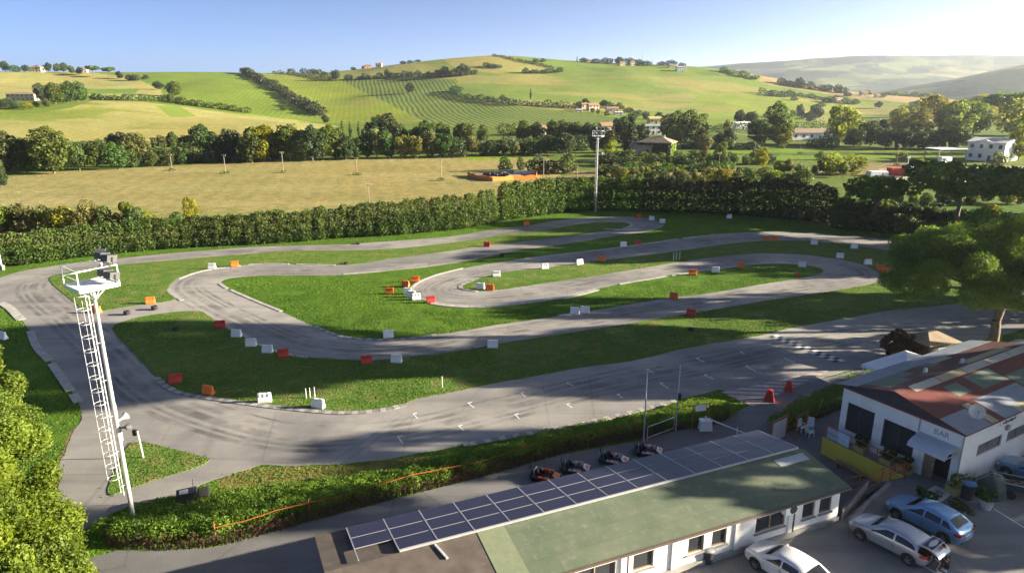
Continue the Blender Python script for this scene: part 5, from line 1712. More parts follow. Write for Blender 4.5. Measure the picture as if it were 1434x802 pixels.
RC = {'red': corr_mat("red_corrugated", (0.13, 0.032, 0.026)), 'dark': corr_mat("dark_corrugated", (0.10, 0.05, 0.045)), 'green': corr_mat("green_corrugated", (0.12, 0.16, 0.12)),
      'blue': corr_mat("grey_blue_corrugated", (0.22, 0.25, 0.29)), 'clear': corr_mat("translucent_corrugated", (0.40, 0.38, 0.32)), 'straw': corr_mat("straw_corrugated", (0.38, 0.33, 0.2))}


def rz_b(y):
    return WH + .1 + (RZ - WH) * ((y + .25) / (RX + .25) if y < RX else (WL + .45 - y) / (WL + .45 - RX))


def rpatch(x0, x1, ya, yb, col, lift, name="roof_sheet", t=.03, label=None):
    v = []
    for x in (x0, x1):
        for y in (ya, yb): v += [(x, y, rz_b(y) + lift - t), (x, y, rz_b(y) + lift)]
    o = MB().add(v, [(0, 4, 5, 1), (3, 7, 6, 2), (1, 5, 7, 3), (2, 6, 4, 0), (0, 1, 3, 2), (6, 7, 5, 4)]).build(name, RC[col], BB)
    if label: o["label"] = label
    return o


rpatch(-.3, WDp, -.25, RX, 'red', 0, "roof", .08, "rust red near roof slope")
rpatch(-.3, WDp, RX, WL + .45, 'dark', 0, "roof", .08, "dark red far roof slope")
rpatch(-.3, WDp, WL - 1.1, WL + .47, 'blue', .012, label="blue grey sheet along the far eave")
rpatch(-.3, 1.3, RX - .25, RX + .05, 'dark', .012)
for x0 in range(0, 5):
    rpatch(1.2 + x0 * 3.1, 4.2 + x0 * 3.1, RX - .62, RX - .02, 'straw' if x0 == 1 else 'clear', .014, label="translucent ridge light sheet")
rpatch(-.28, 2.6, -.24, 1.4, 'blue', .013, label="blue grey sheet at the near corner")
rpatch(4.2, 9.6, -.24, 1.75, 'blue', .013, label="long blue grey sheet by the near eave")
rpatch(2.75, 3.5, -.2, 1.7, 'straw', .013, label="narrow timber coloured sheet")
rpatch(6.0, 9.4, -.25, .32, 'straw', .03, label="straw coloured sheet at the eave")
rpatch(3.6, 5.2, 2.35, 3.4, 'green', .013, label="green roof sheet")
rpatch(6.4, 9.6, 2.2, 3.6, 'green', .013, label="green roof sheet")
rpatch(9.8, 12.6, .9, 2.6, 'green', .013, label="green roof sheet")
rpatch(.4, 3.2, 5.15, 6.88, 'green', .013, label="green roof sheet")
rpatch(3.3, 4.8, 5.9, 6.88, 'green', .013, label="green roof sheet")
rpatch(6.8, 8.2, 6.0, 6.88, 'green', .013, label="green roof sheet")
rpatch(8.0, 10.4, 6.4, 6.88, 'straw', .014)
rpatch(9.0, 15.0, 4.6, 5.3, 'straw', .013)
# satellite dish on a short mast
dm = MB().tube((1.55, .35, rz_b(.35)), (1.55, .35, rz_b(.35) + .75), .03)
dish = dm.build("satellite_dish", MT['grey_paint'], BB)
prof = [(0.0, 0.0)] + [(.45 * k / 7, .16 * (k / 7) ** 2) for k in range(1, 8)]
dM = Matrix.Translation((1.45, .25, rz_b(.35) + .8)) @ Matrix.Rotation(R(-140), 4, 'Z') @ Matrix.Rotation(R(60), 4, 'Y')
MB().lathe(prof + [(.46, .165), (.44, .15)] + [(.43 * k / 7, .15 * (k / 7) ** 2 - .02) for k in range(6, 0, -1)], n=22, M=dM).build("reflector", MT['pot_white'], dish, True)
MB().tube(dM @ Vector((.4, 0, .12)), dM @ Vector((0.05, 0, .5)), .015).box(dM @ Vector((0.03, 0, .52)), (.1, .1, .1)).build("receiver", MT['grey_paint'], dish)
# small roof cowls
for (x, y) in ((5.2, 5.5), (8.9, 5.0)):
    MB().box((x, y, rz_b(y) + .16), (.3, .22, .34), top=.7).build("roof_cowl", MT['pot_white'], BB)
# small sign and dark fitting high on the right wall
sg = MB()
sg.box((5.3, -.03, 3.45), (2.1, .04, .34)).build("name_board", MT['wall_white'], BB)
for k in range(7): MB()
sl = MB()
for k in range(8): sl.box((4.55 + k * .21, -.062, 3.45 + .03 * math.sin(k * 2)), (.12, .02, .15 + .04 * (k % 3)))
sl.build("worn_lettering", MT['dark_metal'], BB)
MB().box((5.2, -.1, 3.0), (.35, .16, .32)).build("wall_lamp", MT['grey_paint'], BB, bevel=.02)

# boards leaning on the right wall
for i in range(6):
    x = 8.6 + i * .34
    w = thing("leaning_board", ["grey plank leaning on the bar wall, nearest the door", "grey plank leaning on the bar wall, second from the door", "grey plank leaning on the bar wall, third from the door", "grey plank leaning on the bar wall, fourth from the door", "grey plank leaning on the bar wall, fifth from the door", "grey plank leaning on the bar wall, farthest from the door"][i], "plank", tuple((bb(-.75, x)).to_3d() + Vector((0, 0, PARK_Z))), math.atan2(BG.y, BG.x), "planks leaning on the bar wall")
    MB().bar((0, 0, 0.02), (.05 * (i % 2), .66, 2.75 + .2 * (i % 3)), .25, .04).build("board", MT['wood_grey'], w)

# terrace wall and railings
TW = MB()
t0_, t1_ = bb(2.45, -1.12), bb(8.3, -1.12)
n_ = Vector((-(t1_ - t0_).normalized().y, (t1_ - t0_).normalized().x)) * .1
o_ = TW.prism([t0_, t1_, t1_ + n_, t0_ + n_] if (n_.dot(BG) < 0) else [t0_, t1_, t1_ - n_, t0_ - n_], -.02, PARK_Z + .1).build("terrace_wall", MT['wall_yellow'])
tag(o_, "low yellow retaining wall below the bar terrace", "wall")


def railing(pts, h, label, rails=2, name="railing", mat='rail_orange', post=.035):
    r0 = thing(name, label, "railing", pts[0])
    o = Vector(pts[0])
    loc = [Vector(p) - o for p in pts]
    for p in loc:
        MB().tube(p, p + Vector((0, 0, h)), post, n=8).build("post", MT[mat], r0)
    for k in range(rails):
        z = h - .04 if k == 0 else h * (1 - k / rails)
        b = MB()
        for a, c in zip(loc[:-1], loc[1:]): b.tube(a + Vector((0, 0, z)), c + Vector((0, 0, z)), .028, n=8)
        b.build("rail", MT[mat], r0)
    return r0


def v3(p, z): return Vector((p.x, p.y, z))


railing([v3(bb(f, -1.05), PARK_Z) for f in (2.5, 4.4, 6.4, 8.25)] + [v3(bb(8.25, -.1), PARK_Z)], 1.05, "rusty orange railing along the bar terrace edge")
railing([v3(bb(2.5, -1.15), PARK_Z), v3(bb(3.1, -2.4), .85), v3(bb(3.7, -3.7), .45), v3(bb(4.2, -4.7), .12)], 1.05, "orange railing along the far side of the ramp")
railing([v3(bb(2.35, -1.05), PARK_Z), v3(bb(2.55, -2.5), PARK_Z - .05), v3(bb(3.1, -5.3), .15)], 1.05, "orange railing along the car park side of the ramp")
# grey board gate and low wall between the long building and the ramp
ga = thing("board_gate", "grey board fence between the white building and the ramp", "fence", v3(gb(0.15, .25), 0))
a_, b_ = v3(gb(.1, .3), 0) - ga.location, v3(bb(2.85, -4.3), 0) - ga.location
bo = MB()
for k in range(11):
    p = a_.lerp(b_, (k + .5) / 11)
    bo.box((p.x, p.y, .98), ((b_ - a_).length / 11 - .02, .05, 1.8), rz=math.atan2((b_ - a_).y, (b_ - a_).x))
bo.build("boards", MT['wood_grey'], ga)
MB().bar(a_ + Vector((0, 0, 1.92)), b_ + Vector((0, 0, 1.92)), .12, .08).build("top_rail", MT['dark_metal'], ga)
lw = MB().prism([gb(.3, .05), gb(.3, -.15), bb(2.3, -2.75), bb(2.5, -2.65)], PARK_Z - .1, PARK_Z + .22).build("low_wall", MT['concrete'])
tag(lw, "low concrete upstand between the car park and the ramp", "wall")

# ------------------------------------------------------------------ gazebos, hut
def gazebo(px_base, z, sx, sy, h, peak, rz, label, slope_one=False):
    p = G(*px_base, z)
    o = thing("gazebo", label, "gazebo", p, rz)
    for x in (-sx / 2, sx / 2):
        for y in (-sy / 2, sy / 2): MB().tube((x, y, 0), (x, y, h), .035, n=8).build("leg", MT['white_paint'], o)
    b = MB()
    e = .12
    c = [(-sx / 2 - e, -sy / 2 - e), (sx / 2 + e, -sy / 2 - e), (sx / 2 + e, sy / 2 + e), (-sx / 2 - e, sy / 2 + e)]
    top = (0, 0, h + peak)
    vs = [(x, y, h) for x, y in c] + [(x, y, h - .28) for x, y in c] + [top, (0, 0, h + peak - .05)]
    b.add(vs, [(0, 1, 8), (1, 2, 8), (2, 3, 8), (3, 0, 8), (4, 5, 1, 0), (5, 6, 2, 1), (6, 7, 3, 2), (7, 4, 0, 3)])
    b.build("canopy", MT['canvas'], o)
    return o


gazebo((1262, 545), 0, 6.2, 3.6, 2.35, .9, R(30), "pale blue canvas gazebo between the hut and the bar roof")
gazebo((1432, 528), 0.6, 4.0, 3.4, 2.6, 1.0, R(30), "white gazebo top behind the bar roof at the right edge")
hp = G(1298, 505)
hut = thing("wooden_hut", "dark wooden hut with low brown hipped roof beside the russet bush", "hut", hp, R(18))
hb = MB(); wall_with_holes(hb, 'y', -1.2, -1.5, 1.5, 0, 2.3, [(-.3, .7, .9, 1.8)], .1)
hb.box((0, 1.2, 1.15), (3.0, .1, 2.3)); hb.box((-1.45, 0.05, 1.15), (.1, 2.2, 2.3)); hb.box((1.45, 0.05, 1.15), (.1, 2.2, 2.3))
hb.build("wall", M("dark_boards", (0.045, 0.035, 0.03), .85, var=.3, scale=3), hut)
wf_ = MB().box((.2, -1.16, 1.35), (.98, .03, .88)).build("window", MT['lamp_glass'], hut)
hr = MB()
e = 1.95; f = 1.65
hr.add([(-e, -f, 2.3), (e, -f, 2.3), (e, f, 2.3), (-e, f, 2.3), (-.5, 0, 3.05), (.5, 0, 3.05), (-e, -f, 2.22), (e, -f, 2.22), (e, f, 2.22), (-e, f, 2.22)], [(0, 1, 5, 4), (1, 2, 5), (2, 3, 4, 5), (3, 0, 4), (6, 7, 1, 0), (7, 8, 2, 1), (8, 9, 3, 2), (9, 6, 0, 3), (9, 8, 7, 6)])
hr.build("roof", MT['roof_brown'], hut)
railing([G(1328, 500), G(1345, 496), G(1366, 490), G(1400, 482)], 1.0, "pale yellow handrail between the hut and the big pine", 1, "handrail", "planter", .04)
# ------------------------------------------------------------------ lighting masts
MAST_P = G(189, 737)
MT['ladder_paint'] = M('pale_grey_paint', (0.48, 0.48, 0.48), .5, var=.06)


def floodlight(parent, loc, yaw, pitch, name="floodlight"):
    Mx = Matrix.Translation(loc) @ Matrix.Rotation(yaw, 4, 'Z') @ Matrix.Rotation(pitch, 4, 'Y')
    b = MB().box((0, 0, 0), (.42, .66, .5), M=Mx @ Matrix.Rotation(R(90), 4, 'Y'), top=.8)
    for s in (-1, 1): b.bar(Mx @ Vector((0, s * .37, -.28)), Mx @ Vector((0, s * .37, .1)), .05, .03)
    b.bar(Mx @ Vector((0, -.37, -.28)), Mx @ Vector((0, .37, -.28)), .05, .03)
    f = b.build(name, MT['dark_metal'], parent)
    g = MB().box((-.225, 0, 0), (.02, .6, .44), M=Mx)
    g.build("glass", MT['lamp_glass'], f)
    return f


def mast(name, label, loc, H, rz, detail=True, base_h=None):
    o = thing(name, label, "light mast", loc, rz)
    MB().tube((0, 0, 0.02), (0, 0, H * .55), .13, .105, 12).tube((0, 0, H * .55), (0, 0, H - .9), .105, .085, 12).build("pole", MT['steel'], o, True)
    MB().box((0, 0, .06), (.75, .75, .12)).box((0, 0, .25), (.42, .42, .26), top=.8).build("base_plate", MT['concrete'], o)
    # ladder in front of the pole (towards -x), with safety hoops
    lad = MB()
    lx = -.34
    z0, z1 = 2.4, H - .95
    for s in (-1, 1): lad.bar((lx, s * .21, z0), (lx, s * .21, z1), .05, .035)
    z = z0 + .15
    while z < z1:
        lad.tube((lx, -.21, z), (lx, .21, z), .017, n=5); z += .3
    z = z0 + .5
    while z < z1:
        lad.bar((lx, .0, z), (0, 0, z), .03, .03); z += 2.2
    lad.build("ladder", MT['ladder_paint'], o)
    cg = MB()
    z = z0 + 1.2
    ring = [(lx - .31 + .31 * math.cos(t), .31 * math.sin(t)) for t in np.linspace(-2.45, 2.45, 11) + PI]
    while z < z1:
        cg.path([(lx, -.21, z)] + [(x, y, z) for x, y in ring] + [(lx, .21, z)], .018, 5); z += .78
    for k in (1, 5, 9): cg.bar((ring[k][0], ring[k][1], z0 + 1.2), (ring[k][0], ring[k][1], z1), .026, .016)
    cg.build("safety_cage", MT['ladder_paint'], o)
    # platform and rails
    w = .98
    pf = MB()
    pf.box((0, 0, H - .82), (2 * w, 2 * w, .1))
    for s in (-1, 1):
        pf.bar((s * w, -w, H - .84), (s * w, w, H - .84), .07, .2); pf.bar((-w, s * w, H - .84), (w, s * w, H - .84), .07, .2)
        pf.bar((0, 0, H - 1.7), (s * w * .9, 0, H - .9), .05, .05); pf.bar((0, 0, H - 1.7), (0, s * w * .9, H - .9), .05, .05)
    pf.build("platform", MT['white_paint'], o)
    rl = MB()
    for x in (-w, w):
        for y in (-w, w): rl.bar((x, y, H - .75), (x, y, H + .25), .05, .05)
    for z in (H - .26, H + .23):
        for s in (-1, 1):
            if not (s == -1 and z < H - .2): rl.bar((-w, s * w, z), (w, s * w, z), .04, .04)
            rl.bar((s * w, -w, z), (s * w, w, z), .04, .04)
    rl.build("guard_rail", MT['white_paint'], o)
    k = 0
    for z, n in ((H + .62, 3), (H - .32, 3)):
        for i in range(n):
            y = (i - 1) * .82
            floodlight(o, (w * .72 + (.25 if i == 2 else 0), y, z), R(180) + (R(-25) if i == 2 else R(12)), R(-14))
    MB().bar((w * .72, -1.15, H + .28), (w * .72, 1.15, H + .28), .06, .06).build("lamp_bar", MT['white_paint'], o)
    # loudspeaker horns part way up
    if detail:
        for dz, a in ((6.9, 20), (6.45, -50)):
            Mx = Matrix.Translation((.12, 0, dz)) @ Matrix.Rotation(R(a), 4, 'Z') @ Matrix.Rotation(R(82), 4, 'Y')
            MB().lathe([(0.0, -.05), (.05, -.05), (.055, .18), (.1, .32), (.24, .5), (.25, .52), (.235, .51), (.09, .33), (.0, .25)], n=14, M=Mx).build("loudspeaker", MT['pot_white'] if a > 0 else MT['dark_metal'], o, True)
        MB().bar((.1, -.05, 7.2), (.1, -.05, 8.0), .03, .03).bar((.16, .1, 5.6), (.16, .1, 6.3), .12, .1).build("cable_box", MT['grey_paint'], o)
    return o


mast("light_mast", "tall white floodlight mast with caged ladder at the left of the track", (MAST_P.x, MAST_P.y, 0), 15.8, R(52))
MP2 = G(834, 297)
mast("light_mast", "distant white floodlight mast against the shaded hedge", (MP2.x, MP2.y, 0), 16.6, R(70), False)
lp = G(9, 378)
m3 = thing("light_pole", "grey light pole at the left edge before the clipped hedge", "light pole", (lp.x - .6, lp.y, 0))
MB().tube((0, 0, 0), (0, 0, 12), .13, .09, 10).build("pole", MT['steel'], m3, True)
MB().box((0, 0, .35), (.5, .5, .7)).build("base", MT['concrete'], m3)

# lamp posts and mesh panel by the pit lane
for (px, py, h, lab) in ((901, 618, 5.6, "slim grey lamp post left of the mesh panel in the pit lane"), (946, 603, 5.4, "slim plain post right of the mesh panel in the pit lane")):
    p = G(px, py)
    o = thing("lamp_post", lab, "post", p)
    MB().tube((0, 0, 0), (0, 0, h), .055, .04, 8).build("pole", MT['white_paint' if 0 else 'steel'], o)
    if px < 930: MB().box((0, 0, h + .05), (.22, .14, .12)).build("lamp_head", MT['lamp_glass'], o)
    else: MB().box((.08, -.1, 2.9), (.22, .2, .5)).build("signal_box", MT['black'], o)
a, b = G(906, 617), G(943, 603)
o = thing("mesh_panel", "dark mesh panel in a grey tube frame between two posts", "fence", a)
d = b - a
fm = MB()
for z in (.25, 1.15): fm.tube((0, 0, z), (d.x, d.y, z), .03)
for k in (0, 1): fm.tube((d.x * k, d.y * k, 0), (d.x * k, d.y * k, 1.17), .03)
fm.build("frame", MT['steel'], o)
ms = MB()
for k in range(1, 24): ms.bar((d.x * k / 24, d.y * k / 24, .27), (d.x * k / 24, d.y * k / 24, 1.13), .05, .008)
ms.build("mesh", MT['dark_metal'], o)

# white barrier box with its lowered arm, and board sign
bp = G(987, 601)
o = thing("barrier_gate", "white barrier box with a long pale arm across the pit lane", "barrier", bp, 0)
MB().box((0, 0, .42), (1.0, .7, .84), top=.85).tube((0, 0, .84), (0, 0, 1.15), .1, .06).build("cabinet", MT['wall_white'], o, bevel=.03)
e = G(1058, 622) - bp
MB().tube((.2, -.1, .95), (e.x, e.y, .55), .055, .04, 8).build("arm", MT['wall_white'], o)
sp = G(979, 600)
o = thing("board_sign", "small white board on the orange frame in the creeper hedge", "sign", sp, R(15))
MB().box((0, 0, 1.75), (.85, .04, .5)).build("board", MT['wall_white'], o)
for x in (-.6, .75): MB().tube((x, .05, 0), (x, .05, 2.05), .04).build("post", MT['rail_orange'], o)
MB().bar((-1.6, .05, 2.0), (.95, .05, 2.0), .06, .06).build("top_rail", MT['rail_orange'], o)

# orange framed gate with white panel by the alley
gp_ = G(1078, 626)
o = thing("gate", "rusty orange gate frame with white panel at the alley entrance", "gate", gp_, R(38))
for x in (0, 2.0, 2.5, 3.9): MB().box((x, 0 if x < 2.2 else -.5, 1.0), (.1, .1, 2.0)).build("post", MT['rail_orange'], o)
MB().bar((0, 0, 1.98), (2.05, 0, 1.98), .08, .08).bar((2.5, -.5, 1.9), (3.9, -.5, 1.9), .07, .07).bar((2.5, -.5, .9), (3.9, -.5, .9), .06, .06).build("frame", MT['rail_orange'], o)
MB().box((1.0, 0.0, 1.05), (1.8, .05, 1.5)).build("panel", MT['pot_white'], o)
# stacked white chairs
def plastic_chair(loc, rz, n, lab):
    o = thing("chair", lab, "chair", loc, rz, "white plastic chairs by the creeper hedge")
    MB().box((0, 0, .43), (.48, .46, .04)).build("seat", MT['bar_white'], o)
    MB().box((0, .24, .72), (.46, .05, .52), M=Matrix.Rotation(R(-6), 4, 'X')).build("backrest", MT['bar_white'], o)
    for x in (-.21, .21):
        for y in (-.2, .2): MB().box((x, y, .21), (.05, .05, .41)).build("leg", MT['bar_white'], o)
        MB().bar((x * 1.1, -.2, .63), (x * 1.1, .24, .63), .05, .04).build("armrest", MT['bar_white'], o)
    return o


cp0 = G(1122, 604)
plastic_chair(cp0, R(20), 0, "white plastic chair standing nearest the creeper hedge end")
plastic_chair(cp0 + Vector((.75, .25, 0)), R(-30), 0, "white plastic chair just right of its pair by the creeper hedge")
plastic_chair(cp0 + Vector((.3, -.8, 0)), R(100), 0, "white plastic chair in front of the other two, turned sideways")
o = thing("leaning_pole", "pale pole leaning against the creeper hedge right of the chairs", "pole", G(1141, 588))
MB().tube((0, 0, 0), (.8, .8, 1.5), .035).build("shaft", MT['planter'], o)
# bench along the yellow wall
bc = bb(5.6, -1.85)
o = thing("bench", "dark wooden bench along the yellow terrace wall", "bench", v3(bc, 0), math.atan2(BF.y, BF.x))
MB().box((0, 0, .44), (2.2, .38, .06)).build("seat", MT['wood'], o)
for x in (-.9, .9): MB().box((x, 0, .2), (.08, .34, .41)).build("leg", MT['wood'], o)
# notice boards on the terrace railing
for i, (f, lab) in enumerate(((7.7, "pale blue notice board at the far end of the terrace railing"), (6.75, "brighter blue white notice board beside the terrace planters"))):
    p = bb(f, -1.18 if i else -1.0)
    o = thing("notice_board", lab, "sign", v3(p, PARK_Z), math.atan2(BF.y, BF.x))
    MB().box((0, 0, .62 if i else .55), (.85, .04, .85)).build("board", M("notice_%d" % i, (0.5, 0.6, 0.68) if i else (.4, .46, .52), .6), o)


# planters
def planter(loc, rz, size, h, mat, pl_h, pl_w, lab, seed, leafm='leaf_dark', round_=False, grp=None):
    o = thing("planter", lab, "planter", loc, rz, grp)
    if round_:
        MB().lathe([(0, 0.0), (size * .36, 0), (size * .5, h), (size * .45, h), (size * .42, h - .06), (0, h - .06)], n=16).build("pot", MT[mat], o, True)
    else:
        MB().box((0, 0, h / 2), (size, size * .8, h), top=1.12).build("pot", MT[mat], o, bevel=.015)
    rg_ = np.random.default_rng(seed)
    bl = [((rg_.normal() * pl_w * .25, rg_.normal() * pl_w * .25, h + pl_h * (.2 + .6 * rg_.random())), (pl_w * .3, pl_w * .3, pl_h * .26), rg_.random()) for _ in range(12)]
    link("plant", crown_mesh("plant", bl, 900, .055, MT[leafm], seed), o)
    return o


for i, f in enumerate((5.85, 3.95, 2.75)):
    planter(v3(bb(f, -.55), PARK_Z), math.atan2(BF.y, BF.x), .75, .45, 'planter', .75, .75, ["ochre planter on the terrace, farthest from the bar door", "ochre planter in the middle of the bar terrace", "ochre planter on the terrace nearest the bar door"][i], 100 + i, 'leaf_dark', grp="planters on the bar terrace")
planter(G(1337, 690, PARK_Z), .3, .85, .5, 'planter', .95, .95, "ochre planter with bushy plant at the corner of the bar", 110, 'leaf')
planter(G(1380, 711, PARK_Z), .2, .75, .45, 'pot_white', .75, .8, "pale round pot with bushy plant in front of the trailer", 111, 'leaf', True)
planter(G(1300, 703, PARK_Z), .2, .6, .12, 'concrete', .7, .9, "low shrub in a concrete tub beside the door platform", 112, 'leaf')
planter(G(1345, 718, PARK_Z), .2, .6, .1, 'concrete', .6, .9, "low shrub tub half hidden behind the blue hatchback", 113, 'leaf')
st = MB().box((0, 0, .04), (1.7, 1.0, .08)).build("paving_slab", MT['pot_white'], None)
st.location = G(1312, 692, PARK_Z); st.rotation_euler = (0, 0, R(35)); tag(st, "pale paving slab lying beside the low shrub tub", "slab")


def bin_(loc, r, h, lidm, bodym, lab):
    o = thing("bin", lab, "bin", loc)
    MB().lathe([(0, 0), (r * .82, 0), (r, h * .96), (r * 1.04, h), (r * .9, h), (r * .75, .1), (0, .1)], n=18).build("body", bodym, o, True)
    MB().lathe([(0, h + .1), (r * .7, h + .08), (r * 1.08, h + .02), (r * 1.08, h - .05)], n=18).build("lid", lidm, o, True)
    return o


bin_(G(1353, 697, PARK_Z), .38, 1.02, M("blue_lid", (0.03, 0.13, 0.32), .4), MT['bin_dark'], "round dark bin with a blue lid beside the ochre planter")
bin_(G(990, 786, PARK_Z), .33, .8, MT['grey_paint'], MT['bin_dark'], "grey topped dark bin against the white building wall")
blk = thing("speaker_cabinet", "black equipment box on the creeper beside the track exit road", "box", G(264, 708), R(25))
MB().box((0, 0, .62), (1.15, .75, .9)).build("cabinet", MT['black'], blk, bevel=.03)
MB().box((.95, .15, .5), (.7, .7, .75)).build("side_drum", MT['rubber'], blk, bevel=.1)
MB().box((-.15, -.1, 1.1), (.5, .4, .08)).build("tray", MT['grey_paint'], blk)
MB().tube((.4, .1, 1.0), (.42, .1, 1.75), .02).build("aerial", MT['dark_metal'], blk)
sg_ = thing("signal_post", "white post with a black signal head on the triangular grass island", "signal", G(201, 641), 0)
MB().tube((0, 0, 0), (-.12, 0, 2.1), .045).build("post", MT['bar_white'], sg_)
MB().box((-.3, 0, 2.0), (.28, .22, .42)).build("signal_head", MT['black'], sg_, bevel=.02)

# thin white stakes
for i, (px, py, h, lab) in enumerate([(429, 558, .95, "thin white stake left of a pair beside the pale block"), (434.5, 557, .95, "thin white stake in the middle of three beside the pale block"), (441, 556, .95, "thin white stake nearest the pale block"), (619.5, 543, 1.1, "single thin white stake on the grass edge of the straight"),
                                      (943, 366, 1.3, "thin white stake in the hairpin infield, left of three"), (947, 365, 1.3, "thin white stake in the hairpin infield, middle of three"), (951.5, 364.5, 1.3, "thin white stake in the hairpin infield, right of three"), (1031.5, 610, .7, "small white stake at the end of the creeper hedge")]):
    p = G(px, py)
    s = MB().tube((0, 0, 0), (0, 0, h), .035, .03, 6).build("marker_stake", MT['bar_white'])
    s.location = p
    tag(s, lab, "stake", "thin white stakes on the grass")

# ------------------------------------------------------------------ plastic track barriers
def barrier_mb(L=1.05, h=.82):
    b = MB()
    prof = [(-.26, 0), (-.26, .16), (-.11, .5), (-.09, h), (.09, h), (.11, .5), (.26, .16), (.26, 0)]
    n = len(prof)
    xs = [-L / 2, -L / 2 + .04, L / 2 - .04, L / 2]
    vs = []
    for x in xs:
        k = .94 if abs(x) == L / 2 else 1
        vs += [(x, y * k, z * (.98 if k < 1 else 1)) for y, z in prof]
    fs = []
    for i in range(3):
        for j in range(n):
            fs.append((i * n + j, (i + 1) * n + j, (i + 1) * n + (j + 1) % n, i * n + (j + 1) % n))
    fs += [tuple(range(n)), tuple(range(4 * n - 1, 3 * n - 1, -1))]
    b.add(vs, [f[::-1] for f in fs])
    for x in (-.3, .3):          # filler caps and raised ribs
        b.box((x, 0, h + .015), (.14, .1, .03))
    for x in (-.36, 0, .36):
        for s in (-1, 1):
            b.bar((x, s * .135, .5), (x, s * .105, h - .04), .09, .03)
    return b


def cone_mb():
    """A-shaped barrier end, narrow at the top"""
    b = MB()
    b.box((0, 0, .45), (.75, .6, .9), top=.5, topy=.6)
    b.box((0, 0, .03), (.85, .7, .06))
    b.box((0, 0, .92), (.16, .12, .05))
    return b


BME = {}
for cname, mt in (('white', 'bar_white'), ('orange', 'bar_orange'), ('red', 'bar_red')):
    for kind, fn in (('barrier', barrier_mb), ('cone', cone_mb)):
        b = fn()
        me = bpy.data.meshes.new("%s_%s" % (cname, kind))
        me.from_pydata([tuple(p) for p in b.v], [], b.f)
        me.materials.append(MT[mt])
        BME[(cname, kind)] = me
BARS = [
 ('white', 297, 376, 'left of an orange one at the bend start of the upper infield'), ('orange', 329, 373, 'on the upper infield edge right of a white one'), ('orange', 211, 424.5, 'on grass beside the cut through road, nearest the tyres'), ('orange', 136, 437, 'behind the floodlight mast ladder at the infield corner'),
 ('red', 309, 458, 'at the left end of the kerb row of white blocks'), ('white', 331.5, 471, 'upper left one of the three along the shaded kerb'), ('white', 352, 484, 'middle one of three along the shaded kerb'), ('white', 375, 493, 'lower right one of three along the shaded kerb'), ('red', 397, 499, 'right of the three white blocks on the shaded kerb'),
 ('red', 246, 535, 'in the shaded lower left corner of the middle infield'), ('orange', 292, 551, 'on shaded grass near the lower left kerb'), ('white', 371, 562, 'on shaded grass between the orange one and the stakes'), ('white', 446, 570, 'beside the three white stakes near the straight'), ('white', 4, 474, 'half cut by the left edge on the grass'),
 ('red', 682, 345, 'on the long thin infield between the upper roads'), ('orange', 737.5, 315.5, 'on the verge before the far hairpin'), ('red', 894, 305, 'outside the far hairpin under the hedge'), ('white', 912.5, 308, 'outside the far hairpin, left of a pale cone'), ('white', 927.5, 312, 'at the tip of the far hairpin, rightmost there'),
 ('orange', 568, 401, 'left of the middle hairpin, in front of its twin'), ('orange', 581.6, 394.5, 'left of the middle hairpin, behind its twin'), ('orange', 545.6, 411, 'on grass well left of the middle hairpin'), ('white', 571, 411, 'at the middle hairpin outside, uppermost of a white trio'), ('white', 576, 415.5, 'at the middle hairpin outside, centre of a white trio'), ('white', 583, 419, 'at the middle hairpin outside, lowest of a white trio'),
 ('red', 603.5, 423, 'at the outer bottom of the middle hairpin'), ('white', 673, 404, 'inside the middle hairpin tip beside an orange one'), ('orange', 686, 406, 'inside the middle hairpin tip right of a white one'), ('white', 695.4, 387, 'inside the middle hairpin, first along its upper edge'), ('white', 763, 376, 'inside the middle hairpin, second along its upper edge'), ('white', 811.5, 370, 'inside the middle hairpin, third along its upper edge'), ('orange', 842.5, 365, 'inside the middle hairpin at the end of its upper row'),
 ('white', 873, 345, 'on grass between the two upper roads, left of red'), ('red', 893, 342, 'on grass between the two upper roads, right of white'), ('white', 544, 472, 'inside the lower shaded bend of the main infield'), ('white', 805, 439, 'left one of a pair on the long shaded road'), ('white', 819, 437.5, 'right one of a pair on the long shaded road'), ('orange', 943.5, 418, 'on the long shaded road edge below the right tongue'),
 ('red', 513.6, 508, 'below the shaded bend, left of a white one'), ('white', 555.4, 506.5, 'below the shaded bend, right of a red one'), ('white', 690, 486, 'alone on the lower edge of the long shaded road'),
 ('orange', 1072, 337, 'left one of a pair on the far right road'), ('orange', 1083, 337, 'right one of a pair on the far right road'), ('white', 1140, 342, 'on the inner edge of the far right road, left one'), ('white', 1196, 347.5, 'on the inner edge of the far right road, right one'), ('white', 1176, 361, 'outside the right hairpin at its top'), ('white', 1215, 370, 'outside the right hairpin at its shoulder'),
 ('orange', 1233, 378, 'beside the big pine outside the right hairpin, upper'), ('orange', 1240, 382.5, 'beside the big pine outside the right hairpin, lower'), ('orange', 970, 384.5, 'inside the right hairpin, left end of a row'), ('white', 1002, 381, 'inside the right hairpin, middle of a row'), ('orange', 1037.5, 375, 'inside the right hairpin, right end of a row'), ('white', 1123, 373.5, 'inside the right hairpin near its tip'),
 ('red', 967.5, 441.5, 'below the long shaded road near the straight'), ('white', 1021, 305.5, 'alone under the shaded hedge far right')]
CONES = [('red', 1117.6, 387, 'inside the right hairpin near its tip', .75), ('red', 1104, 546, 'on the red striped kerb, farther one', .95), ('red', 1077, 560, 'on the red striped kerb, nearer one', 1.05)]
for cl, px, py, where in BARS:
    o = bpy.data.objects.new("track_barrier", BME[(cl, 'barrier')])
    COL.objects.link(o)
    o.location = G(px, py, .05)
    o.rotation_euler = (0, 0, R(random.uniform(-22, 22)))
    o.scale = (1.0, .95, .95)
    tag(o, "%s plastic barrier %s" % (cl, where), "barrier", "plastic barriers along the track")
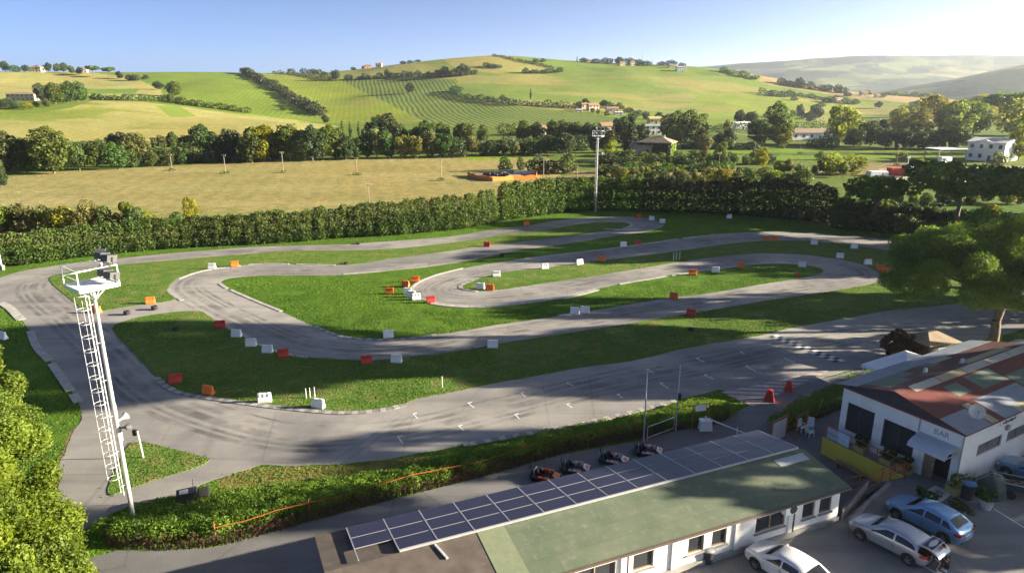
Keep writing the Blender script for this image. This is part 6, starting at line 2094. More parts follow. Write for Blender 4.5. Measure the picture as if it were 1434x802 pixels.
for cl, px, py, where, s in CONES:
    o = bpy.data.objects.new("track_cone", BME[(cl, 'cone')])
    COL.objects.link(o)
    o.location = G(px, py, .035); o.scale = (s, s, s); o.rotation_euler = (0, 0, R(random.uniform(-30, 30)))
    tag(o, "%s tapered plastic marker %s" % (cl, where), "cone", "red tapered markers")

# loose tyres
TYR = MB().lathe([(.16, 0), (.28, 0), (.31, .05), (.31, .17), (.28, .22), (.16, .22), (.14, .17), (.14, .05), (.16, 0)], n=18)
tme = bpy.data.meshes.new("tyre"); tme.from_pydata([tuple(p) for p in TYR.v], [], TYR.f); tme.materials.append(MT['rubber'])
tme.polygons.foreach_set("use_smooth", [True] * len(tme.polygons))
for px, py, n, lab in [(178, 440, 2, "tyre at the left end of the cut through road"), (216.5, 433, 2, "tyre on the cut through road below an orange barrier"), (246, 461.5, 1, "tyre on the grass below the cut through road"), (704, 358.5, 2, "tyre on grass between the upper road and middle hairpin"), (502, 341.5, 1, "tyre on the far verge under the hedge"), (485, 369, 1, "tyre beside the second road at the kerb"), (968, 462, 1, "tyre on shaded grass above the finish line")]:
    p = G(px, py, .05)
    for k in range(n):
        o = bpy.data.objects.new("tyre", tme); COL.objects.link(o)
        o.location = p + Vector((0, 0, .22 * k)); o.scale = (1.15, 1.15, 1.0)
        tag(o, ("upper " if k else ("lower " if n > 1 else "black ")) + lab, "tyre", "loose tyres beside the track")
# ------------------------------------------------------------------ cars
def car_paint(name, col, metal=.35):
    m, nt, _, L = new_mat(name)
    n = noise(nt, 1.2, 3, .6, pos(nt, True))
    c = mixc(nt, ramp(nt, n, .3, .7), tuple(k * .95 for k in col), col)
    finish(nt, c, .32, metal, .5, coat=.6)
    return m


MT['tyre'] = MT['rubber']
MT['alloy'] = M("alloy_wheel", (0.30, 0.31, 0.32), .35, .7, var=.1)
MT['red_lens'] = M("red_lens", (0.45, 0.015, 0.02), .15, var=.05)
MT['head_lens'] = M("headlight_lens", (0.55, 0.57, 0.6), .1, var=.05)
MT['car_glass'] = M("car_glass", (0.012, 0.014, 0.017), .08, 0, .35, var=.1)
MT['interior'] = M("dark_interior", (0.025, 0.024, 0.026), .8, var=.3, scale=6)


def lerp_tab(tab, x):
    return float(np.interp(x, [t[0] for t in tab], [t[1] for t in tab]))


class CarShape:
    """x forward (front bumper at +L/2), y left, z up"""
    def __init__(s, L=4.25, W=1.79, H=1.46, three=False):
        s.L, s.W, s.H = L, W, H
        h = L / 2
        # side profile: top line, shoulder line, half width, sill
        s.top = [(-h, .62), (-h + .03, .80), (-h + .14, .98), (-h + .30, 1.07), (-h + .82, H - .10), (-h + 1.2, H - .02), (-h + 1.8, H), (-h + 2.2, H - .03), (-h + 2.62, H - .18), (h - 1.12, .98), (h - .75, .92), (h - .3, .80), (h - .06, .66), (h, .52)]
        s.sh = [(-h, .60), (-h + .05, .76), (-h + .2, .93), (-h + .5, .97), (0, .93), (h - 1.2, .90), (h - .7, .84), (h - .25, .72), (h - .05, .6), (h, .5)]
        s.hw = [(-h, .62 * W / 2), (-h + .05, .86 * W / 2), (-h + .2, .95 * W / 2), (-h + .7, W / 2), (h - .9, W / 2), (h - .35, .93 * W / 2), (h - .1, .78 * W / 2), (h, .55 * W / 2)]
        s.zb = [(-h, .36), (-h + .2, .24), (h - .25, .2), (h, .28)]

    def sec(s, x):
        W = lerp_tab(s.hw, x); sh = lerp_tab(s.sh, x); tp = max(lerp_tab(s.top, x), sh + .02); zb = lerp_tab(s.zb, x)
        up = tp - sh
        tum = .30 * min(up, .6)                  # greenhouse leans inwards
        p = [(W * .84, zb), (W * .97, zb + .1), (W, zb + .3), (W * .985, (zb + .3) * .35 + sh * .65), (W * .955, sh)]
        p += [(W * .955 - tum * .55 - .015, sh + up * .5), (W * .955 - tum - .04, sh + up * .88), (W * .78 - tum, sh + up * .985), (W * .4, tp + .012), (0, tp + .02)]
        return p

    def greenhouse(s, x, t):
        """half width at fraction t between shoulder and roof edge"""
        p = s.sec(x)
        a, b, c = p[4], p[5], p[6]
        if t < .57:
            k = t / .57
            return (a[0] * (1 - k) + b[0] * k, a[1] * (1 - k) + b[1] * k)
        k = (t - .57) / .43
        return (b[0] * (1 - k) + c[0] * k, b[1] * (1 - k) + c[1] * k)


def wheel(parent, x, y, r=.32, side=1):
    w = MB().lathe([(r * .62, -.10), (r * .93, -.10), (r, -.07), (r, .07), (r * .93, .10), (r * .62, .10), (r * .58, .0), (r * .62, -.10)], n=24, M=Matrix.Translation((x, y, r)) @ Matrix.Rotation(R(90), 4, 'X'))
    o = w.build("wheel", MT['tyre'], parent, True)
    rim = MB()
    Mx = Matrix.Translation((x, y + side * .07, r)) @ Matrix.Rotation(R(90) * -side, 4, 'X')
    rim.lathe([(0, .02), (.06, .025), (.07, 0), (.05, -.01)], n=12, M=Mx)
    rim.lathe([(r * .54, -.01), (r * .64, .03), (r * .66, 0), (r * .54, -.02)], n=24, M=Mx)
    for k in range(5):
        a = 2 * PI * k / 5
        rim.bar(Mx @ Vector((.05 * math.cos(a), .05 * math.sin(a), .01)), Mx @ Vector((r * .6 * math.cos(a), r * .6 * math.sin(a), .01)), .07, .03)
    rim.lathe([(0, -.03), (r * .55, -.03)], n=20, M=Mx)
    rim.build("rim", MT['alloy'], o)
    return o


def car(label, loc, heading, paint, S, side_windows, hatch_open=False, plate=True):
    o = thing("parked_car", label, "car", loc, heading)
    h = S.L / 2
    xs = sorted(set([-h, -h + .02, -h + .06, -h + .12, -h + .2, -h + .3, -h + .45, -h + .62] + [-h + .62 + k * .19 for k in range(1, 15)] + [h - .75, h - .55, h - .4, h - .3, h - .2, h - .12, h - .06, h - .02, h]))
    xs = [x for x in xs if -h <= x <= h]
    if hatch_open: xs = [x for x in xs if x >= -h + .0]
    vs, fs = [], []
    m = 10
    for x in xs:
        p = S.sec(x)
        row = [(x, y, z) for y, z in p] + [(x, -y, z) for y, z in reversed(p[:-1])]
        vs += row
    k = 2 * m - 1
    for i in range(len(xs) - 1):
        for j in range(k - 1):
            if hatch_open and xs[i] < -h + .40 and 4 <= j <= 13: continue   # the tailgate opening
            a = i * k + j
            fs.append((a, a + 1, a + k + 1, a + k))
        fs.append((i * k + k - 1, i * k, (i + 1) * k, (i + 1) * k + k - 1))
    fs.append(tuple(range(k - 1, -1, -1)) if not hatch_open else tuple([4, 3, 2, 1, 0] + [k - 1 - q for q in range(5)]))
    fs.append(tuple((len(xs) - 1) * k + q for q in range(k)))
    b = MB().add(vs, fs)
    me = bpy.data.meshes.new("body")
    me.from_pydata([tuple(v) for v in b.v], [], b.f)
    # wheel stations; the shell itself stays uncut
    wx = (h - .86, -h + .80)
    bm = bmesh.new(); bm.from_mesh(me)
    bmesh.ops.recalc_face_normals(bm, faces=bm.faces)
    bm.to_mesh(me); bm.free()
    me.materials.append(paint)
    me.polygons.foreach_set("use_smooth", [True] * len(me.polygons))
    try: me.set_sharp_from_angle(angle=R(34))
    except Exception: pass
    body = link("body", me, o)
    # black discs on the flanks paint the dark of the wheel wells, then wheels
    W2 = S.W / 2
    for x in wx:
        for sd in (-1, 1):
            arch = MB()
            n = 18
            pts = [(x + .385 * math.cos(t), max(.22, .33 + .385 * math.sin(t))) for t in np.linspace(-.35, PI + .35, n)]
            yy = [lerp_tab(S.hw, px) * 1.004 + .004 for px, _ in pts]
            vv = [(px, sd * y, pz) for (px, pz), y in zip(pts, yy)] + [(x, sd * (W2 + .004), .3)]
            ff = [((i, i + 1, n) if sd > 0 else (i + 1, i, n)) for i in range(n - 1)]
            arch.add(vv, ff)
            arch.build("wheel_arch", MT['black'], o)
            wheel(o, x, sd * (W2 - .085), .315, sd)
    # glass: windscreen, side panes, rear window slightly proud of the shell
    gx0, gx1 = h - 1.18, -h + 2.64
    def strip(xa, xb, t, off):
        out = []
        for x in (xa, xb):
            y, z = S.greenhouse(x, t)
            out.append((y, z))
        return out
    ws = MB()
    nx = 5
    xs_w = [gx0 - .02 - (gx0 - gx1 - .06) * i / nx for i in range(nx + 1)]
    vv, ff = [], []
    for x in xs_w:
        p = S.sec(x)
        for y, z in ((p[7][0] * .97, p[7][1]), (p[8][0], p[8][1]), (0, p[9][1]), (-p[8][0], p[8][1]), (-p[7][0] * .97, p[7][1])):
            vv.append((x + .006, y, z + .012))
    for i in range(nx):
        for j in range(4): ff.append((i * 5 + j, i * 5 + j + 1, (i + 1) * 5 + j + 1, (i + 1) * 5 + j))
    ws.add(vv, ff).build("windscreen", MT['car_glass'], o, True)
    for (xa, xb, ta, tb) in side_windows:
        for sd in (-1, 1):
            vv, ff = [], []
            n = 6
            for i in range(n + 1):
                x = xa + (xb - xa) * i / n
                # front pane tapers to the mirror
                fr = min(1.0, max(.12, (h - 1.28 - x) / .75)); rr_ = min(1.0, max(.3, (x + h - .42) / .35))
                top = .1 + (.86 - .1) * min(fr, rr_)
                for t in (.1, (top + .1) / 2, top):
                    y, z = S.greenhouse(x, t)
                    vv.append((x, sd * (y + .008), z))
            for i in range(n):
                for j in range(2):
                    q = (i * 3 + j, i * 3 + j + 1, (i + 1) * 3 + j + 1, (i + 1) * 3 + j)
                    ff.append(q if sd > 0 else q[::-1])
            MB().add(vv, ff).build("side_window", MT['car_glass'], o, True)
    def tailgate_pts(dx=.0):
        out = []
        for x in (-h + .80, -h + .56, -h + .34):
            p = S.sec(x)
            for y, z in ((p[7][0] * .93, p[7][1]), (0, p[9][1]), (-p[7][0] * .93, p[7][1])): out.append((x - .012, y, z + .01))
        return out
    if not hatch_open:
        v = tailgate_pts()
        MB().add(v, [(i * 3 + j, (i + 1) * 3 + j, (i + 1) * 3 + j + 1, i * 3 + j + 1) for i in range(2) for j in range(2)]).build("rear_window", MT['car_glass'], o, True)
    else:
        # raised tailgate hinged at the roof's rear edge, boot well behind it
        hz, hx = S.H - .06, -h + .45
        tg = MB()
        Wt = S.W * .39
        ang = R(8)
        Mx = Matrix.Translation((hx, 0, hz)) @ Matrix.Rotation(-ang, 4, 'Y')
        prof = [(0, 0), (-.35, .05), (-.62, .02), (-.9, -.10), (-1.0, -.2)]
        vv = []
        for x, z in prof:
            for y in (-Wt, -Wt * .5, 0, Wt * .5, Wt): vv.append((x, y * (1 - .1 * (-x)), z + .03 * (1 - (y / Wt) ** 2)))
        for x, z in prof:
            for y in (-Wt, -Wt * .5, 0, Wt * .5, Wt): vv.append((x, y * (1 - .1 * (-x)), z - .06))
        ff = []
        for i in range(4):
            for j in range(4):
                ff.append((i * 5 + j, i * 5 + j + 1, (i + 1) * 5 + j + 1, (i + 1) * 5 + j)); ff.append((25 + i * 5 + j, 25 + (i + 1) * 5 + j, 25 + (i + 1) * 5 + j + 1, 25 + i * 5 + j + 1))
            ff.append((i * 5, (i + 1) * 5, 25 + (i + 1) * 5, 25 + i * 5)); ff.append((i * 5 + 4, 25 + i * 5 + 4, 25 + (i + 1) * 5 + 4, (i + 1) * 5 + 4))
        ff.append((20, 21, 22, 23, 24, 49, 48, 47, 46, 45))
        t_ = tg.add(vv, ff, Mx).build("tailgate", paint, o, True)
        gv = [Mx @ Vector((x, y, z)) for x, y, z in [(-.1, -Wt * .86, .055), (-.1, Wt * .86, .055), (-.56, Wt * .8, .065), (-.56, -Wt * .8, .065)]]
        MB().add(gv, [(0, 1, 2, 3)]).build("rear_window", MT['car_glass'], t_)
        MB().box((-h + .62, 0, .72), (1.0, S.W * .78, .06)).box((-h + 1.1, 0, 1.0), (.08, S.W * .76, .55)).build("boot_well", MT['interior'], o)
        for sd in (-1, 1):
            MB().tube((hx + .1, sd * Wt * .95, hz - .45), Mx @ Vector((-.45, sd * Wt * .9, -.05)), .012).build("gas_strut", MT['black'], o)
    for sd in (-1, 1):
        sm = MB()
        for x in ((h - 1.32, -.14, -1.06) if len(side_windows) > 2 else (h - 1.32, -.46)):
            p = S.sec(x)
            sm.path([(x, sd * (p[1][0] + .006), p[1][1] + .06), (x, sd * (p[2][0] + .005), p[2][1]), (x, sd * (p[3][0] + .005), p[3][1]), (x, sd * (p[4][0] + .005), p[4][1])], .008, 4)
        sm.build('door_seams', MT['black'], o)
    # lamps, mirrors, trim, plates, handles
    for sd in (-1, 1):
        yb = lerp_tab(S.hw, h - .2)
        hl = MB()
        vv = []
        for x in (h - .38, h - .25, h - .1):
            y = lerp_tab(S.hw, x)
            zt = lerp_tab(S.sh, x)
            vv += [(x + .012, sd * (y + .006), zt - .03), (x + .012, sd * (y + .006), zt - .16), (x + .03, sd * (y * .82), zt - .0)]
        hl.add(vv, [((0, 1, 4, 3) if sd > 0 else (3, 4, 1, 0)), ((3, 4, 7, 6) if sd > 0 else (6, 7, 4, 3)), ((0, 3, 5, 2) if sd < 0 else (2, 5, 3, 0)), ((3, 6, 8, 5) if sd < 0 else (5, 8, 6, 3))])
        hl.build("headlight", MT['head_lens'], o)
        tl = MB()
        vv = []
        for x in (-h + .34, -h + .16, -h + .045):
            y = lerp_tab(S.hw, x)
            zt = .93
            vv += [(x - .008, sd * (y + .008), zt), (x - .008, sd * (y + .008), zt - .19)]
        y = lerp_tab(S.hw, -h + .045)
        vv += [(-h - .012 + .03, sd * y * .62, .90), (-h - .012 + .02, sd * y * .62, .76)]
        tl.add(vv, [((0, 2, 3, 1) if sd > 0 else (1, 3, 2, 0)), ((2, 4, 5, 3) if sd > 0 else (3, 5, 4, 2)), ((4, 6, 7, 5) if sd > 0 else (5, 7, 6, 4))])
        tl.build("tail_light", MT['red_lens'], o)
        MB().box((h - 1.42, sd * (S.W / 2 + .085), .98), (.12, .2, .14), top=.8).build("wing_mirror", paint, o, bevel=.02)
        MB().box((-.12, sd * (S.W / 2 * .985 + .008), .80), (.2, .025, .03)).build("door_handle", MT['alloy'], o)
    MB().box((-h - .005, 0, .70), (.02, .5, .11)).build("number_plate", MT['bar_white'], o)
    MB().box((h + .004, 0, .40), (.02, .5, .11)).build("number_plate", MT['bar_white'], o)
    MB().box((h - .02, 0, .54), (.05, .8, .09)).build("grille", MT['black'], o)
    MB().box((-h + .02, 0, .36), (.06, 1.2, .1)).build("bumper_trim", MT['black'], o)
    return o


HEAD = math.atan2(.815, -.58)
WIN5 = [(-.10, .95, 0, 0), (-1.02, -.18, 0, 0), (-1.62, -1.10, 0, 0)]
WIN3 = [(-.40, .92, 0, 0), (-1.5, -.5, 0, 0)]
sA = CarShape(4.2, 1.77, 1.43)
sB = CarShape(4.27, 1.80, 1.46)


def at_car(X, Y): return (X, Y, PARK_Z)


CAR_A = car("silver three door hatchback with raised tailgate and a person at its boot", at_car(20.55, 31.75), HEAD, car_paint("silver_paint", (0.36, 0.38, 0.42)), sA, WIN3, True)
CAR_B = car("pale blue silver five door hatchback parked beside the open one", at_car(23.55, 33.55), HEAD - R(4), car_paint("blue_silver_paint", (0.15, 0.32, 0.52)), sB, WIN5)
CAR_C = car("white five door hatchback cut by the bottom edge near the long building", at_car(13.95, 29.35), HEAD, car_paint("white_paint", (0.62, 0.64, 0.66), .0), sA, WIN5)
CAR_D = car("blue hatchback at the right edge beside the bar wall", at_car(33.0, 38.0), HEAD - R(6), car_paint("blue_paint", (0.12, 0.25, 0.40)), sB, WIN5)

# ------------------------------------------------------------------ trailer and covered heap
tp = G(1412, 690, PARK_Z)
tr_ = thing("trailer", "small dark open trailer with scrap wood at the right edge", "trailer", tp, R(-28))
tb = MB()
tb.box((0, 0, .5), (2.3, 1.25, .06))
for s in (-1, 1): tb.box((0, s * .61, .72), (2.3, .04, .42)); tb.box((s * 1.13, 0, .72), (.04, 1.18, .42))
tb.build("box", M("dark_trailer_sides", (0.035, 0.045, 0.05), .6), tr_)
tb = MB()
for s in (-1, 1): tb.bar((-1.16, s * .62, .94), (1.16, s * .62, .94), .05, .05); tb.bar((s * 1.14, -.62, .945), (s * 1.14, .62, .945), .05, .05)
tb.build("rim_rail", MT['steel'], tr_)
for s in (-1, 1):
    MB().lathe([(.12, -.07), (.25, -.07), (.27, 0), (.25, .07), (.12, .07), (.12, -.07)], n=18, M=Matrix.Translation((0, s * .74, .27)) @ Matrix.Rotation(R(90), 4, 'X')).lathe([(0, .03), (.13, .04)], n=12, M=Matrix.Translation((0, s * .76, .27)) @ Matrix.Rotation(R(90), 4, 'X')).build("wheel", MT['rubber'], tr_)
MB().bar((-1.1, .4, .45), (-2.2, 0, .45), .06, .06).bar((-1.1, -.4, .45), (-2.2, 0, .45), .06, .06).build("drawbar", MT['dark_metal'], tr_)
scr = thing("scrap_wood", "loose scrap wood lying in the open trailer", "wood", tp + Vector((0, 0, .53)), R(-28))
sb = random.Random(4)
for k in range(7):
    MB().bar((sb.uniform(-1, .2), sb.uniform(-.45, .45), .05 + .04 * k), (sb.uniform(.2, 1), sb.uniform(-.45, .45), .1 + .04 * k), .1, .04).build("plank", MT['wood'], scr)
cv = thing("covered_heap", "dark green tarpaulin covered heap between the trailer and the bin", "heap", G(1386, 690, PARK_Z), R(15))
rgc = np.random.default_rng(6)
n1, n2 = 28, 14
vv = []
for i in range(n2 + 1):
    ph = PI / 2 * i / n2
    for j in range(n1):
        th_ = 2 * PI * j / n1
        k = 1 + .10 * math.sin(3 * th_ + 1) * math.cos(ph) + .03 * rgc.normal()
        vv.append((1.15 * math.cos(ph) ** .7 * math.cos(th_) * k, .85 * math.cos(ph) ** .7 * math.sin(th_) * k, 1.25 * math.sin(ph) * (1 + .06 * math.sin(2 * th_))))
ff = [(i * n1 + j, i * n1 + (j + 1) % n1, (i + 1) * n1 + (j + 1) % n1, (i + 1) * n1 + j) for i in range(n2) for j in range(n1)]
MB().add(vv, ff).build("tarpaulin", M("green_tarpaulin", (0.035, 0.055, 0.045), .55, var=.3, scale=6, bump=.05), cv, True)
MB().path([(-1.25, .1, 0.02), (-.9, .3, .9), (0, .1, 1.36), (.9, -.3, .9), (1.25, -.1, .02)], .02).build("cord", MT['grey_paint'], cv)

# ------------------------------------------------------------------ karts
kart_cols = {'white': M("white_bodywork", (0.6, 0.6, 0.62), .35, var=.08), 'orange': M("orange_bodywork", (0.6, 0.2, 0.05), .35, var=.1), 'red': M("red_bodywork", (0.5, 0.05, 0.03), .35, var=.1)}


def make_kart():
    """x forward"""
    o = thing("go_kart", "kart", "kart", (0, 0, 0), 0, "rental karts lined up in the pit lane")
    # wrap round bumper: closed rounded ring
    ring = []
    for k in range(36):
        t = 2 * PI * k / 36
        c, s = math.cos(t), math.sin(t)
        ring.append((1.02 * math.copysign(abs(c) ** .55, c), .68 * math.copysign(abs(s) ** .6, s)))
    bm_ = MB()
    n = len(ring)
    vs = []
    for x, y in ring:
        L = math.hypot(x, y)
        ux, uy = x / L, y / L
        for d, z in ((0, .10), (.03, .22), (-.02, .33), (-.12, .33), (-.14, .10)): vs.append((x + ux * d, y + uy * d, z))
    fs = [(i * 5 + j, ((i + 1) % n) * 5 + j, ((i + 1) % n) * 5 + (j + 1) % 5, i * 5 + (j + 1) % 5) for i in range(n) for j in range(5)]
    bm_.add(vs, fs).build("bumper", MT['black'], o, True)
    MB().box((0, 0, .11), (1.7, .95, .04)).build("floor_pan", MT['dark_metal'], o)
    # nose fairing and side pods with painted panels
    nf = MB().add([(.95, -.42, .2), (.95, .42, .2), (.55, .3, .52), (.55, -.3, .52), (.95, -.42, .34), (.95, .42, .34)], [(4, 5, 2, 3), (0, 1, 5, 4), (1, 2, 5), (0, 4, 3)])
    nf.build("nose_fairing", kart_cols['white'], o)
    MB().add([(.90, -.25, .372), (.90, .25, .372), (.66, .2, .474), (.66, -.2, .474)], [(0, 1, 2, 3)]).build("number_panel", kart_cols['orange'], o)
    for s in (-1, 1):
        MB().box((.02, s * .55, .27), (.95, .24, .26), top=.85).build("side_pod", kart_cols['white'], o, bevel=.03)
        MB().box((.25, s * .56, .405), (.36, .17, .02)).build("side_pod_panel", kart_cols['orange'], o)
        MB().box((-.2, s * .56, .405), (.2, .17, .022)).build("side_pod_stripe", kart_cols['red'], o)
        for x, w_ in ((.66, .09), (-.68, .11)):
            wh = MB().lathe([(.06, -w_), (.125, -w_), (.14, -w_ * .7), (.14, w_ * .7), (.125, w_), (.06, w_), (.06, -w_)], n=16, M=Matrix.Translation((x, s * .5, .14)) @ Matrix.Rotation(R(90), 4, 'X'))
            wh.build("wheel", MT['rubber'], o, True)
    st_ = MB()
    st_.box((-.25, 0, .2), (.46, .42, .1)); st_.box((-.48, 0, .44), (.09, .42, .5), M=Matrix.Rotation(R(-8), 4, 'Y'))
    for s in (-1, 1): st_.box((-.32, s * .21, .3), (.38, .05, .24))
    st_.build("seat", MT['black'], o, bevel=.03)
    sw = MB()
    Mx = Matrix.Translation((.2, 0, .56)) @ Matrix.Rotation(R(-50), 4, 'Y')
    pts = [Mx @ Vector((.15 * math.cos(t), .15 * math.sin(t), 0)) for t in np.linspace(0, 2 * PI, 17)]
    sw.path(pts, .02, 6); sw.tube((.2, 0, .56), (.5, 0, .2), .018); sw.bar(Mx @ Vector((-.14, 0, 0)), Mx @ Vector((.14, 0, 0)), .05, .02)
    sw.build("steering_wheel", MT['black'], o)
    en = MB().box((-.5, .36, .33), (.36, .24, .3)).box((-.5, .36, .52), (.24, .18, .1)).tube((-.3, .4, .4), (-.85, .42, .36), .05)
    en.build("engine", MT['dark_metal'], o, bevel=.01)
    MB().path([(-.72, -.3, .2), (-.72, -.28, .62), (-.72, .28, .62), (-.72, .3, .2)], .022).build("roll_hoop", MT['grey_paint'], o)
    MB().tube((-.95, -.2, .3), (-.95, -.2, .85), .015).box((-.95, -.2, .9), (.04, .28, .24)).build("number_flag", MT['black'], o)
    return o


k0 = make_kart()
KPOS = [(764, 670, "orange and red rental kart, nearest the white building corner"), (806, 659, "white and orange rental kart, second up the pit lane"), (860, 647, "white and orange rental kart, third up the pit lane"), (908, 635, "white and orange rental kart, farthest up the pit lane")]
for i, (px, py, lab) in enumerate(KPOS):
    p = G(px, py)
    o = k0 if i == 0 else copy_tree(k0)
    o.location = (p.x, p.y, .008)
    o.rotation_euler = (0, 0, R(-20 + random.uniform(-6, 6)))
    o['label'] = lab
    if i == 1:
        for ch in list(kids(k0)):
            pass
# the first kart carries red side pods
for ch in kids(k0):
    if ch.name.startswith("nose_fairing") or ch.name.startswith("side_pod"):
        if not ch.name.startswith("side_pod_"):
            ch.data = ch.data.copy(); ch.data.materials.clear(); ch.data.materials.append(kart_cols['red' if ch.name.startswith("side") else 'orange'])

# ------------------------------------------------------------------ the person at the boot
def skin_fig(name, joints, edges, radii, mat, parent, root=0, sub=2):
    me = bpy.data.meshes.new(name)
    me.from_pydata(joints, edges, [])
    o = bpy.data.objects.new(name, me); COL.objects.link(o)
    sk = o.modifiers.new("skin", 'SKIN')
    for i, r in enumerate(radii):
        sv = me.skin_vertices[0].data[i]
        rr = r if isinstance(r, tuple) else (r, r)
        sv.radius = rr
        sv.use_root = (i == root)
    ss = o.modifiers.new("sub", 'SUBSURF'); ss.levels = sub; ss.render_levels = sub
    bpy.context.view_layer.update()
    m2 = bpy.data.meshes.new_from_object(o.evaluated_get(bpy.context.evaluated_depsgraph_get()))
    bpy.data.objects.remove(o)
    m2.materials.clear(); m2.materials.append(mat)
    m2.polygons.foreach_set("use_smooth", [True] * len(m2.polygons))
    return link(name, m2, parent)


# local frame of the car: sits on the boot sill at x = -h, facing backwards (-x), leaning forward over the knees
hd = HEAD
cx_, cy_ = 20.55, 31.75
def carp(x, y, z): return Vector((cx_ + math.cos(hd) * x - math.sin(hd) * y, cy_ + math.sin(hd) * x + math.cos(hd) * y, PARK_Z + z))
pr = thing("person", "person in dark jacket and striped dark trousers sitting on the open boot, bent forward", "person", carp(-2.1, -.05, 0), hd + PI)
# person's frame: +x away from the car (forward for the sitter), +y their left
SKIN = M("skin", (0.45, 0.27, 0.19), .55, var=.05)
J = [(-.05, 0, .72), (.02, 0, .92), (.12, 0, 1.12), (.22, 0, 1.27), (.30, 0, 1.36), (.37, 0, 1.46),            # pelvis, waist, chest, upper chest, neck, head
     (.0, .11, .70), (.42, .15, .62), (.40, .17, .14), (.54, .18, .05),                                             # left leg
     (.0, -.11, .70), (.44, -.17, .60), (.34, -.20, .14), (.48, -.22, .05),                                         # right leg
     (.20, .19, 1.22), (.36, .27, .98), (.56, .14, .82),                                                            # left arm
     (.20, -.19, 1.22), (.38, -.26, .96), (.58, -.10, .80)]
E = [(0, 1), (1, 2), (2, 3), (3, 4), (4, 5), (0, 6), (6, 7), (7, 8), (8, 9), (0, 10), (10, 11), (11, 12), (12, 13), (3, 14), (14, 15), (15, 16), (3, 17), (17, 18), (18, 19)]
RD = [(.13, .16), (.12, .15), (.14, .17), (.10, .14), .055, .10, .10, .075, .05, .045, .10, .075, .05, .045, .06, .045, .03, .06, .045, .03]
skin_fig("body", J, E, RD, SKIN, pr)
# clothing shells over the same joints
jk = skin_fig("jacket", [J[i] for i in (0, 1, 2, 3, 14, 15, 16, 17, 18, 19)], [(0, 1), (1, 2), (2, 3), (3, 4), (4, 5), (5, 6), (3, 7), (7, 8), (8, 9)], [(.145, .18), (.135, .17), (.155, .19), (.115, .155), .075, .06, .04, .075, .06, .04], M("navy_jacket", (0.03, 0.035, 0.05), .8, var=.2, scale=8), pr)
skin_fig("trousers", [J[0]] + [J[i] for i in (6, 7, 8, 10, 11, 12)], [(0, 1), (1, 2), (2, 3), (0, 4), (4, 5), (5, 6)], [(.15, .18), .115, .09, .068, .115, .09, .068], M("black_trousers", (0.022, 0.022, 0.025), .85, var=.2, scale=8), pr)
tanm = M("tan_stripe", (0.55, 0.42, 0.24), .8, var=.1)
sp_ = MB()
for s in (1, -1):
    a, b, c = Vector(J[6 if s > 0 else 10]), Vector(J[7 if s > 0 else 11]), Vector(J[8 if s > 0 else 12])
    off = Vector((0, s * .085, .03))
    sp_.tube(a.lerp(b, .3) + off * 1.12, b + off * 1.0, .03, .026, 8); sp_.tube(b + off, c + off * .75, .026, .022, 8)
sp_.build("trouser_stripes", tanm, pr)
for s, jt in ((1, 9), (-1, 13)):
    p = Vector(J[jt])
    MB().box((p.x - .02, p.y, .05), (.27, .1, .09), top=.75).build("shoe", MT['bar_white'], pr, bevel=.02)
# head: face, ears, nose, dark hair
hx = Vector((.37, 0, 1.46))
hm = MB()
for i in range(13):
    ph = -PI / 2 + PI * i / 12
    for j in range(16):
        t = 2 * PI * j / 16
        hm.v.append(hx + Vector((.105 * math.cos(ph) * math.cos(t) + .03 * math.sin(ph) * .3, .08 * math.cos(ph) * math.sin(t), .125 * math.sin(ph))))
hm.f = [(i * 16 + j, i * 16 + (j + 1) % 16, (i + 1) * 16 + (j + 1) % 16, (i + 1) * 16 + j) for i in range(12) for j in range(16)]
hm.box(hx + Vector((.11, 0, -.01)), (.035, .03, .045), top=.5)
for s in (-1, 1): hm.box(hx + Vector((0, s * .083, 0)), (.04, .02, .06))
hm.build("head", SKIN, pr, True)
fe = MB()
for s in (-1, 1): fe.box(hx + Vector((.098, s * .033, .012)), (.012, .022, .012))
fe.box(hx + Vector((.095, 0, -.06)), (.012, .045, .01))
fe.build("eyes_and_mouth", MT['black'], pr)
ha = MB()
for i in range(9):
    ph = -.15 + (PI / 2 + .15) * i / 8
    for j in range(16):
        t = 2 * PI * j / 16
        ha.v.append(hx + Vector((-.018 + .115 * math.cos(ph) * math.cos(t), .092 * math.cos(ph) * math.sin(t), .03 + .115 * math.sin(ph))))
ha.f = [(i * 16 + j, i * 16 + (j + 1) % 16, (i + 1) * 16 + (j + 1) % 16, (i + 1) * 16 + j) for i in range(8) for j in range(16)]
ha.build("hair", M("dark_hair", (0.02, 0.016, 0.013), .6, var=.2), pr, True)
# hands: palm with four unequal fingers and a thumb, resting together over the knees
for s, jt in ((1, 16), (-1, 19)):
    w = Vector(J[jt]); d = Vector((.9, -s * .25, -.35)).normalized(); sd = Vector((-d.y, d.x, 0)).normalized() * s
    js, es, rs = [tuple(w), tuple(w + d * .045), tuple(w + d * .085)], [(0, 1), (1, 2)], [.026, .034, .032]
    for k, ln_ in enumerate((.058, .07, .075, .062)):
        r0 = w + d * .088 + sd * (.033 - .022 * k)
        b0 = len(js)
        js += [tuple(r0), tuple(r0 + d * ln_ * .55 + Vector((0, 0, -.012))), tuple(r0 + d * ln_ * .8 + Vector((0, 0, -.04)))]
        es += [(2, b0), (b0, b0 + 1), (b0 + 1, b0 + 2)]; rs += [.010, .009, .008]
    b0 = len(js)
    js += [tuple(w + d * .04 - sd * .045), tuple(w + d * .085 - sd * .062)]
    es += [(1, b0), (b0, b0 + 1)]; rs += [.012, .009]
    skin_fig("hand", js, es, rs, SKIN, pr, 1, 1)
bag = thing("kit_bag", "dark bag with a red patch standing behind the open tailgate car", "bag", carp(-2.5, -.72, 0), hd + .3)
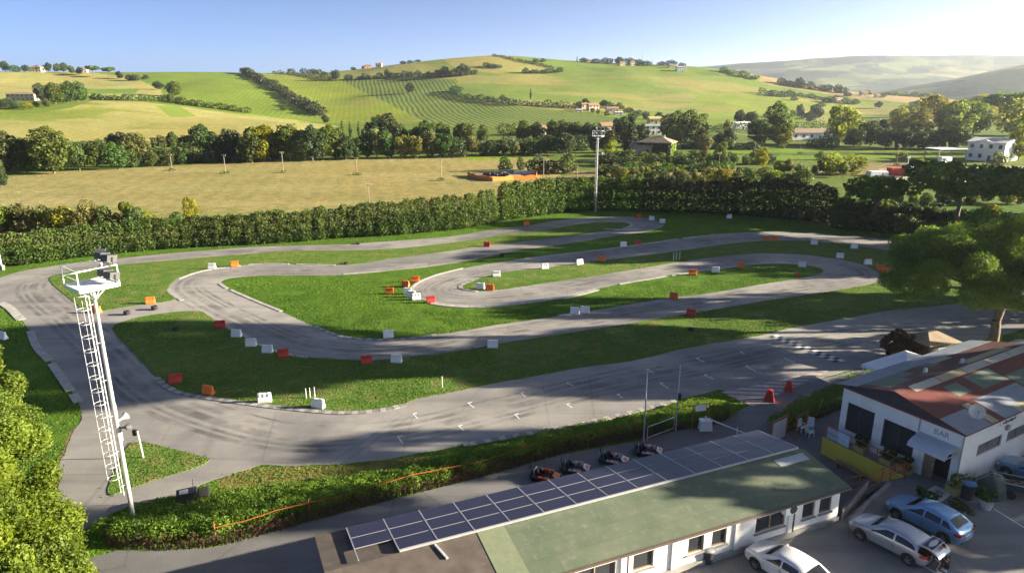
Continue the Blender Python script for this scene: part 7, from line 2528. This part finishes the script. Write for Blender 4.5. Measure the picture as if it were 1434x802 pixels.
MB().box((0, 0, .3), (.34, .5, .6), top=.8).build("body", MT['black'], bag, bevel=.06)
MB().box((-.16, 0, .4), (.02, .2, .14)).build("patch", MT['bar_red'], bag)
MB().path([(0, -.12, .58), (0, -.08, .7), (0, .08, .7), (0, .12, .58)], .015).build("handle", MT['grey_paint'], bag)
# ------------------------------------------------------------------ utility poles
def upole(px, py, top_py, label, arms=True, lamp=False, tuft=True):
    p = T(px, py)
    dep = p.y * CP + (CAM_H - p.z) * SP
    h = (py - top_py) * dep / FPX * 1.03
    o = thing("utility_pole", label, "pole", p, random.uniform(-.3, .3), "wooden utility poles across the fields")
    MB().tube((0, 0, -.1), (0, 0, h), .11, .08, 8).build("pole", MT['bark_pale'] if not lamp else MT['steel'], o)
    if arms:
        MB().bar((-.55, 0, h - .35), (.55, 0, h - .35), .09, .09).build("crossarm", MT['bark_pale'], o)
        ins = MB()
        for x in (-.48, 0, .48): ins.tube((x, 0, h - .3), (x, 0, h + .05), .06, .04, 6)
        ins.build("insulators", MT['pot_white'], o)
    if lamp:
        MB().box((0, 0, h - .1), (.9, .4, .5)).build("lamp_head", MT['pot_white'], o)
    if tuft:
        rg_ = np.random.default_rng(int(px))
        bl = [((rg_.normal() * .5, rg_.normal() * .5, .3), (.7, .7, .5), .5) for _ in range(5)]
        link("weeds", crown_mesh("weeds", bl, 160, .16, MT['leaf'], int(px)), o)
    return o


for px, py, tp_, lab, kw in [(241, 239, 217, "utility pole at the far left end of the row in the beige field", {}), (316, 243, 218, "utility pole second from left in the beige field", {}), (397, 242, 214, "utility pole third from left in the beige field", {}), (186, 227, 206, "utility pole in front of the trees left of the beige field", {}),
                             (517, 288, 258, "utility pole standing just behind the clipped hedge", {}), (500, 245, 222, "utility pole right of the beige field centre", {}), (618, 253, 224, "utility pole left of the fenced dirt patch", {}), (761, 256, 221, "utility pole at the right end of the dirt patch", {}), (808, 256, 232, "short pole left of the distant light mast", {'arms': False}),
                             (1006, 241, 215, "utility pole on the dirt strip right of the stone house", {}), (1027, 210, 185, "utility pole on the meadow nearest the tall shrub", {}), (1056, 217, 198, "short pole on the meadow, left of the round tree", {'arms': False}), (1120, 216, 204, "short post on the meadow below the barn", {'arms': False}), (1255, 232, 203, "pale leaning utility pole before the dark tree row", {}),
                             (1266, 262, 222, "floodlight pole at the gravel yard", {'arms': False, 'lamp': True})]:
    upole(px, py, tp_, lab, **kw)

# sagging wires between meadow poles
wr = MB()
wa, wb = T(1027, 210), T(1120, 206)
pts = []
for k in range(13):
    t = k / 12
    q = wa.lerp(wb, t)
    pts.append((q.x, q.y, q.z + 7.0 - 2.2 * 4 * t * (1 - t) + 2 * t))
o = wr.path(pts, .05, 5).build("power_line", MT['grey_paint'])
tag(o, "pale sagging wire over the meadow right of the stone house", "wire")

# ------------------------------------------------------------------ distant houses
def house(px, py, w, d, h, rh, rz, wall, roof, label, cat="house", wins=3, rmin=0, floors=1, hip=False, chimney=True, name="house", shutters=True, sink=.4):
    p = T(px, py, rmin)
    o = thing(name, label, cat, (p.x, p.y, p.z), rz)
    MB().box((0, 0, h / 2 - sink / 2), (w, d, h + sink)).build("wall", MT[wall], o)
    e = .45
    rb_ = MB()
    W2, D2 = w / 2 + e, d / 2 + e
    k = w / 2 - d / 2 if hip else W2
    k = max(k, .3)
    z0 = h - .02
    vs = [(-W2, -D2, z0), (W2, -D2, z0), (W2, D2, z0), (-W2, D2, z0), (-k, 0, h + rh), (k, 0, h + rh)]
    vs += [(x, y, z - .22) for x, y, z in vs[:4]]
    rb_.add(vs, [(0, 1, 5, 4), (2, 3, 4, 5), (1, 2, 5), (3, 0, 4), (6, 7, 1, 0), (7, 8, 2, 1), (8, 9, 3, 2), (9, 6, 0, 3), (9, 8, 7, 6)])
    if not hip:
        MB().add([(-w / 2, -d / 2, h - .2), (-w / 2, d / 2, h - .2), (-w / 2, 0, h + rh * .93), (w / 2, -d / 2, h - .2), (w / 2, d / 2, h - .2), (w / 2, 0, h + rh * .93)], [(0, 2, 1), (3, 4, 5)]).build("gable", MT[wall], o)
        # open the solid roof ends so the gables read
    ro = rb_.build("roof", MT[roof], o)
    if chimney: MB().box((w * .2, .2, h + rh * .9), (.6, .6, 1.2)).build("chimney", MT[wall], ro)
    fh = h / floors
    for fl in range(floors):
        for i in range(wins):
            x = -w / 2 + w * (i + .5) / wins
            if fl == 0 and i == wins // 2:
                MB().box((x, -d / 2 - .02, 1.05), (1.1, .06, 2.1)).build("door", MT['shutter'], o)
                continue
            f = MB().box((x, -d / 2 - .03, fl * fh + fh * .55), (1.1, .08, min(1.4, fh * .5))).build("window", MT['shutter' if shutters else 'bar_white'], o)
            MB().box((x, -d / 2 - .075, fl * fh + fh * .55), (.8, .02, min(1.1, fh * .4))).build("pane", MT['glass'], f)
    for fl in range(floors):
        f = MB().box((w / 2 + .03, 0, fl * fh + fh * .55), (.08, 1.1, min(1.4, fh * .5))).build("window", MT['shutter'], o)
    return o


house(52, 97, 15, 9, 6.0, 1.6, .1, "wall_cream", "roof_tile", "cream villa with tiled roof on the left hilltop", "villa", 4, 850, 2, True)
house(119, 101, 7, 6, 4, 1.5, .2, 'wall_pink', 'roof_tile', "small pinkish house among the skyline trees right of the villa", wins=2, rmin=850)
house(33, 141, 24, 8, 5.6, 1.8, .05, 'wall_stone', 'roof_brown', "long dark stone farmhouse on the left hill beside the grove", "farmhouse", 6, 560, 2, True)
house(515, 96, 10, 8, 4.5, 1.6, .2, 'wall_pink', 'roof_tile', "pinkish house on the skyline left of the hilltop", wins=3, rmin=950)
house(531, 94, 9, 7, 4.5, 1.6, -.1, 'wall_cream', 'roof_tile', "cream house on the skyline right of the pinkish one", wins=3, rmin=950)
house(830, 155, 10, 8, 5.0, 1.8, .25, 'wall_cream', 'roof_tile', "cream farmhouse with red roof in the farm cluster", "farmhouse", 3, 430, 2)
house(818, 152, 7, 6, 4, 1.4, .25, 'wall_pink', 'roof_tile', "small red roofed house at the left of the farm cluster", wins=2, rmin=430)
house(857, 158, 11, 7, 4, 1.4, .1, 'wall_cream', 'roof_tile', "long low cream house at the right of the farm cluster", wins=4, rmin=430)
house(866, 161, 7, 5, 2.4, .5, .1, 'wall_white', 'pot_white', "low white shed in front of the farm cluster", "shed", 2, 430, chimney=False)
house(811, 157, 5, 4, 2.2, .6, .1, 'wall_white', 'pot_white', "tiny white shed left of the farm cluster", "shed", 2, 430, chimney=False)
house(871, 92, 8, 6, 4, 1.4, .2, 'wall_cream', 'roof_tile', "cream house left of its paler neighbour on the right skyline", wins=2, rmin=950)
house(885, 92, 6, 6, 5.5, 1.2, .2, 'wall_cream', 'roof_tile', "taller cream house right of its neighbour on the skyline", wins=2, rmin=950, floors=2)
house(822, 85, 10, 6, 3, 1, .2, 'wall_pink', 'roof_tile', "low house beside the dark cypress on the skyline", wins=3, rmin=950)
house(953, 100, 13, 8, 6, .8, .1, 'wall_white', 'pot_white', "white house on the skyline at the head of the right slope", wins=4, rmin=900, floors=2)
house(940, 95, 8, 6, 4, 1.2, .1, 'wall_cream', 'roof_tile', "small cream house behind the white skyline house", wins=2, rmin=950)
house(1173, 143, 9, 6, 4, 1.4, .3, 'wall_pink', 'roof_tile', "pinkish house in the clump of trees on the right slope", wins=3, rmin=430)
house(1190, 145, 6, 4, 3, .8, .1, 'wall_white', 'pot_white', "low white house right of the pinkish one on the slope", wins=2, rmin=430)
house(1209, 134, 9, 7, 4.5, 1.4, .1, 'wall_cream', 'roof_tile', "pale house at the lower edge of the brown field", wins=3, rmin=600)
house(1228, 137, 6, 5, 3.5, 1.2, .1, 'wall_cream', 'roof_tile', "small pale house right of the brown field's poplar row", wins=2, rmin=600)
house(1034, 103, 6, 5, 3, 1, .1, 'wall_cream', 'roof_tile', "tiny cream house in the scrub under the brown field", wins=2, rmin=600)
house(1128, 166, 7, 6, 4.5, 1.4, .3, 'wall_cream', 'roof_tile', "cream house between dark trees at the foot of the slope", wins=2, rmin=300)
# valley houses
ih = house(919, 219, 13, 10, 5.6, 2.2, R(-24), 'wall_stone', 'roof_brown', "stone house with brown hipped roof and green ivy on its walls", "house", 4, 0, 2, True)
rgi = np.random.default_rng(12)
def ivy(o, n, x0, x1, y, z1, axis, mat='creeper'):
    p = np.stack([x0 + (x1 - x0) * rgi.random(n), np.full(n, y) + rgi.normal(size=n) * .12, z1 * rgi.random(n) ** .8], 1)
    if axis == 'y': p = p[:, [1, 0, 2]]
    nr_ = np.tile(np.array([0, -1.0, .2]) if axis == 'x' else np.array([1.0, 0, .2]), (n, 1))
    v, f, t = leaf_cards(p, nr_, .26, np.clip(rgi.normal(size=n) * .25 + .6, 0, 1), rgi, .7)
    link("ivy", np_mesh("ivy", v, f, MT[mat], False, {"tone": t}), o)
ivy(ih, 2600, -6.4, 6.0, -5.2, 5.6, 'x', 'leaf')
ivy(ih, 900, -5, 3.0, 6.7, 5.2, 'y')
house(900, 219, 8, 8, 4.2, 1.6, R(-24), 'wall_stone', 'roof_brown', "lower grey stone wing left of the ivy house", "barn", 3, 0)
house(912, 188, 10, 8, 5.0, .6, .1, 'wall_white', 'grey_paint', "white flat roofed house behind the ivy house", "house", 3, 0, 2, chimney=False)
house(917, 173, 10, 7, 3.6, 1.6, .1, 'wall_cream', 'planter', "cream house with mustard roof above the valley trees", wins=3)
house(850, 190, 8, 7, 5.5, 1.8, .2, 'wall_cream', 'roof_tile', "cream house half hidden behind the trees near the mast", wins=2, floors=2)
house(756, 190, 6, 6, 4, 1.6, .2, 'wall_cream', 'roof_tile', "small cream house between trees below the vineyard", wins=2)
house(1037, 181, 11, 7, 4.0, .8, .2, 'wall_white', 'bar_white', "white house with pale blue roof left of the round tree", wins=3)
house(1136, 195, 26, 9, 3.6, 2.0, .12, 'wall_white', 'roof_brown', "long white barn with brown roof between the two big round trees", "barn", 6)
house(851, 224, 4, 3, 2.0, .6, .1, 'wall_white', 'pot_white', "small white shed behind the distant light mast", "shed", 2, chimney=False)
wh = house(1388, 224, 12, 15, 6.8, 1.2, R(-52), 'wall_white', 'pot_white', "two storey white house at the right behind the gravel yard", "house", 4, 0, 2)
MB().add([(-3.2, -8.4, 6.3), (3.2, -8.4, 6.3), (0, -8.4, 7.6), (-3.2, -7.4, 6.3), (3.2, -7.4, 6.3), (0, -7.4, 7.6)], [(0, 1, 2), (0, 2, 5, 3), (1, 4, 5, 2)]).build("porch_gable", MT['wall_white'], wh)
# canopy shelters near the white house
for px, py, w, d, h, lab in ((1322, 226, 12, 7, 4.6, "pale open shelter left of the white house"), (1298, 246, 11, 5, 2.6, "low pale carport beside the gravel yard")):
    p = T(px, py)
    o = thing("shelter", lab, "shelter", p, R(12))
    MB().box((0, 0, h), (w, d, .25)).build("roof", MT['canvas'], o)
    for x in (-w / 2 + .3, w / 2 - .3):
        for y in (-d / 2 + .3, d / 2 - .3): MB().box((x, y, h / 2), (.22, .22, h)).build("post", MT['planter'], o)
p = T(1322, 229); o = thing("parked_van", "white van parked under the pale open shelter", "van", p, R(12))
MB().box((0, 0, 1.3), (4.6, 1.9, 2.0), top=.92).build("body", MT['bar_white'], o, bevel=.1)
MB().box((-1.0, -.95, 1.6), (1.6, .05, .5)).build("window", MT['glass'], o)
for x in (-1.5, 1.5):
    for y in (-.85, .85): MB().lathe([(0, -.1), (.34, -.1), (.34, .1), (0, .1)], n=14, M=Matrix.Translation((x, y, .34)) @ Matrix.Rotation(R(90), 4, 'X')).build("wheel", MT['rubber'], o)
p = T(1256, 245); o = thing("container", "red skip container at the edge of the gravel yard", "container", p, R(8))
MB().box((0, 0, 1.1), (5.4, 2.3, 2.2), top=1.06).build("body", MT['bar_red'], o, bevel=.05)
rb2 = MB()
for k in range(7): rb2.box((-2.4 + k * .8, -1.2, 1.1), (.12, .12, 2.0))
rb2.build("ribs", MT['bar_red'], o)
p = T(1228, 246); o = thing("tarpaulin_stack", "pale blue covered stack beside the gravel yard shrubs", "stack", p, R(5))
MB().box((0, 0, .7), (6.0, 2.6, 1.4), top=.9).build("cover", MT['canvas'], o, bevel=.15)

# ------------------------------------------------------------------ fenced dirt patch in the beige field
pc = [T(x, y) for x, y in ((655, 246), (680, 241), (715, 240), (752, 244), (751, 251), (720, 252), (690, 254), (664, 250))]
pv = [Vector(p.xy) for p in pc]
ob = MB().prism(pv, -.05, .10).build("bare_soil", MT['soil']); tag(ob, kind="structure")
fn = thing("safety_net_fence", "orange safety netting around the dirt patch in the beige field", "fence", pc[0])
nb = MB(); o0 = pc[0]
lineF = [Vector(p) - o0 for p in (pc[0], pc[7], pc[6], pc[5], pc[4], pc[3])]
for a, b in zip(lineF[:-1], lineF[1:]):
    for k in range(4):
        p, q = a.lerp(b, k / 4), a.lerp(b, (k + 1) / 4)
        z0_, z1_ = 1.15 + .2 * math.sin(k * 2 + a.x), 1.15 + .2 * math.sin(k * 2 + 2 + a.x)
        nb.add([(p.x, p.y, 0), (q.x, q.y, 0), (q.x, q.y, z1_), (p.x, p.y, z0_), (p.x, p.y + .04, 0), (q.x, q.y + .04, 0), (q.x, q.y + .04, z1_), (p.x, p.y + .04, z0_)], [(0, 1, 2, 3), (7, 6, 5, 4), (3, 2, 6, 7)])
nb.build("netting", MT['net_orange'], fn)
for a in lineF: MB().tube(a, a + Vector((0, 0, 1.6)), .05, n=6).build("post", MT['wood'], fn)
for i, (px, py, w, h, m, lab) in enumerate([(684, 246, 5, 1.1, 'black', "black sheeting heap at the left of the dirt patch"), (708, 247, 4, 1.5, 'bin_dark', "dark blue grey covered machine in the middle of the dirt patch"), (728, 243, 9, 1.0, 'pot_white', "pale slab stack at the back of the dirt patch"), (712, 242, 6, 1.2, 'concrete', "grey rubble stack left of the pale slabs in the dirt patch")]):
    p = T(px, py)
    o = thing("material_heap", lab, "heap", p + Vector((0, 0, .08)), random.uniform(-.3, .3))
    rgk = random.Random(i)
    b = MB()
    for k in range(5):
        b.box((rgk.uniform(-w / 2.6, w / 2.6), rgk.uniform(-.8, .8), h * .35), (w * .35, 1.5, h * rgk.uniform(.5, .8)), rz=rgk.uniform(-.4, .4), top=.75)
    b.build("heap", MT[m], o)

# antennas on the hilltop
for px, py, tp_, lab in ((708, 77, 61, "thin lattice antenna on the hilltop"), (899, 90, 74, "thin lattice antenna on the right skyline"), (913, 91, 82, "short thin antenna right of the taller one on the skyline")):
    p = T(px, py, 950)
    dep = p.y * CP + (CAM_H - p.z) * SP
    h = (py - tp_) * dep / FPX
    o = thing("antenna", lab, "antenna", p)
    MB().tube((0, 0, -1), (0, 0, h), .35, .15, 6).build("mast", MT['grey_paint'], o)
    b = MB()
    for k in range(3): b.bar((-1.0, 0, h * (.6 + .15 * k)), (1.0, 0, h * (.6 + .15 * k)), .15, .15)
    b.build("arms", MT['grey_paint'], o)
# ------------------------------------------------------------------ evening haze
hz = MB().box((0, 2400, 110), (13600, 13600, 520))
hm_, hnt, _, HL_ = new_mat("haze")
pvn = hnt.nodes.new('ShaderNodeVolumePrincipled')
pvn.inputs['Color'].default_value = (0.80, 0.90, 1.0, 1)
pvn.inputs['Density'].default_value = 0.00010
pvn.inputs['Anisotropy'].default_value = 0.6
ho_ = hnt.nodes.new('ShaderNodeOutputMaterial')
HL_.new(pvn.outputs[0], ho_.inputs['Volume'])
hzo = hz.build("haze", hm_)
tag(hzo, "thin evening haze over the whole valley", "haze", kind="stuff")
